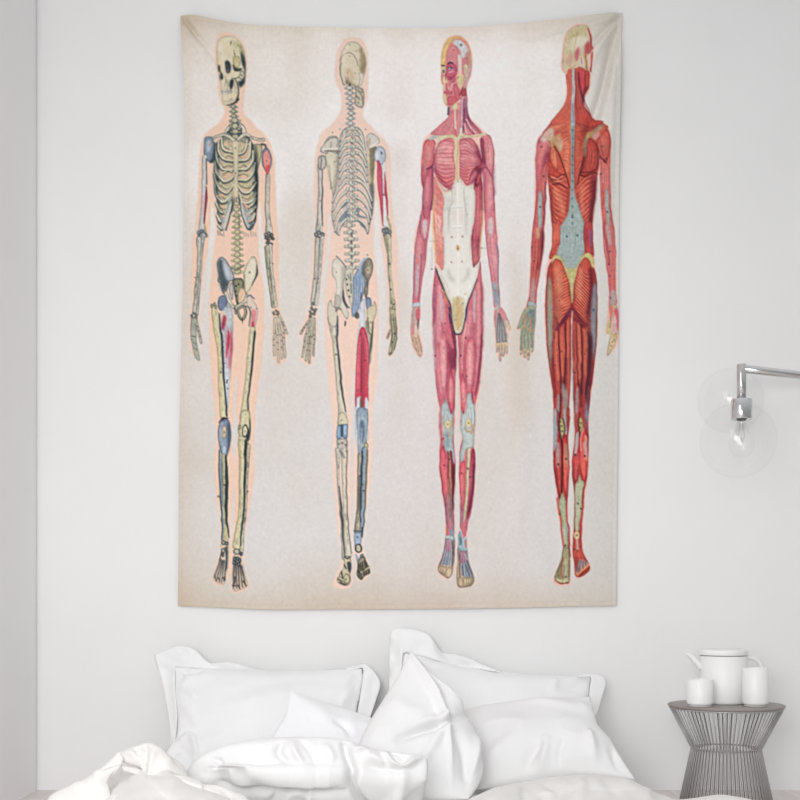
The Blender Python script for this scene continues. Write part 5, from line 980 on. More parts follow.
# ================================================================== fourth figure: muscles from behind
H4, T4, P4, K4, S4, F4 = Z(520, 15, 110), Z(515, 110, 120), Z(515, 220, 120), Z(515, 310, 120), Z(530, 410, 110), Z(530, 500, 110)
VER, VLT, VDK = (206, 76, 62), (238, 150, 122), (116, 24, 28)
SIN, SIND = (172, 184, 178), (120, 140, 142)
rim4 = (H4(430, 74, 360, 110, 318, 190, 300, 320, 302, 410, 328, 460, 330, 600, 300, 690, 220, 790) + T4(180, 160, 142, 220, 132, 330, 132, 480, 128, 640, 125, 760) + P4(112, 80, 104, 220, 96, 380, 86, 520, 50, 620, 14, 720) + K4(16, 128, 36, 150, 28, 280, 50, 310, 84, 332, 116, 280, 132, 130)
        + P4(136, 600, 146, 480, 170, 320, 192, 200, 200, 60) + T4(204, 700, 212, 520, 222, 500, 236, 700) + P4(244, 60, 240, 180, 210, 320, 200, 480) + K4(196, 60, 214, 300, 240, 500, 254, 620)
        + S4(166, 60, 176, 160, 166, 330, 190, 580) + F4(196, 60, 238, 300, 232, 420, 172, 570, 190, 612, 250, 622, 292, 600, 296, 500, 292, 340, 278, 120)
        + S4(276, 620, 290, 420, 276, 200, 294, 60) + K4(362, 660, 372, 300, 374, 60) + P4(380, 570) + K4(386, 300, 392, 640) + S4(320, 60, 326, 150, 304, 380, 320, 600)
        + F4(320, 120, 304, 340, 322, 480, 330, 550, 364, 570, 436, 510, 430, 470, 388, 360, 380, 200, 388, 60) + S4(410, 560, 428, 380, 420, 180, 430, 60)
        + K4(490, 640, 520, 480, 548, 200) + P4(550, 560, 546, 400, 525, 240, 518, 60) + T4(540, 560, 546, 420, 562, 480, 572, 640) + P4(582, 80, 600, 260, 622, 440, 618, 600, 606, 740) + K4(608, 160, 640, 150, 612, 290, 624, 300, 680, 220, 694, 130)
        + P4(690, 640, 676, 500, 676, 300, 660, 100) + T4(640, 640, 630, 400, 632, 240, 610, 130, 540, 60) + H4(600, 790, 480, 690, 464, 620, 500, 560, 508, 430, 524, 320, 520, 210, 496, 120))
fill(rim4, (244, 160, 140), .75, fe=.55)
# arms
arm4 = T4(160, 190, 210, 160, 250, 210, 230, 300, 216, 380, 206, 540, 202, 680) + P4(194, 60, 188, 200, 160, 340, 142, 480, 136, 580, 78, 580, 98, 480, 104, 300, 110, 120) + T4(128, 700, 142, 540, 136, 400, 140, 280)
muscle(arm4, (206, 92, 92), (120, 36, 60), 1.2, .65)
muscle(T4(160, 220, 236, 210, 236, 270, 214, 330, 184, 370, 152, 520, 140, 440, 138, 320), (220, 122, 126), (160, 60, 84), 1.2, .6); fib(T4(180, 215, 146, 330, 148, 500), T4(236, 220, 206, 320, 165, 420), 10, .8, (172, 66, 90), .6); fill(T4(196, 300, 226, 290, 200, 380, 182, 400), (150, 50, 84), .7, fe=.8)
muscle(T4(190, 370, 212, 360, 212, 480, 196, 560, 190, 680, 178, 560, 164, 500, 172, 420), (198, 84, 84), (120, 34, 56), 1, .65); fib(T4(180, 380, 170, 480, 182, 640), T4(208, 380, 206, 520, 192, 660), 6, .8, (240, 160, 140), .6); fill(T4(160, 560, 176, 545, 180, 680, 174, 780, 156, 780, 152, 660), SIN, 1, edge=(110, 130, 140), er=1, ea=.6); line(T4(200, 480, 200, 640, 186, 770), 1.2, (110, 40, 80), .7); dots(T4(174, 250, 190, 440, 168, 648), 1.0, (60, 30, 50))
fib(P4(118, 90, 108, 260, 96, 540), P4(190, 60, 180, 230, 136, 540), 14, 1.0, (132, 32, 40), .65); fib(P4(118, 90, 108, 260, 96, 540), P4(190, 60, 180, 230, 136, 540), 9, 1.0, (234, 130, 104), .55); fill(P4(176, 60, 192, 80, 186, 190, 170, 260), (90, 34, 60), .6, fe=.8); fill(P4(140, 60, 165, 60, 160, 120, 145, 120), (206, 184, 130), .7, fe=.5)
fill(P4(112, 400, 134, 400, 130, 540, 100, 540), (170, 170, 170), .6, fe=.6); fill(P4(96, 540, 140, 560, 138, 596, 84, 572), (176, 184, 184), 1, edge=(100, 120, 124), er=.8, ea=.7); dots(P4(112, 184, 126, 276), .9, (70, 20, 24))
fill(P4(84, 575, 138, 590, 134, 680, 128, 760) + K4(122, 270, 108, 280, 104, 200, 96, 325, 80, 332, 76, 250, 68, 318, 54, 312, 56, 230, 42, 296, 30, 286, 36, 180, 36, 120, 24, 130, 16, 118) + P4(40, 640), (170, 170, 140), 1, sm=True, edge=(96, 104, 96), er=.8, ea=.65)
fill(P4(80, 600, 132, 600, 128, 720, 60, 720, 50, 680), (150, 158, 140), .8, fe=.5)
for q in (P4(100, 600, 66, 660, 30, 718), P4(104, 600, 76, 690) + K4(48, 150, 36, 270), P4(110, 600, 96, 700) + K4(66, 150, 62, 290), P4(118, 600, 110, 700) + K4(88, 150, 86, 310), P4(126, 600, 122, 700) + K4(112, 150, 112, 270)): line(q, 1.3, (104, 128, 134), .7)
for q in (P4(70, 630, 60, 700), P4(96, 650, 106, 720), P4(60, 710, 112, 740)): line(q, 1.6, (214, 130, 80), .7)
for p_ in K4(36, 280, 62, 268, 64, 300, 86, 280, 88, 320, 112, 265): ell(p_, 1.0, 1.5, (206, 200, 160), .8)
arm4r = T4(545, 160, 590, 130, 622, 180, 632, 260, 628, 380, 634, 560, 642, 680) + P4(660, 60, 674, 200, 672, 330, 672, 480, 676, 560, 628, 580, 628, 480, 610, 340, 588, 180, 582, 60) + T4(572, 640, 562, 480, 560, 340)
muscle(arm4r, (214, 100, 92), (130, 40, 56), 1.2, .6)
muscle(T4(530, 170, 570, 150, 610, 150, 626, 220, 622, 310, 600, 370, 570, 330, 545, 260), (196, 72, 66), (100, 26, 34), 1.3, .7); fib(T4(545, 180, 560, 300, 598, 360), T4(606, 160, 620, 260, 604, 360), 9, .9, (236, 140, 116), .55); fib(T4(545, 180, 560, 300, 598, 360), T4(606, 160, 620, 260, 604, 360), 7, .8, (110, 26, 36), .6)
line(T4(562, 320, 590, 350, 604, 372), 1.3, (70, 20, 40), .8); fib(T4(565, 350, 572, 480, 586, 620), T4(622, 360, 630, 500, 630, 600), 9, .9, (150, 50, 62), .6); fib(T4(565, 350, 572, 480, 586, 620), T4(622, 360, 630, 500, 630, 600), 6, 1.0, (244, 186, 166), .7); fill(T4(598, 560, 614, 545, 626, 660, 630, 770, 612, 770, 600, 660), SIN, 1, edge=(116, 136, 144), er=1, ea=.6); line(T4(580, 500, 586, 600, 584, 640), 1.4, (170, 50, 60), .7); dots(T4(578, 254, 568, 432, 610, 688, 604, 340), 1.0, (40, 30, 50))
fib(P4(590, 20, 606, 240, 634, 540), P4(656, 40, 672, 240, 668, 540), 14, 1.0, (160, 50, 66), .6); fib(P4(590, 20, 606, 240, 634, 540), P4(656, 40, 672, 240, 668, 540), 9, 1.0, (240, 176, 164), .6); fill(P4(604, 50, 624, 60, 640, 160, 624, 160), (190, 196, 196), .8, fe=.5); line(P4(596, 20, 590, 90, 612, 180, 628, 300), 1.1, (120, 40, 60), .7); line(P4(630, 20, 650, 120), 2, (196, 120, 110), .6)
fill(P4(636, 480, 668, 480, 668, 570, 632, 570), (176, 180, 180), .8, fe=.5); dots(P4(630, 212, 624, 296, 632, 376, 634, 520), 1.0, (110, 30, 50))
fill(P4(626, 575, 674, 570, 690, 640, 692, 700) + K4(690, 150, 668, 220, 626, 300, 612, 296, 618, 240, 634, 160, 622, 164, 610, 150) + P4(616, 700, 634, 640), (206, 186, 150), 1, edge=(130, 110, 90), er=.9, ea=.6)
fill(P4(660, 600, 684, 600, 692, 680, 684, 740, 670, 690), (204, 70, 88), .9, fe=.4); fill(P4(640, 660, 672, 640, 678, 760, 645, 760), (214, 176, 176), .9, fe=.4); fill(P4(626, 580, 655, 580, 646, 650, 630, 640), (214, 110, 110), .85, fe=.4); fill(P4(614, 700, 632, 660, 634, 720) + K4(620, 160, 610, 150), (206, 190, 130), .9, fe=.3); line(K4(640, 160, 676, 180), 1.2, (206, 170, 80), .8); line(P4(640, 650, 632, 720), 1, (150, 90, 80), .7); dots(K4(648, 212, 660, 200, 640, 240, 672, 160), .8, (110, 90, 70))
# legs
lg = P4(240, 280, 214, 360, 204, 480, 202, 600) + K4(212, 260, 236, 440, 254, 580, 256, 720) + S4(172, 120, 168, 300, 180, 460, 204, 640) + F4(222, 180, 238, 330, 236, 420, 290, 420, 288, 330, 272, 160) + S4(272, 640, 286, 420, 276, 200, 292, 60) + K4(360, 680, 372, 400, 374, 130) + P4(380, 570, 372, 500, 340, 360, 300, 270)
muscle(lg, (180, 58, 52), (100, 24, 30), 1.6, .7)
lgr = P4(480, 250, 520, 300, 544, 400, 548, 560) + K4(546, 160, 530, 360, 502, 560, 488, 700) + S4(420, 100, 426, 260, 414, 460, 392, 640) + F4(382, 140, 372, 230, 372, 280, 320, 280, 320, 160) + S4(322, 620, 304, 420, 326, 200, 322, 80) + K4(392, 660, 386, 400, 378, 130) + P4(382, 570, 394, 480, 420, 340)
muscle(lgr, (166, 48, 46), (80, 20, 30), 1.8, .75)
fill(P4(216, 400, 246, 420, 254, 600, 252, 760) + K4(254, 250, 238, 400, 222, 280, 212, 120), (156, 154, 138), .95, fe=.6, edge=(120, 70, 60), er=1.2, ea=.6); fill(P4(226, 440, 244, 440, 244, 560, 226, 560), (190, 140, 100), .5, fe=.8)
fill(P4(500, 480, 540, 420, 546, 560, 542, 700) + K4(540, 200, 524, 330, 512, 300, 504, 160) + P4(500, 640), (136, 140, 148), .95, fe=.6, edge=(90, 70, 80), er=1.2, ea=.5); dots(P4(522, 600), 1.4, (60, 70, 90))
for (A_, B_, n_) in ((K4(262, 120, 250, 260, 272, 440, 300, 560), K4(288, 120, 296, 300, 308, 500), 7), (K4(296, 120, 302, 300, 312, 500), K4(330, 100, 336, 300, 326, 480), 7), (K4(340, 60, 344, 300, 340, 660), K4(370, 60, 368, 300, 356, 660), 6), (K4(386, 60, 388, 300, 398, 640), K4(404, 60, 412, 300, 412, 600), 5), (K4(408, 60, 414, 300, 424, 560), K4(434, 90, 446, 300, 436, 520), 7), (K4(444, 110, 452, 300, 446, 560), K4(480, 120, 486, 300, 462, 620), 8)):
    fib(A_, B_, n_, 1.2, (226, 104, 76), .65); fib(A_, B_, max(3, n_ - 3), .9, (90, 16, 24), .6)
for q in (K4(290, 120, 294, 300, 308, 520), K4(336, 90, 338, 300, 322, 500), K4(438, 100, 448, 320, 440, 560), K4(406, 100, 414, 300, 418, 500), K4(490, 130, 494, 320, 470, 560)): line(q, 1.8, (60, 12, 24), .75)
fill(K4(480, 150, 510, 180, 512, 330, 492, 480, 476, 600, 462, 560, 486, 400), (56, 16, 34), .8, fe=.9); fill(K4(496, 470, 490, 560, 478, 680, 470, 600), (50, 60, 110), .5, fe=.6)
fill(K4(308, 500, 330, 500, 350, 560, 352, 700, 330, 760, 320, 620), (150, 156, 150), .8, fe=.6); fill(K4(286, 560, 300, 600, 296, 720, 270, 790, 280, 660), (156, 166, 166), .85, fe=.5); line(K4(304, 560, 302, 660, 290, 780), 2.0, (80, 20, 30), .8); fill(K4(410, 520, 424, 540, 420, 660, 400, 780, 400, 640), (160, 160, 160), .8, fe=.5); fill(K4(468, 640, 482, 640, 478, 780, 466, 780), (120, 130, 160), .8, fe=.5)
line(K4(376, 60, 378, 300), 1.2, (236, 200, 190), .9); line(P4(378, 580, 378, 700) + K4(378, 200), 1.0, (244, 216, 206), .9)
for p_ in K4(268, 370, 310, 276, 424, 260, 466, 296, 400, 420): dots([p_], 1.1, (60, 14, 20))
for p_, w_, a_ in ((K4(276, 140, 270, 300, 284, 460), 2.8, .6), (K4(312, 130, 316, 300, 318, 440), 2.4, .5), (K4(354, 80, 354, 300, 352, 520), 2.2, .45), (K4(396, 80, 400, 280, 404, 480), 2.0, .5), (K4(422, 90, 430, 280, 430, 460), 2.8, .65), (K4(464, 120, 470, 280, 462, 440), 2.6, .55)):
    soft(p_, w_, (236, 118, 86), a_)
for p_, w_, a_ in ((K4(250, 320, 262, 480, 272, 580), 2.2, .5), (K4(340, 330, 336, 520), 3, .55), (K4(370, 100, 370, 400), 1.6, .5), (K4(446, 360, 446, 560), 3, .55), (K4(500, 300, 490, 500), 4, .6), (K4(386, 400, 392, 600), 1.6, .5), (K4(260, 110, 310, 90, 350, 40), 2.6, .6), (K4(400, 60, 450, 110, 490, 120), 2.6, .6)):
    soft(p_, w_, (70, 12, 30), a_)
# knee hollows and calves
fill(S4(172, 10, 190, 0, 200, 120, 186, 280, 172, 300, 168, 140), (160, 172, 178), .95, fe=.3); fill(S4(240, 10, 266, 10, 272, 130, 262, 180, 246, 150), (160, 166, 160), .9, fe=.4); muscle(S4(196, 0, 216, 60, 206, 160, 196, 120), (180, 60, 60), (90, 20, 30), .9, .6); muscle(S4(264, 0, 290, 0, 276, 120, 268, 160), (180, 50, 56), (100, 24, 36), .9, .6)
fill(S4(218, 60, 238, 70, 248, 150, 234, 210, 218, 170, 210, 120), (190, 180, 120), 1, edge=(90, 80, 60), er=1, ea=.7); dots(S4(228, 118, 232, 155, 220, 85), 1.0, (50, 40, 30)); line(S4(218, 20, 212, 80, 214, 150, 228, 230), 1.6, (60, 16, 30), .8); line(S4(240, 60, 252, 130, 240, 200), 1.2, (70, 20, 36), .7)
muscle(S4(208, 180, 224, 210, 230, 320, 230, 480, 224, 600, 208, 640, 182, 500, 168, 390, 178, 300, 196, 250), (178, 42, 44), (96, 18, 24), 1.4, .7); fib(S4(200, 260, 184, 400, 206, 610), S4(222, 240, 226, 420, 216, 610), 8, .9, (222, 90, 76), .55); fill(S4(192, 240, 210, 250, 212, 360, 200, 430, 190, 330), (166, 168, 166), .85, fe=.5)
muscle(S4(240, 210, 260, 180, 272, 280, 284, 400, 280, 520, 268, 660, 246, 580, 234, 480, 234, 320), (206, 52, 50), (120, 20, 26), 1.3, .65); fib(S4(244, 230, 240, 400, 264, 640), S4(262, 220, 278, 400, 272, 640), 8, .9, (238, 120, 96), .6); fill(S4(254, 250, 270, 270, 272, 400, 276, 440, 258, 380), (150, 150, 120), .85, fe=.5); line(S4(230, 220, 234, 400, 230, 600), 2.0, (60, 12, 22), .8); dots(S4(204, 396, 262, 358), 1.2, (40, 40, 40))
fill(S4(236, 595, 250, 640, 268, 690, 270, 800) + F4(274, 160, 278, 330, 262, 350, 244, 330, 222, 120) + S4(206, 680, 214, 640), (176, 178, 146), 1, edge=(110, 100, 80), er=1.2, ea=.6); line(S4(264, 680, 268, 800) + F4(282, 200, 288, 330), 1.6, (170, 50, 44), .85); line(S4(196, 640, 212, 760) + F4(222, 160, 238, 330), 1.6, (190, 60, 50), .85); fill(F4(248, 180, 262, 180, 266, 260, 254, 260), (180, 190, 206), .7, fe=.5); dots(F4(214, 104, 256, 326), 1.0, (50, 30, 30))
fill(S4(320, 60, 345, 20, 350, 150, 330, 200), (170, 60, 56), .8, fe=.5); fill(S4(352, 60, 378, 60, 386, 130, 366, 170, 352, 140), (184, 170, 110), 1, edge=(90, 60, 44), er=1, ea=.7); dots(S4(370, 96, 362, 130), .9, (50, 40, 30)); fill(S4(396, 60, 418, 60, 422, 160, 404, 140), (150, 60, 66), .8, fe=.4); fill(S4(400, 10, 424, 10, 420, 90, 404, 70), (130, 140, 166), .7, fe=.4)
line(S4(360, 20, 352, 100, 362, 190), 1.6, (90, 20, 36), .8)
muscle(S4(330, 210, 352, 150, 358, 260, 358, 400, 346, 500, 326, 535, 310, 470, 304, 380), (196, 48, 52), (110, 20, 30), 1.3, .65); fill(S4(332, 190, 352, 160, 352, 240, 336, 330, 324, 320), (180, 186, 188), .9, fe=.4); fib(S4(326, 320, 312, 420, 330, 520), S4(356, 300, 356, 420, 340, 520), 7, .9, (236, 116, 104), .6)
muscle(S4(366, 200, 390, 120, 410, 180, 424, 300, 420, 420, 400, 520, 378, 500, 364, 420, 360, 300), (214, 56, 54), (120, 20, 28), 1.3, .65); fib(S4(372, 220, 368, 400, 392, 500), S4(404, 200, 418, 380, 404, 500), 9, .9, (240, 126, 100), .6); line(S4(372, 300, 370, 200, 390, 130), 1.0, (244, 190, 170), .8); fill(S4(390, 240, 412, 240, 412, 360, 396, 340), (190, 176, 176), .8, fe=.5); fill(S4(396, 180, 414, 200, 416, 250, 402, 240), (222, 160, 130), .8, fe=.4); dots(S4(330, 328, 398, 336), 1.3, (60, 40, 50))
fill(S4(358, 470, 372, 510, 392, 530, 380, 640, 368, 780) + F4(360, 160, 352, 230, 326, 220, 326, 100) + S4(326, 720, 326, 560, 346, 520), (184, 186, 156), 1, edge=(120, 104, 84), er=1.1, ea=.6); line(S4(400, 540, 384, 660, 376, 780) + F4(372, 150, 370, 260), 2.0, (190, 60, 56), .85); line(S4(392, 560, 376, 680), .9, (70, 30, 30), .6); dots(S4(348, 682, 368, 718), 1.0, (50, 30, 30))
# feet
fill(F4(244, 330, 264, 350, 282, 330, 288, 420, 294, 500, 290, 580, 268, 606, 210, 604, 178, 570, 184, 540, 210, 480, 228, 420), (166, 158, 120), 1, edge=(84, 66, 50), er=1.2, ea=.75); fill(F4(245, 440, 280, 440, 286, 560, 262, 590, 240, 560), (196, 186, 156), .8, fe=.6); line(F4(240, 420, 230, 500, 234, 560), 1.8, (150, 70, 44), .7); line(F4(185, 582, 225, 604, 280, 598), 1.8, (96, 50, 34), .85); dots(F4(264, 558), 1.3, (60, 70, 80))
for q in (F4(226, 440, 196, 560), F4(250, 470, 246, 570), F4(216, 540, 214, 590), F4(282, 440, 286, 560)): line(q, .9, (96, 84, 60), .7)
for p_ in F4(196, 578, 212, 586, 228, 590, 250, 592, 272, 584): ell(p_, 1.4, 1.6, (206, 196, 156), .9)
fill(F4(320, 240, 360, 240, 376, 300, 388, 380, 430, 470, 432, 510, 400, 545, 362, 562, 330, 545, 322, 470, 308, 390, 312, 300), (176, 52, 46), 1, edge=(96, 24, 26), er=1.3, ea=.7); fib(F4(322, 300, 318, 400, 336, 500), F4(370, 290, 384, 390, 410, 460), 8, 1.0, (232, 110, 84), .6)
ell(F4(338, 258)[0], 3.0, 4.4, (226, 204, 160), 1, edge=(190, 100, 70), er=1.0, ea=.7); dots(F4(338, 258), 1.0, (60, 60, 60)); line(F4(340, 290, 346, 360), 2.2, (196, 180, 170), .8); dots(F4(346, 364, 322, 358, 366, 340), .9, (50, 20, 20))
fill(F4(342, 470, 366, 430, 400, 440, 426, 470, 380, 510, 345, 545, 330, 520), (176, 140, 130), .95, fe=.3)
for q in (F4(350, 450, 338, 520), F4(366, 440, 358, 520), F4(382, 440, 384, 500), F4(398, 445, 408, 480)): line(q, 1.2, (90, 100, 110), .8)
line(F4(345, 545, 390, 505, 428, 470), 1.6, (236, 150, 90), .9); fill(F4(350, 550, 396, 510, 430, 480, 430, 510, 398, 544, 364, 560), (140, 40, 26), .95, fe=.2)
# trunk
trunk = T4(370, -10, 300, 40, 220, 110, 180, 170, 232, 230, 220, 340, 218, 440, 226, 560, 240, 720) + P4(246, 40, 244, 170, 226, 260, 300, 240, 440, 230, 522, 250, 516, 120, 518, 0) + T4(536, 560, 548, 420, 556, 320, 540, 240, 600, 150, 610, 130, 540, 70, 440, -10)
muscle(trunk, (202, 76, 60), (110, 26, 28), 1.5, .6)
fill(T4(366, 0, 372, 200, 366, 400, 368, 520, 340, 440, 310, 360, 290, 280, 262, 230, 290, 190, 320, 160, 250, 150, 220, 130, 290, 60), (214, 92, 66), 1, fe=.3, edge=(150, 44, 36), er=1.1, ea=.5)
fib(T4(364, 10, 300, 60, 240, 130), T4(366, 150, 330, 160, 300, 170), 13, .9, (120, 24, 26), .6); fib(T4(366, 20, 310, 70, 250, 135), T4(368, 140, 335, 150, 300, 165), 9, .9, (244, 160, 120), .6)
fib(T4(368, 170, 330, 190, 280, 240), T4(368, 500, 350, 440, 330, 390), 15, .9, (140, 34, 30), .55); fib(T4(368, 180, 330, 200, 285, 245), T4(368, 490, 352, 440, 330, 390), 10, .9, (246, 160, 116), .6)
fill(T4(398, 0, 430, 0, 500, 60, 580, 110, 500, 130, 470, 160, 470, 250, 440, 400, 412, 500, 396, 520, 392, 300), (206, 78, 58), 1, fe=.3, edge=(116, 28, 30), er=1.2, ea=.6)
fib(T4(400, 10, 460, 60, 560, 110), T4(400, 150, 440, 150, 480, 140), 13, .9, (96, 18, 26), .6); fib(T4(400, 20, 450, 60, 540, 105), T4(400, 140, 440, 140, 480, 135), 8, .9, (240, 140, 104), .55); fib(T4(398, 180, 440, 190, 466, 210), T4(404, 500, 425, 430, 440, 380), 15, .9, (120, 26, 28), .55); fib(T4(398, 180, 440, 190, 466, 210), T4(404, 500, 425, 430, 440, 380), 9, .9, (240, 146, 106), .55)
fill(T4(450, 0, 520, 70, 580, 112, 540, 100, 480, 60), (96, 20, 34), .7, fe=.7); fill(T4(470, 60, 530, 80, 480, 130, 440, 180), (120, 30, 30), .45, fe=1.2)
muscle(T4(236, 240, 256, 232, 280, 330, 284, 410, 268, 400, 232, 330), (206, 84, 62), (110, 26, 28), 1.1, .65); fib(T4(244, 250, 240, 320, 272, 395), T4(258, 245, 276, 330, 282, 400), 6, .9, (242, 150, 110), .6); muscle(T4(224, 330, 262, 400, 318, 430, 340, 440, 320, 470, 240, 450, 220, 400), (200, 66, 52), (110, 24, 28), 1.1, .65)
muscle(T4(466, 230, 500, 190, 530, 220, 552, 290, 548, 380, 530, 420, 480, 440, 432, 440, 450, 340), (186, 56, 48), (96, 20, 28), 1.4, .7); fib(T4(476, 240, 466, 340, 440, 430), T4(530, 240, 546, 330, 520, 420), 11, .9, (236, 126, 96), .55); fib(T4(476, 240, 466, 340, 440, 430), T4(530, 240, 546, 330, 520, 420), 8, .9, (96, 18, 26), .55)
for k in range(14):
    y = 455 + k * 22
    line(T4(226 + k * 2, y - 30 + k * 5, 270, y - 10 + k * 10, 352 - max(0, k - 6) * 7, min(y + 40 + k * 8, 790)), [.5, 1.0, .5], (116, 24, 26), .6); line(T4(230 + k * 2, y - 16 + k * 5, 270, y + 4 + k * 10, 350 - max(0, k - 6) * 7, min(y + 52 + k * 8, 795)), [.4, 1.0, .4], (242, 140, 104), .6)
    line(T4(540 - k * 2, y - 30 + k * 5, 480, y - 20 + k * 10, 412 + max(0, k - 7) * 7, min(y + 50 + k * 8, 790)), [.5, 1.0, .5], (104, 20, 28), .6); line(T4(536 - k * 2, y - 18 + k * 5, 480, y - 6 + k * 10, 414 + max(0, k - 7) * 7, min(y + 62 + k * 8, 795)), [.4, 1.0, .4], (240, 136, 100), .55)
for q in (T4(222, 440, 260, 470, 300, 440, 330, 432), T4(232, 470, 280, 490, 330, 470), T4(250, 500, 300, 500, 340, 520), T4(258, 235, 300, 320, 345, 450, 362, 520), T4(430, 440, 470, 450, 520, 420, 545, 430), T4(440, 420, 490, 420, 530, 400), T4(470, 250, 440, 380, 414, 500)): line(q, 1.2, (70, 14, 20), .75)
for q in (T4(240, 450, 280, 462, 320, 442), T4(260, 480, 300, 482, 335, 462)): line(q, .9, (248, 180, 140), .8)
fill(T4(500, 450, 540, 440, 536, 600, 510, 760, 496, 780), (120, 30, 50), .6, fe=1.0)
for p_, w_, a_ in ((T4(330, 70, 280, 110, 240, 140), 5, .55), (T4(340, 220, 345, 300, 352, 400), 4, .5), (T4(420, 90, 460, 110), 4, .35), (T4(420, 220, 416, 320), 3.4, .4), (T4(255, 300, 268, 370), 3, .5), (T4(270, 540, 300, 600, 320, 680), 6, .45), (T4(450, 520, 440, 600, 450, 680), 5, .4), (T4(180, 260, 160, 360), 3.4, .45), (T4(580, 190, 590, 280), 3, .4)):
    soft(p_, w_, (244, 156, 122), a_, 1.4)
for p_, w_, a_ in ((T4(240, 520, 244, 640, 262, 760), 2.4, .5), (T4(530, 480, 522, 600, 500, 740), 4, .6), (T4(350, 520, 354, 600, 340, 690), 1.8, .5), (T4(420, 560, 430, 660), 1.6, .5), (T4(226, 250, 214, 320), 2, .5), (T4(470, 260, 455, 360, 440, 420), 2.4, .55), (T4(546, 260, 552, 330, 540, 400), 2, .5), (T4(470, 70, 530, 110), 3, .5), (T4(300, 60, 250, 110), 1.4, .35)):
    soft(p_, w_, (84, 14, 28), a_)
# shoulder sinew
fill(T4(170, 190, 215, 130, 250, 130, 262, 170, 240, 205, 180, 222), (214, 204, 192), .8, fe=.7, edge=(170, 120, 110), er=1, ea=.5); fill(T4(222, 185, 262, 180, 310, 160, 290, 200, 312, 250, 296, 290, 275, 250, 255, 240, 240, 260, 232, 210), (186, 176, 120), .75, fe=.8); fill(T4(280, 200, 310, 190, 320, 240, 300, 270), (206, 206, 190), .6, fe=.9)
fill(T4(468, 170, 500, 140, 560, 110, 590, 120, 560, 150, 510, 170, 490, 200, 470, 300, 455, 310, 458, 240), (160, 158, 124), .8, fe=.7, edge=(110, 100, 90), er=.9, ea=.5); ell(T4(500, 155)[0], 2.6, 1.8, (206, 186, 90), .7, fe=.4); ell(T4(490, 172)[0], 1.6, 1.8, (206, 186, 90), .7, fe=.4); fill(T4(505, 170, 550, 150, 560, 180, 530, 210), (206, 190, 180), .65, fe=.8)
fib(T4(200, 150, 190, 190, 180, 215), T4(250, 140, 250, 180, 240, 205), 7, .7, (236, 180, 160), .6); fib(T4(240, 185, 270, 230, 280, 260), T4(300, 165, 312, 210, 310, 260), 8, .7, (226, 150, 110), .6); fib(T4(500, 150, 530, 140, 570, 125), T4(510, 175, 545, 160, 580, 140), 5, .7, (200, 120, 90), .6)
# spine sinew and loin
fill(T4(370, -12, 396, -12, 396, 60, 392, 300, 394, 520, 410, 600, 440, 690, 466, 790) + P4(456, 60, 462, 200, 440, 270, 400, 330, 376, 350, 350, 330, 310, 260, 275, 240, 296, 160, 300, 40) + T4(310, 770, 350, 690, 366, 600, 372, 400, 366, 200), (166, 180, 176), 1, edge=(116, 136, 138), er=1.5, ea=.55)
fib(P4(320, 20, 316, 140, 350, 280), P4(450, 30, 450, 150, 400, 290), 12, 1.0, (126, 150, 154), .6); fib(P4(320, 20, 316, 140, 350, 280), P4(450, 30, 450, 150, 400, 290), 8, .9, (208, 218, 214), .65); fib(T4(384, 20, 380, 400), T4(386, 60, 384, 760), 3, 1.0, (110, 130, 134), .6)
for y in range(30, 800, 56): ell(T4(382, y)[0], .9, 1.6, (84, 104, 112), .75)
dots(P4(344, 112, 416, 106) + T4(382, 716, 382, 100), 1.2, (50, 76, 84))
line(T4(372, 20, 372, 500), .8, (206, 130, 110), .6)
muscle(P4(276, 170, 260, 230, 240, 240, 244, 170, 254, 60, 300, 0, 300, 160), (200, 74, 58), (120, 34, 34), 1, .6); fib(P4(256, 20, 250, 200), P4(300, 10, 290, 160), 6, .9, (242, 150, 116), .6); muscle(P4(460, 30, 516, 30, 514, 200, 520, 236, 490, 220, 462, 200), (190, 62, 62), (100, 24, 40), 1.2, .65); fib(P4(468, 30, 470, 200), P4(510, 30, 512, 220), 6, 1.0, (110, 24, 40), .6); fill(P4(494, 80, 510, 70, 510, 180, 498, 170), (120, 90, 150), .6, fe=.4)
# hips
fill(P4(244, 300, 250, 250, 280, 236, 312, 262, 360, 380, 376, 520, 372, 560, 384, 560, 388, 460, 400, 380, 424, 290, 450, 240, 490, 220, 524, 260, 520, 320, 470, 250, 430, 300, 396, 400, 360, 400, 300, 270, 262, 280), (206, 194, 130), .95, edge=(150, 130, 80), er=.8, ea=.5)
fill(P4(345, 330, 410, 330, 400, 400, 386, 540, 370, 540, 360, 400), (196, 188, 122), .95, fe=.3)
for y in range(360, 540, 40): ell(P4(380, y)[0], 1.1, 2.0, (216, 206, 150), .8); 
glL = P4(262, 262, 240, 330, 246, 420, 262, 520, 258, 640, 268, 745, 320, 680, 366, 590, 376, 560, 366, 470, 356, 400, 320, 310, 290, 268)
muscle(glL, (208, 82, 60), (120, 28, 28), 1.3, .6)
glR = P4(470, 252, 430, 300, 400, 390, 390, 500, 384, 580, 420, 640, 480, 700, 496, 700, 492, 600, 510, 480, 516, 380, 505, 290)
muscle(glR, (200, 72, 56), (104, 22, 28), 1.4, .65)
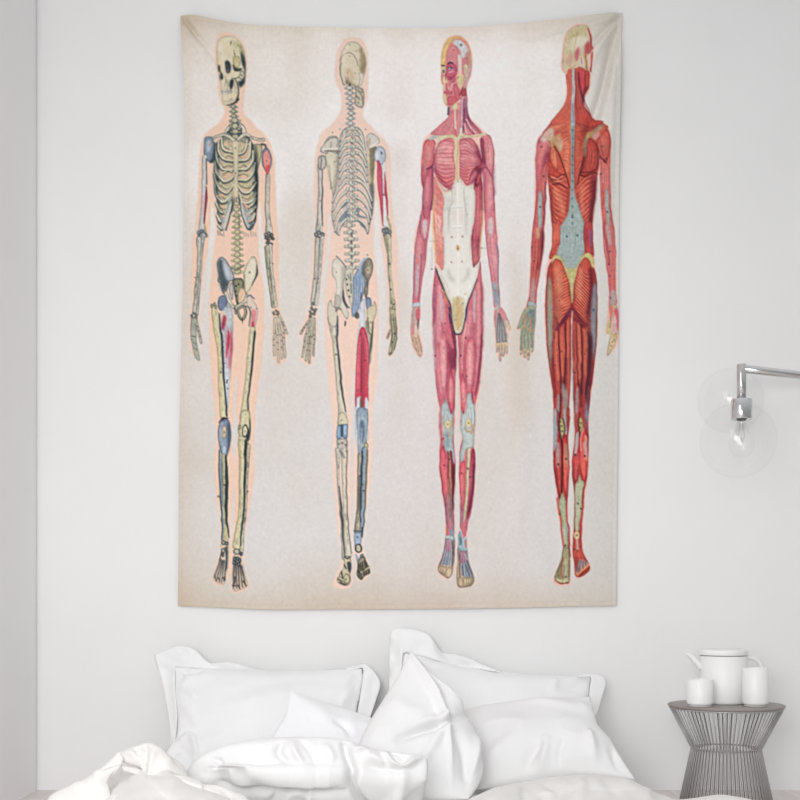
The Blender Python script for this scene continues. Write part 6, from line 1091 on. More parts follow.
for k in range(15):
    y = 275 + k * 22; y2 = 330 + k * 28
    line(P4(345 + min(k, 4) * 6 - 20 + (k > 3) * 12, y + 30, 300, y + 70, 256, y2 + 70), [.5, 1.1, .5], (112, 22, 24), .65); line(P4(340 + min(k, 4) * 6 - 16 + (k > 3) * 12, y + 42, 300, y + 80, 258, y2 + 82), [.4, 1.0, .4], (246, 164, 124), .65)
    line(P4(426 - min(k, 6) * 5, y + 20, 460, y + 80, 500, y2 + 40), [.5, 1.1, .5], (96, 18, 24), .65); line(P4(428 - min(k, 6) * 5, y + 34, 460, y + 92, 498, y2 + 52), [.4, 1.0, .4], (244, 156, 112), .6)
fill(P4(490, 290, 516, 370, 510, 470, 494, 600, 496, 690, 470, 640, 496, 500, 500, 400), (110, 24, 30), .6, fe=1.0); fill(P4(270, 720, 320, 650, 370, 580, 372, 620, 320, 690, 276, 745), (90, 20, 60), .7, fe=.7); fill(P4(386, 580, 430, 640, 490, 700, 470, 710, 410, 650), (90, 18, 40), .7, fe=.6)
line(P4(378, 560, 376, 600), 2.2, (120, 20, 30), .8); dots(P4(296, 540, 446, 456), 1.0, (90, 20, 24))
for p_, w_, a_ in ((P4(280, 320, 290, 400, 300, 480), 6, .5), (P4(300, 540, 330, 560), 5, .45), (P4(440, 330, 430, 420, 430, 520), 5, .5)):
    soft(p_, w_, (244, 160, 122), a_, 1.6)
for p_, w_, a_ in ((P4(500, 330, 506, 440, 490, 620), 4, .6), (P4(268, 650, 290, 700, 340, 640), 2.6, .5), (P4(356, 420, 366, 520), 1.6, .5), (P4(394, 420, 388, 540), 1.6, .5), (P4(176, 80, 176, 200, 150, 330), 2.6, .5), (P4(250, 290, 250, 420), 1.6, .4)):
    soft(p_, w_, (84, 14, 28), a_)
# neck and head
muscle(H4(330, 440, 350, 410, 372, 410, 372, 600, 368, 690, 330, 790, 216, 800, 300, 690, 334, 600), (212, 92, 72), (150, 44, 44), 1.1, .55); fib(H4(338, 440, 340, 620, 240, 790), H4(366, 420, 370, 620, 340, 790), 9, .9, (150, 36, 36), .6); fib(H4(338, 440, 340, 620, 240, 790), H4(366, 420, 370, 620, 340, 790), 6, .9, (246, 160, 126), .6)
muscle(H4(392, 410, 440, 400, 480, 430, 496, 470, 494, 550, 464, 600, 460, 680, 520, 740, 600, 800, 396, 800, 396, 600), (198, 66, 56), (106, 26, 34), 1.3, .65); fib(H4(400, 430, 404, 620, 410, 790), H4(440, 420, 450, 620, 560, 790), 12, .9, (110, 20, 30), .6); fib(H4(404, 430, 408, 620, 420, 790), H4(440, 430, 450, 640, 540, 780), 7, .9, (240, 136, 104), .55); fill(H4(420, 430, 450, 440, 455, 540, 430, 560), (206, 56, 86), .7, fe=.4); line(H4(416, 440, 430, 560, 460, 640), 1.6, (80, 14, 40), .7); line(H4(464, 420, 466, 560), 1.4, (110, 30, 30), .7); fill(H4(456, 560, 492, 540, 466, 600, 458, 680, 440, 640), (90, 20, 60), .6, fe=.6)
line(H4(380, 410, 382, 560, 380, 700, 382, 800), [2.0, 2.4, 3.2, 3.6], (176, 188, 192), 1); line(H4(380, 660, 382, 790), 1.2, (90, 110, 120), .6)
muscle(H4(500, 310, 520, 300, 514, 380, 506, 440, 496, 430, 502, 380), (196, 60, 60), (120, 30, 40), .8, .6)
fill(H4(306, 400, 304, 320, 318, 200, 356, 120, 420, 84, 476, 100, 510, 170, 522, 260, 516, 300, 500, 330, 488, 420, 470, 440, 440, 400, 400, 410, 372, 412, 346, 410, 330, 440), (214, 200, 168), 1, edge=(196, 130, 110), er=1.0, ea=.5)
fill(H4(330, 200, 370, 130, 430, 100, 480, 130, 450, 180, 370, 190), (206, 194, 150), .8, fe=1.5); fill(H4(350, 210, 430, 170, 490, 200, 470, 250, 420, 280, 350, 270), (232, 222, 202), .9, fe=1.5); fib(H4(340, 160, 316, 260, 314, 400), H4(420, 130, 400, 240, 390, 300), 10, .8, (190, 174, 120), .5)
fill(H4(395, 290, 420, 250, 430, 290, 410, 350, 398, 340), (196, 80, 100), .8, fe=.8); fill(H4(340, 320, 370, 300, 380, 360, 350, 370), (214, 150, 140), .6, fe=1); fill(H4(470, 230, 500, 210, 516, 270, 496, 310, 466, 330, 462, 280), (180, 60, 70), .85, fe=.5); line(H4(486, 120, 508, 180, 520, 270), [1.0, 2.2, 1.6], (176, 44, 56), .85); fill(H4(462, 320, 484, 300, 490, 380, 476, 430, 460, 400), (206, 180, 110), .9, fe=.4); line(H4(470, 300, 474, 440), 1.4, (140, 60, 50), .7); fill(H4(430, 340, 456, 330, 460, 400, 440, 410, 425, 380), (222, 206, 200), .8, fe=.5); line(H4(440, 330, 442, 380), 1.0, (150, 80, 100), .6)
line(H4(356, 380, 376, 404, 396, 380), .9, (196, 120, 90), .7); fill(H4(480, 330, 506, 310, 502, 400, 490, 420), (226, 200, 190), .9, fe=.3); line(H4(332, 440, 342, 400), 2, (222, 206, 170), .8)

for p_, w_, c_, a_ in ((S1(236, 340, 238, 500, 240, 700), 1.6, (70, 96, 112), .5), (S1(364, 320, 364, 500, 360, 700), 1.4, (150, 146, 104), .5), (S1(282, 110, 290, 200, 278, 300), 2.4, (62, 80, 100), .45), (S1(232, 90, 225, 150, 235, 250), 1.6, (196, 206, 214), .6), (F1(230, 420, 200, 520, 190, 580), 1.4, (96, 96, 96), .4), (F1(330, 460, 335, 600), 1.4, (96, 96, 96), .4), (F1(380, 480, 400, 600), 1.6, (90, 96, 100), .45),
                       (S2(378, 340, 374, 500, 368, 720), 2.4, (60, 74, 84), .5), (S2(355, 480, 352, 720), 1.6, (120, 112, 96), .5), (S2(240, 330, 246, 480, 250, 720), 1.6, (240, 230, 208), .4), (F2(370, 480, 400, 540), 3, (60, 60, 56), .4), (F2(220, 590, 270, 610), 1.8, (110, 100, 70), .5),
                       (S3(225, 420, 240, 560, 258, 700), 1.6, (110, 20, 48), .45), (S3(312, 420, 316, 560, 308, 720), 2.2, (60, 14, 40), .55), (S3(262, 620, 270, 760) + F3(280, 200), 2.2, (110, 84, 100), .55), (S3(300, 620, 304, 760) + F3(310, 200), 2.0, (110, 90, 100), .5), (S3(396, 460, 392, 620, 382, 740), 1.2, (120, 24, 46), .5), (S3(462, 340, 456, 520, 430, 720), 2.0, (90, 14, 48), .5), (S3(370, 640, 376, 780) + F3(372, 180), 2, (130, 70, 90), .5), (F3(420, 40, 404, 220), 2, (130, 60, 84), .5), (F3(212, 490, 250, 540), 1.6, (110, 96, 84), .4), (F3(460, 560, 440, 620), 1.6, (96, 90, 80), .4),
                       (S4(184, 420, 200, 560, 210, 630), 2.0, (84, 12, 20), .5), (S4(222, 420, 228, 560), 2.0, (80, 10, 18), .5), (S4(276, 480, 268, 620), 1.8, (100, 12, 20), .5), (S4(312, 400, 318, 500), 1.8, (96, 14, 24), .45), (S4(352, 400, 346, 490), 1.6, (84, 10, 20), .5), (S4(416, 380, 404, 500), 2.0, (100, 14, 22), .5), (S4(250, 420, 256, 560), 2.0, (230, 96, 84), .45), (S4(384, 380, 388, 470), 2.2, (236, 104, 92), .45), (F4(230, 440, 206, 560), 2.2, (110, 104, 76), .45), (F4(276, 440, 280, 580), 2, (120, 104, 80), .4), (F4(330, 420, 350, 520), 2.6, (110, 24, 24), .45), (F4(240, 200, 250, 320), 1.4, (206, 206, 180), .5),
                       (K4(258, 160, 246, 300, 262, 480), 2.0, (110, 22, 26), .5), (K4(390, 140, 392, 340), 2, (110, 18, 26), .45), (K4(300, 480, 310, 600), 2.4, (70, 12, 24), .45), (K4(430, 500, 440, 640), 2.6, (70, 12, 24), .5)):
    soft(p_, w_, c_, a_, .7)

# ---- the press's uneven line: a small wander and a fine grain, then colours are ready
def wander(amp, n):
    gx, gy = noise2(n, int(n * 1.33)) * amp * PS, noise2(n, int(n * 1.33)) * amp * PS
    yy, xx = np.mgrid[0:PH, 0:PW]
    fx = np.clip(xx + gx, 0, PW - 1.001); fy = np.clip(yy + gy, 0, PH - 1.001)
    x0 = fx.astype(int); y0 = fy.astype(int)
    tx = (fx - x0)[..., None]; ty = (fy - y0)[..., None]
    return (CV[y0, x0] * (1 - tx) + CV[y0, x0 + 1] * tx) * (1 - ty) + (CV[y0 + 1, x0] * (1 - tx) + CV[y0 + 1, x0 + 1] * tx) * ty
CV = wander(.22, 60)
CV = .6 * CV + .4 * wander(.15, 150)
_figure = np.clip((np.abs(CV - PAPER_ONLY).sum(2) - 14) / 30, 0, 1)
_figure = np.clip(blur(_figure, 2) * 2 - .95, 0, 1)
_halo = np.clip(1.6 - np.minimum(np.abs(CV - np.array(PEACH)).sum(2), np.abs(CV - np.array([244, 212, 195.])).sum(2)) / 40, 0, 1)
CV *= (1 + _figure * (1 - _halo) * (.035 * noise2(300, 400) + .025 * noise2(150, 200)))[..., None]
CV *= (1 + .010 * noise2(220, 300))[..., None]
# the ink's own balance: calmer yellows and blues on the skeletons, lighter pinks on the muscle figures
_r, _g, _b = CV[..., 0], CV[..., 1], CV[..., 2]
_grey = (_r * .4 + _g * .45 + _b * .15)[..., None]
_bony = ((_X < 404) & (_r - _g < 30) & (np.abs(CV - PAPER_ONLY).sum(2) > 24))[..., None]
CV = np.where(_bony, CV + (_grey - CV) * .20, CV)
CV = np.where(_bony & (_grey < 190), CV - (190 - _grey) * .14, CV)
_flesh = ((_X > 404) & (_r - _g > 38))[..., None]
CV = np.where(_flesh, CV + (np.array([252, 226, 218.]) - CV) * np.where((_X > 516)[..., None], .08, .19) * np.clip((_grey - 60) / 60, 0, 1), CV)
CV = np.clip(CV, 4, 252)
# ------------------------------------------------------------------ the tapestry: a dense sheet of cloth that carries the print in its vertices
def resample(pts, n, sm=True):
    p = spl(pts, n=8) if sm and len(pts) > 2 else np.array(pts, float)
    d = np.r_[0, np.cumsum(np.hypot(*np.diff(p, axis=0).T))]
    t = np.linspace(0, d[-1], n)
    return np.column_stack([np.interp(t, d, p[:, k]) for k in (0, 1)])

def coons(top, right, bottom, left, nu, nv):
    T, B = resample(top, nu), resample(bottom, nu)
    L, R = resample(left, nv), resample(right, nv)
    u = np.linspace(0, 1, nu)[None, :, None]; v = np.linspace(0, 1, nv)[:, None, None]
    S = (1 - v) * T[None] + v * B[None] + (1 - u) * L[:, None] + u * R[:, None]
    return S - ((1 - u) * (1 - v) * T[0] + u * (1 - v) * T[-1] + (1 - u) * v * B[0] + u * v * B[-1])

def dist_line(P, pts):
    """distance of each point to a polyline, the signed side, and the place along it"""
    q = spl(pts) if len(pts) > 2 else np.array(pts, float)
    best = np.full(P.shape[:-1], 1e9); side = np.zeros(P.shape[:-1]); along = np.zeros(P.shape[:-1])
    for i in range(len(q) - 1):
        d = q[i + 1] - q[i]; l2 = max(d @ d, 1e-9)
        r = P - q[i]
        t = np.clip((r @ d) / l2, 0, 1)
        e = r - t[..., None] * d
        dd = np.hypot(e[..., 0], e[..., 1])
        k = dd < best
        best = np.where(k, dd, best); side = np.where(k, np.sign(r[..., 0] * d[1] - r[..., 1] * d[0]), side); along = np.where(k, (i + t) / (len(q) - 1), along)
    return best, side, along

def relief(P, creases):
    """sum of ridges: (points, height, width, fade) ; fade 0 none, 1 dies out towards the end, 2 dies out at both ends; height negative for a furrow"""
    h = np.zeros(P.shape[:-1])
    for c in creases:
        pts, amp, w = c[:3]
        w = w * .8
        fade = c[3] if len(c) > 3 else 2
        d, s, a = dist_line(P, pts)
        k = np.exp(-(d / w) ** (4 if fade >= 5 else 2))
        if fade == 1: k = k * (1 - a) ** .8
        if fade == 2: k = k * np.clip(np.sin(np.pi * np.clip(a, .02, .98)), 0, 1) ** .6
        if fade == 3: k = k * s * np.clip(np.sin(np.pi * np.clip(a, .02, .98)), 0, 1) ** .6 * (d / w) * 2
        h = h + amp * k
    return h

def lattice(P, cell, seed, ridged=False):
    """smooth noise over the plane, about -1..1"""
    g = np.random.default_rng(seed).normal(0, .6, (160, 160))
    x = P[..., 0] / (cell if np.isscalar(cell) else cell[0]) + 50; y = P[..., 1] / (cell if np.isscalar(cell) else cell[1]) + 50
    xi = np.floor(x).astype(int); yi = np.floor(y).astype(int)
    fx = x - xi; fy = y - yi
    fx = fx * fx * (3 - 2 * fx); fy = fy * fy * (3 - 2 * fy)
    G = lambda a, b: g[b % 160, a % 160]
    n = (G(xi, yi) * (1 - fx) + G(xi + 1, yi) * fx) * (1 - fy) + (G(xi, yi + 1) * (1 - fx) + G(xi + 1, yi + 1) * fx) * fy
    return 1 - 2 * np.abs(n) if ridged else n

NU, NV = 530, 715
TP = coons([(180, 14.5), (200, 17), (225, 22), (260, 25.5), (300, 27), (340, 28), (400, 28.5), (450, 28), (500, 25), (540, 22), (580, 18), (610, 14), (623, 12)],
           [(623, 12), (620.5, 40), (619.5, 90), (619, 150), (618.8, 220), (618.5, 330), (618, 430), (617, 530), (616.5, 606)],
           [(178, 606), (208, 607), (240, 608.5), (272, 609.6), (320, 609.5), (400, 609), (450, 608.5), (520, 607.5), (570, 606.2), (616.5, 605.6)],
           [(180, 14.5), (182, 40), (184, 90), (184.5, 150), (183.5, 230), (182.5, 300), (180.5, 380), (179, 460), (178.5, 540), (178, 606)], NU, NV)
th = .012 + .0016 * lattice(TP, (70, 120), 3) + .0006 * lattice(TP, (22, 40), 4)
th = th + .022 * np.exp(-(((TP[..., 0] - 600) / 45) ** 2 + ((TP[..., 1] - 70) / 75) ** 2)) + .008 * np.exp(-(((TP[..., 0] - 205) / 30) ** 2 + ((TP[..., 1] - 60) / 60) ** 2))
th = th + 2.3 * relief(TP, [([(622, 14), (600, 38), (575, 58), (540, 78)], -.012, 4.5, 1), ([(622, 14), (607, 34), (590, 66), (575, 100)], .009, 5, 1), ([(622, 15), (612, 50), (603, 90), (592, 125), (575, 165)], -.015, 6.5, 2), ([(615, 50), (608, 88), (600, 120)], .006, 5, 2),
                      ([(622, 14), (585, 30), (545, 42), (500, 52)], .009, 5, 1), ([(622, 14), (560, 32), (500, 38), (430, 42)], -.004, 7, 1), ([(614, 60), (610, 120), (606, 190), (604, 260)], .006, 7, 2), ([(540, 130), (560, 100), (590, 70)], .004, 12, 2),
                      ([(181, 15), (195, 34), (210, 52), (228, 80)], -.010, 3.5, 1), ([(181, 15), (190, 45), (198, 90), (204, 140)], .004, 7, 1), ([(181, 15), (215, 34), (255, 50)], .003, 7, 1), ([(190, 90), (215, 120), (250, 140)], -.003, 12, 2),
                      ([(230, 470), (262, 540), (300, 600)], -.005, 16, 2), ([(270, 480), (300, 530), (340, 580)], .003, 16, 2), ([(400, 560), (440, 590), (500, 600)], .004, 16, 2), ([(545, 520), (560, 570), (590, 604)], -.004, 14, 2), ([(520, 330), (522, 450), (515, 560)], .004, 14, 2), ([(300, 110), (320, 200), (310, 330)], -.003, 22, 2), ([(398, 150), (396, 260), (402, 360)], -.002, 12, 2)])
edge = np.minimum.reduce([np.abs(TP[..., 0] - TP[:, :1, 0]), np.abs(TP[..., 0] - TP[:, -1:, 0]), np.abs(TP[..., 1] - TP[:1, :, 1]), np.abs(TP[..., 1] - TP[-1:, :, 1])])
th = th + .0010 * np.exp(-((edge - 1.4) / 1.2) ** 2) - .0009 * np.exp(-((edge - 4.2) / .9) ** 2)      # the stitched hem
corner = np.minimum(np.hypot(TP[..., 0] - 180, TP[..., 1] - 14), np.hypot(TP[..., 0] - 623, TP[..., 1] - 12))
th = np.clip(th * (1 - .8 * np.exp(-(corner / 10) ** 2)), .002, None)
dN = CAM_D - .009
TX = np.stack([(TP[..., 0] - 400) * dN / FPX, -th, CAM_Z - (TP[..., 1] - HOR) * dN / FPX], -1).reshape(-1, 3)

def srgb_lin(c):
    c = np.clip(c / 255.0, 0, 1)
    return np.where(c <= .04045, c / 12.92, ((c + .055) / 1.055) ** 2.4)
INK_GAIN = np.array([1.0, 1.0, 1.0])
pr = blur(CV, .9)
pr = np.clip(pr + .4 * (pr - blur(pr, 4)), 2, 254)
gx = np.clip((TP[..., 0] - PX0) * PS - .5, 0, PW - 1.01); gy = np.clip((TP[..., 1] - PY0) * PS - .5, 0, PH - 1.01)
ix, iy = gx.astype(int), gy.astype(int); fx, fy = (gx - ix)[..., None], (gy - iy)[..., None]
pc = (pr[iy, ix] * (1 - fx) + pr[iy, ix + 1] * fx) * (1 - fy) + (pr[iy + 1, ix] * (1 - fx) + pr[iy + 1, ix + 1] * fx) * fy
pc = np.clip(srgb_lin(pc) * INK_GAIN, 0, .95).reshape(-1, 3)

me = bpy.data.meshes.new('tapestry')
nvt, nf = NU * NV, (NU - 1) * (NV - 1)
me.vertices.add(nvt); me.vertices.foreach_set('co', TX.astype(np.float32).ravel())
i0 = (np.arange(NV - 1)[:, None] * NU + np.arange(NU - 1)[None]).ravel()
quad = np.stack([i0, i0 + NU, i0 + NU + 1, i0 + 1], 1).astype(np.int32)
me.loops.add(nf * 4); me.loops.foreach_set('vertex_index', quad.ravel())
me.polygons.add(nf); me.polygons.foreach_set('loop_start', np.arange(nf, dtype=np.int32) * 4)
me.update(calc_edges=True)
me.polygons.foreach_set('use_smooth', np.ones(nf, bool))
ca = me.color_attributes.new('print', 'FLOAT_COLOR', 'POINT')
ca.data.foreach_set('color', np.column_stack([pc, np.ones(nvt)]).astype(np.float32).ravel())
m, n_, l_, b_ = mat_new('printed_cloth', (.8, .75, .7), .88, 0, **{'Sheen Weight': .08})
an = n_.new('ShaderNodeAttribute'); an.attribute_name = 'print'
l_.new(an.outputs['Color'], b_.inputs['Base Color'])
tc = n_.new('ShaderNodeTexCoord'); hs = []
for sc_ in ((1, 1, .06), (.06, 1, 1)):                                   # a plain weave: two crossed fine noises
    mp = n_.new('ShaderNodeMapping'); mp.inputs['Scale'].default_value = sc_
    nz = n_.new('ShaderNodeTexNoise'); nz.inputs['Scale'].default_value = 240; nz.inputs['Detail'].default_value = 2
    l_.new(tc.outputs['Object'], mp.inputs['Vector']); l_.new(mp.outputs['Vector'], nz.inputs['Vector']); hs.append(nz)
ad = n_.new('ShaderNodeMath'); ad.operation = 'ADD'
l_.new(hs[0].outputs['Fac'], ad.inputs[0]); l_.new(hs[1].outputs['Fac'], ad.inputs[1])
bp = n_.new('ShaderNodeBump'); bp.inputs['Strength'].default_value = .22; bp.inputs['Distance'].default_value = .0012
l_.new(ad.outputs[0], bp.inputs['Height']); l_.new(bp.outputs['Normal'], b_.inputs['Normal'])
me.materials.append(m)
tap = link(bpy.data.objects.new('tapestry', me))
tag(tap, 'large cloth tapestry printed with two skeletons and two muscle figures, hung on the white wall', 'tapestry')

# ------------------------------------------------------------------ bedding
def normals(G):
    du = np.gradient(G, axis=1); dv = np.gradient(G, axis=0)
    n = np.cross(du, dv); n /= np.maximum(np.linalg.norm(n, axis=-1, keepdims=True), 1e-9)
    return n

def pix(G):
    d = G[..., 1] + CAM_D
    return np.stack([400 + G[..., 0] * FPX / d, HOR - (G[..., 2] - CAM_Z) * FPX / d], -1)

def grid_faces(nu, nv, off=0):
    return [(off + j * nu + i, off + j * nu + i + 1, off + (j + 1) * nu + i + 1, off + (j + 1) * nu + i) for j in range(nv - 1) for i in range(nu - 1)]

CREASE = 2.6

def cushion(name, top, right, bottom, left, Yt, Yb, T, mat, creases=(), noise=(), nu=110, nv=80, pw=2.2, q=.5, back=.8, xtilt=0.0, ycurve=0.0, under=None):
    """a stuffed cloth case: its outline in the frame, leaning from Yb at the foot to Yt at the top; front and back both puffed"""
    P = coons(top, right, bottom, left, nu, nv)
    u = np.linspace(-1, 1, nu)[None]; v = np.linspace(0, 1, nv)[:, None]
    Y = Yt + (Yb - Yt) * v + xtilt * u + ycurve * u ** 2
    if under:
        Y = Y + under[1] * np.clip(v - under[0], 0, 1) + 0 * u
    d = CAM_D + Y
    base = np.stack([(P[..., 0] - 400) * d / FPX, Y + 0 * P[..., 0], CAM_Z - (P[..., 1] - HOR) * d / FPX], -1)
    t = ((1 - np.abs(u) ** pw) * (1 - np.abs(2 * v - 1) ** pw)) ** q
    soft = np.clip(np.minimum(np.minimum((u + 1), (1 - u)) * 7, np.minimum(v, 1 - v) * 12), 0, 1)
    h = T * t + CREASE * relief(P, creases) * (.15 + .85 * soft)
    for cell, amp, seed, rd in noise:
        h = h + amp * lattice(P, cell, seed, rd) * soft
    nrm = normals(base)
    nrm = nrm * np.sign(-nrm[..., 1:2])
    F = base + nrm * h[..., None]
    B = base - nrm * (T * back * t)[..., None]
    # the foot of the case lies on the mattress
    V = np.vstack([F.reshape(-1, 3), B.reshape(-1, 3)])
    faces = grid_faces(nu, nv) + [f[::-1] for f in grid_faces(nu, nv, nu * nv)]
    return mesh_obj(name, V, faces, mat, weld=2e-5), P, base

def flange(inner, outer, lean, out, mat, parent, wav=.006, seed=1, n=120, m=10):
    """the flat border of an oxford pillowcase, between the case's edge and its own outer edge"""
    A, B = spl(inner, n=max(4, n // len(inner))), spl(outer, n=max(4, n // len(inner))); n = len(A)
    w = np.linspace(0, 1, m)[:, None, None]
    P = A[None] * (1 - w) + B[None] * w
    y0, y1, Ya, Yb = lean
    Y = Ya + (Yb - Ya) * np.clip((P[..., 1] - y0) / (y1 - y0), 0, 1) + out * w[..., 0] + wav * lattice(P, 12, seed) * np.sin(w[..., 0] * np.pi * .75) - .011
    d = CAM_D + Y
    G = np.stack([(P[..., 0] - 400) * d / FPX, Y, CAM_Z - (P[..., 1] - HOR) * d / FPX], -1)
    o = mesh_obj('flange', G.reshape(-1, 3), grid_faces(n, m), mat, parent)
    s = o.modifiers.new('cloth_thickness', 'SOLIDIFY'); s.thickness = .004; s.offset = 0
    return o

# a low mattress on the floor
bed = empty('mattress', (0, -1.0, 0))
mb = box('cover', (-.80, -1.03, 0), (.70, .92, .078), M_MATTRESS, bed, bevel=.03, seg=4)
pp = []
for z in (.014, .064):
    loop = [(-.802, -1.0), (-.77, -1.032), (.67, -1.032), (.702, -1.0), (.702, .89), (.67, .922), (-.77, .922), (-.802, .89), (-.802, -1.0)]
    tube('piping', [(x, y, z) for x, y in loop], .004, M_LINEN, bed, n=8)
tag(bed, 'low white mattress on the floor beneath the pillows and duvet', 'mattress')

# the two grey pillowcases against the wall
pa, Pa, _ = cushion('pillow', [(175, 666), (200, 668), (240, 669), (290, 670.5), (330, 669.5), (363, 668)], [(363, 668), (361, 690), (357, 715), (362, 745), (368, 775)],
                    [(158, 775), (220, 778), (300, 778), (368, 775)], [(175, 666), (175, 690), (177, 715), (176, 736), (166, 752), (158, 775)], -.075, -.27, .078, M_GREYCOTTON,
                    [([(178, 668), (190, 676), (204, 672)], -.006, 3), ([(180, 690), (194, 698), (192, 702)], .004, 4), ([(196, 672), (186, 684), (180, 690)], .006, 4), ([(176, 700), (190, 715), (200, 730)], .004, 6), ([(178, 745), (190, 740), (197, 752), (196, 765)], .007, 4), ([(170, 758), (182, 752), (190, 760)], -.005, 4),
                     ([(350, 690), (358, 680), (352, 705)], -.006, 4), ([(362, 690), (350, 700), (340, 712)], .004, 5), ([(220, 720), (260, 708), (300, 700)], .003, 10), ([(230, 700), (280, 690), (340, 684)], -.002, 8)],
                    [((40, 30), .006, 11, False), ((16, 22), .0022, 12, False), ((34, 16), .0022, 13, True)], q=.68)
flange([(175, 740), (177, 715), (175, 690), (175, 676), (175.5, 667), (184, 667.5), (193, 668), (204, 668.8), (226, 669.6), (246, 670.2), (262, 670.8)],
       [(170, 748), (170, 728), (164.5, 692), (158, 668), (155, 655.5), (166, 649.5), (180, 645.5), (196, 650), (207, 662.5), (230, 662.5), (255, 669)],
       (668, 775, -.07, -.27), .02, M_GREYCOTTON, pa, .018, 5, n=170)
flange([(346, 669.4), (356, 668.6), (363, 668.5), (362.5, 680), (360.5, 694), (357, 716)],
       [(347, 667.6), (357, 666), (367, 665), (380, 682), (376, 700), (370, 718)],
       (668, 775, -.07, -.27), .015, M_GREYCOTTON, pa, .006, 6, n=110)
tag(pa, 'pale grey pillow leaning on the wall below the left side of the tapestry', 'pillow', 'pillows on the bed')

pb, Pb, _ = cushion('pillow', [(404, 652), (425, 656), (450, 663), (480, 668), (505, 672), (540, 675), (591, 676.5)], [(591, 676.5), (589, 700), (590, 730), (596, 775)],
                    [(395, 775), (450, 778), (530, 778), (596, 775)], [(404, 652), (400, 680), (396, 720), (395, 775)], -.075, -.27, .078, M_GREYCOTTON,
                    [([(412, 655), (440, 662), (470, 664)], -.005, 3), ([(430, 668), (455, 666), (448, 676)], .005, 4), ([(440, 662), (470, 664), (500, 671)], .005, 4), ([(556, 678), (553, 690), (550, 700)], .004, 5), ([(585, 682), (575, 690), (560, 696)], -.004, 4), ([(410, 660), (425, 676), (432, 690)], .006, 5), ([(480, 690), (520, 686), (560, 688)], .002, 8)],
                    [((40, 30), .005, 21, False), ((16, 22), .002, 22, False), ((36, 16), .0022, 23, True)], q=.68)
flange([(398, 716), (400, 690), (402, 665), (404, 653), (416, 655), (425, 656.8), (436, 660), (450, 664), (466, 667), (482, 669.5), (502, 672.5)],
       [(391, 716), (389.5, 690), (389.5, 660), (391, 633), (402, 628), (414, 629), (429, 635), (441.5, 652), (459, 655), (475, 661), (498, 671)],
       (655, 775, -.07, -.27), .02, M_GREYCOTTON, pb, .018, 8, n=170)
flange([(576, 676.6), (584, 676.8), (591, 677), (590, 688), (589, 700), (590, 716)],
       [(577, 675.2), (586, 674.6), (598, 674.8), (606, 682), (601.5, 699), (596, 716)],
       (655, 775, -.07, -.27), .015, M_GREYCOTTON, pb, .006, 9, n=110)
tag(pb, 'pale grey pillow leaning on the wall behind the two front white pillows', 'pillow', 'pillows on the bed')

# white pillow at the right, in front of the grey one
pd_, _, _ = cushion('pillow', [(462, 711), (480, 708), (507, 705), (545, 701), (570, 699), (590, 696)], [(590, 696), (593, 708), (599, 727), (611, 741), (621, 758), (636, 780)],
                    [(462, 790), (480, 789), (510, 785), (545, 779), (585, 777), (636, 780)], [(462, 711), (460, 740), (460, 770), (462, 790)], -.36, -.60, .072, M_WHITECOTTON,
                    [([(540, 790), (546, 768), (550, 750)], .008, 6), ([(528, 778), (534, 766), (548, 758)], -.006, 5), ([(595, 770), (592, 750), (588, 742)], .006, 5), ([(618, 772), (614, 760), (612, 748)], -.006, 5), ([(604, 732), (596, 716), (580, 706)], .004, 6), ([(480, 780), (500, 762), (520, 750)], .004, 8), ([(560, 776), (562, 762), (566, 752)], -.004, 4), ([(500, 700), (560, 712), (590, 712)], .003, 7)],
                    [((44, 30), .006, 31, False), ((18, 24), .0025, 32, False), ((34, 20), .0035, 33, True)], xtilt=-.04)
tag(pd_, 'plump white pillow at the right edge of the bed, tilted up to a point', 'pillow', 'pillows on the bed')

# white pillow of which one corner sticks up between the grey one and the flat one
pe, _, _ = cushion('pillow', [(291, 690), (310, 698), (340, 708), (372, 719), (400, 733)], [(400, 733), (398, 750), (392, 775)], [(262, 778), (300, 780), (350, 780), (392, 775)], [(291, 690), (287, 706), (284, 718), (276, 731), (266, 752), (262, 778)], -.36, -.60, .035, M_LITCOTTON,
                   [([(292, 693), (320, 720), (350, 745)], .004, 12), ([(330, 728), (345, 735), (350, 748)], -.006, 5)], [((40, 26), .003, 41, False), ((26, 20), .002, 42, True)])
tag(pe, 'white pillow with one sharp corner sticking up above the flat pillow', 'pillow', 'pillows on the bed')

# square white pillow standing on its corner in the middle
pc_, _, _ = cushion('pillow', [(411, 651), (426, 668), (440, 688), (454, 709), (465, 728)], [(465, 728), (474, 744), (482, 762), (483, 774), (477, 788), (468, 799)], [(356, 792), (385, 797), (425, 799), (468, 799)], [(411, 651), (400, 672), (385, 697), (371, 719), (360, 742), (354, 766), (356, 792)], -.56, -.80, .068, M_WHITECOTTON,
                    [([(411, 652), (418, 676), (428, 706), (438, 735)], .012, 4.5, 0), ([(424, 672), (440, 700), (456, 717)], .009, 4), ([(416, 664), (430, 694), (440, 722)], -.008, 4.5), ([(438, 736), (415, 741), (388, 750)], -.016, 5, 1), ([(440, 733), (420, 732), (396, 738)], .008, 6, 1), ([(438, 735), (450, 727), (460, 722)], -.010, 4, 1), ([(439, 738), (445, 760), (452, 797)], .009, 4, 1), ([(436, 742), (424, 762), (410, 790)], .007, 7, 1), ([(446, 742), (460, 765), (464, 790)], -.009, 7), ([(470, 742), (474, 762), (470, 785)], .006, 6), ([(388, 700), (400, 715), (420, 725)], .003, 9)],
                    [((34, 30), .004, 51, False), ((14, 18), .0018, 52, False), ((24, 30), .003, 53, True)], nu=130, nv=130, q=.55)
tag(pc_, 'white square pillow standing on end in the middle with a pointed creased top', 'pillow', 'pillows on the bed')

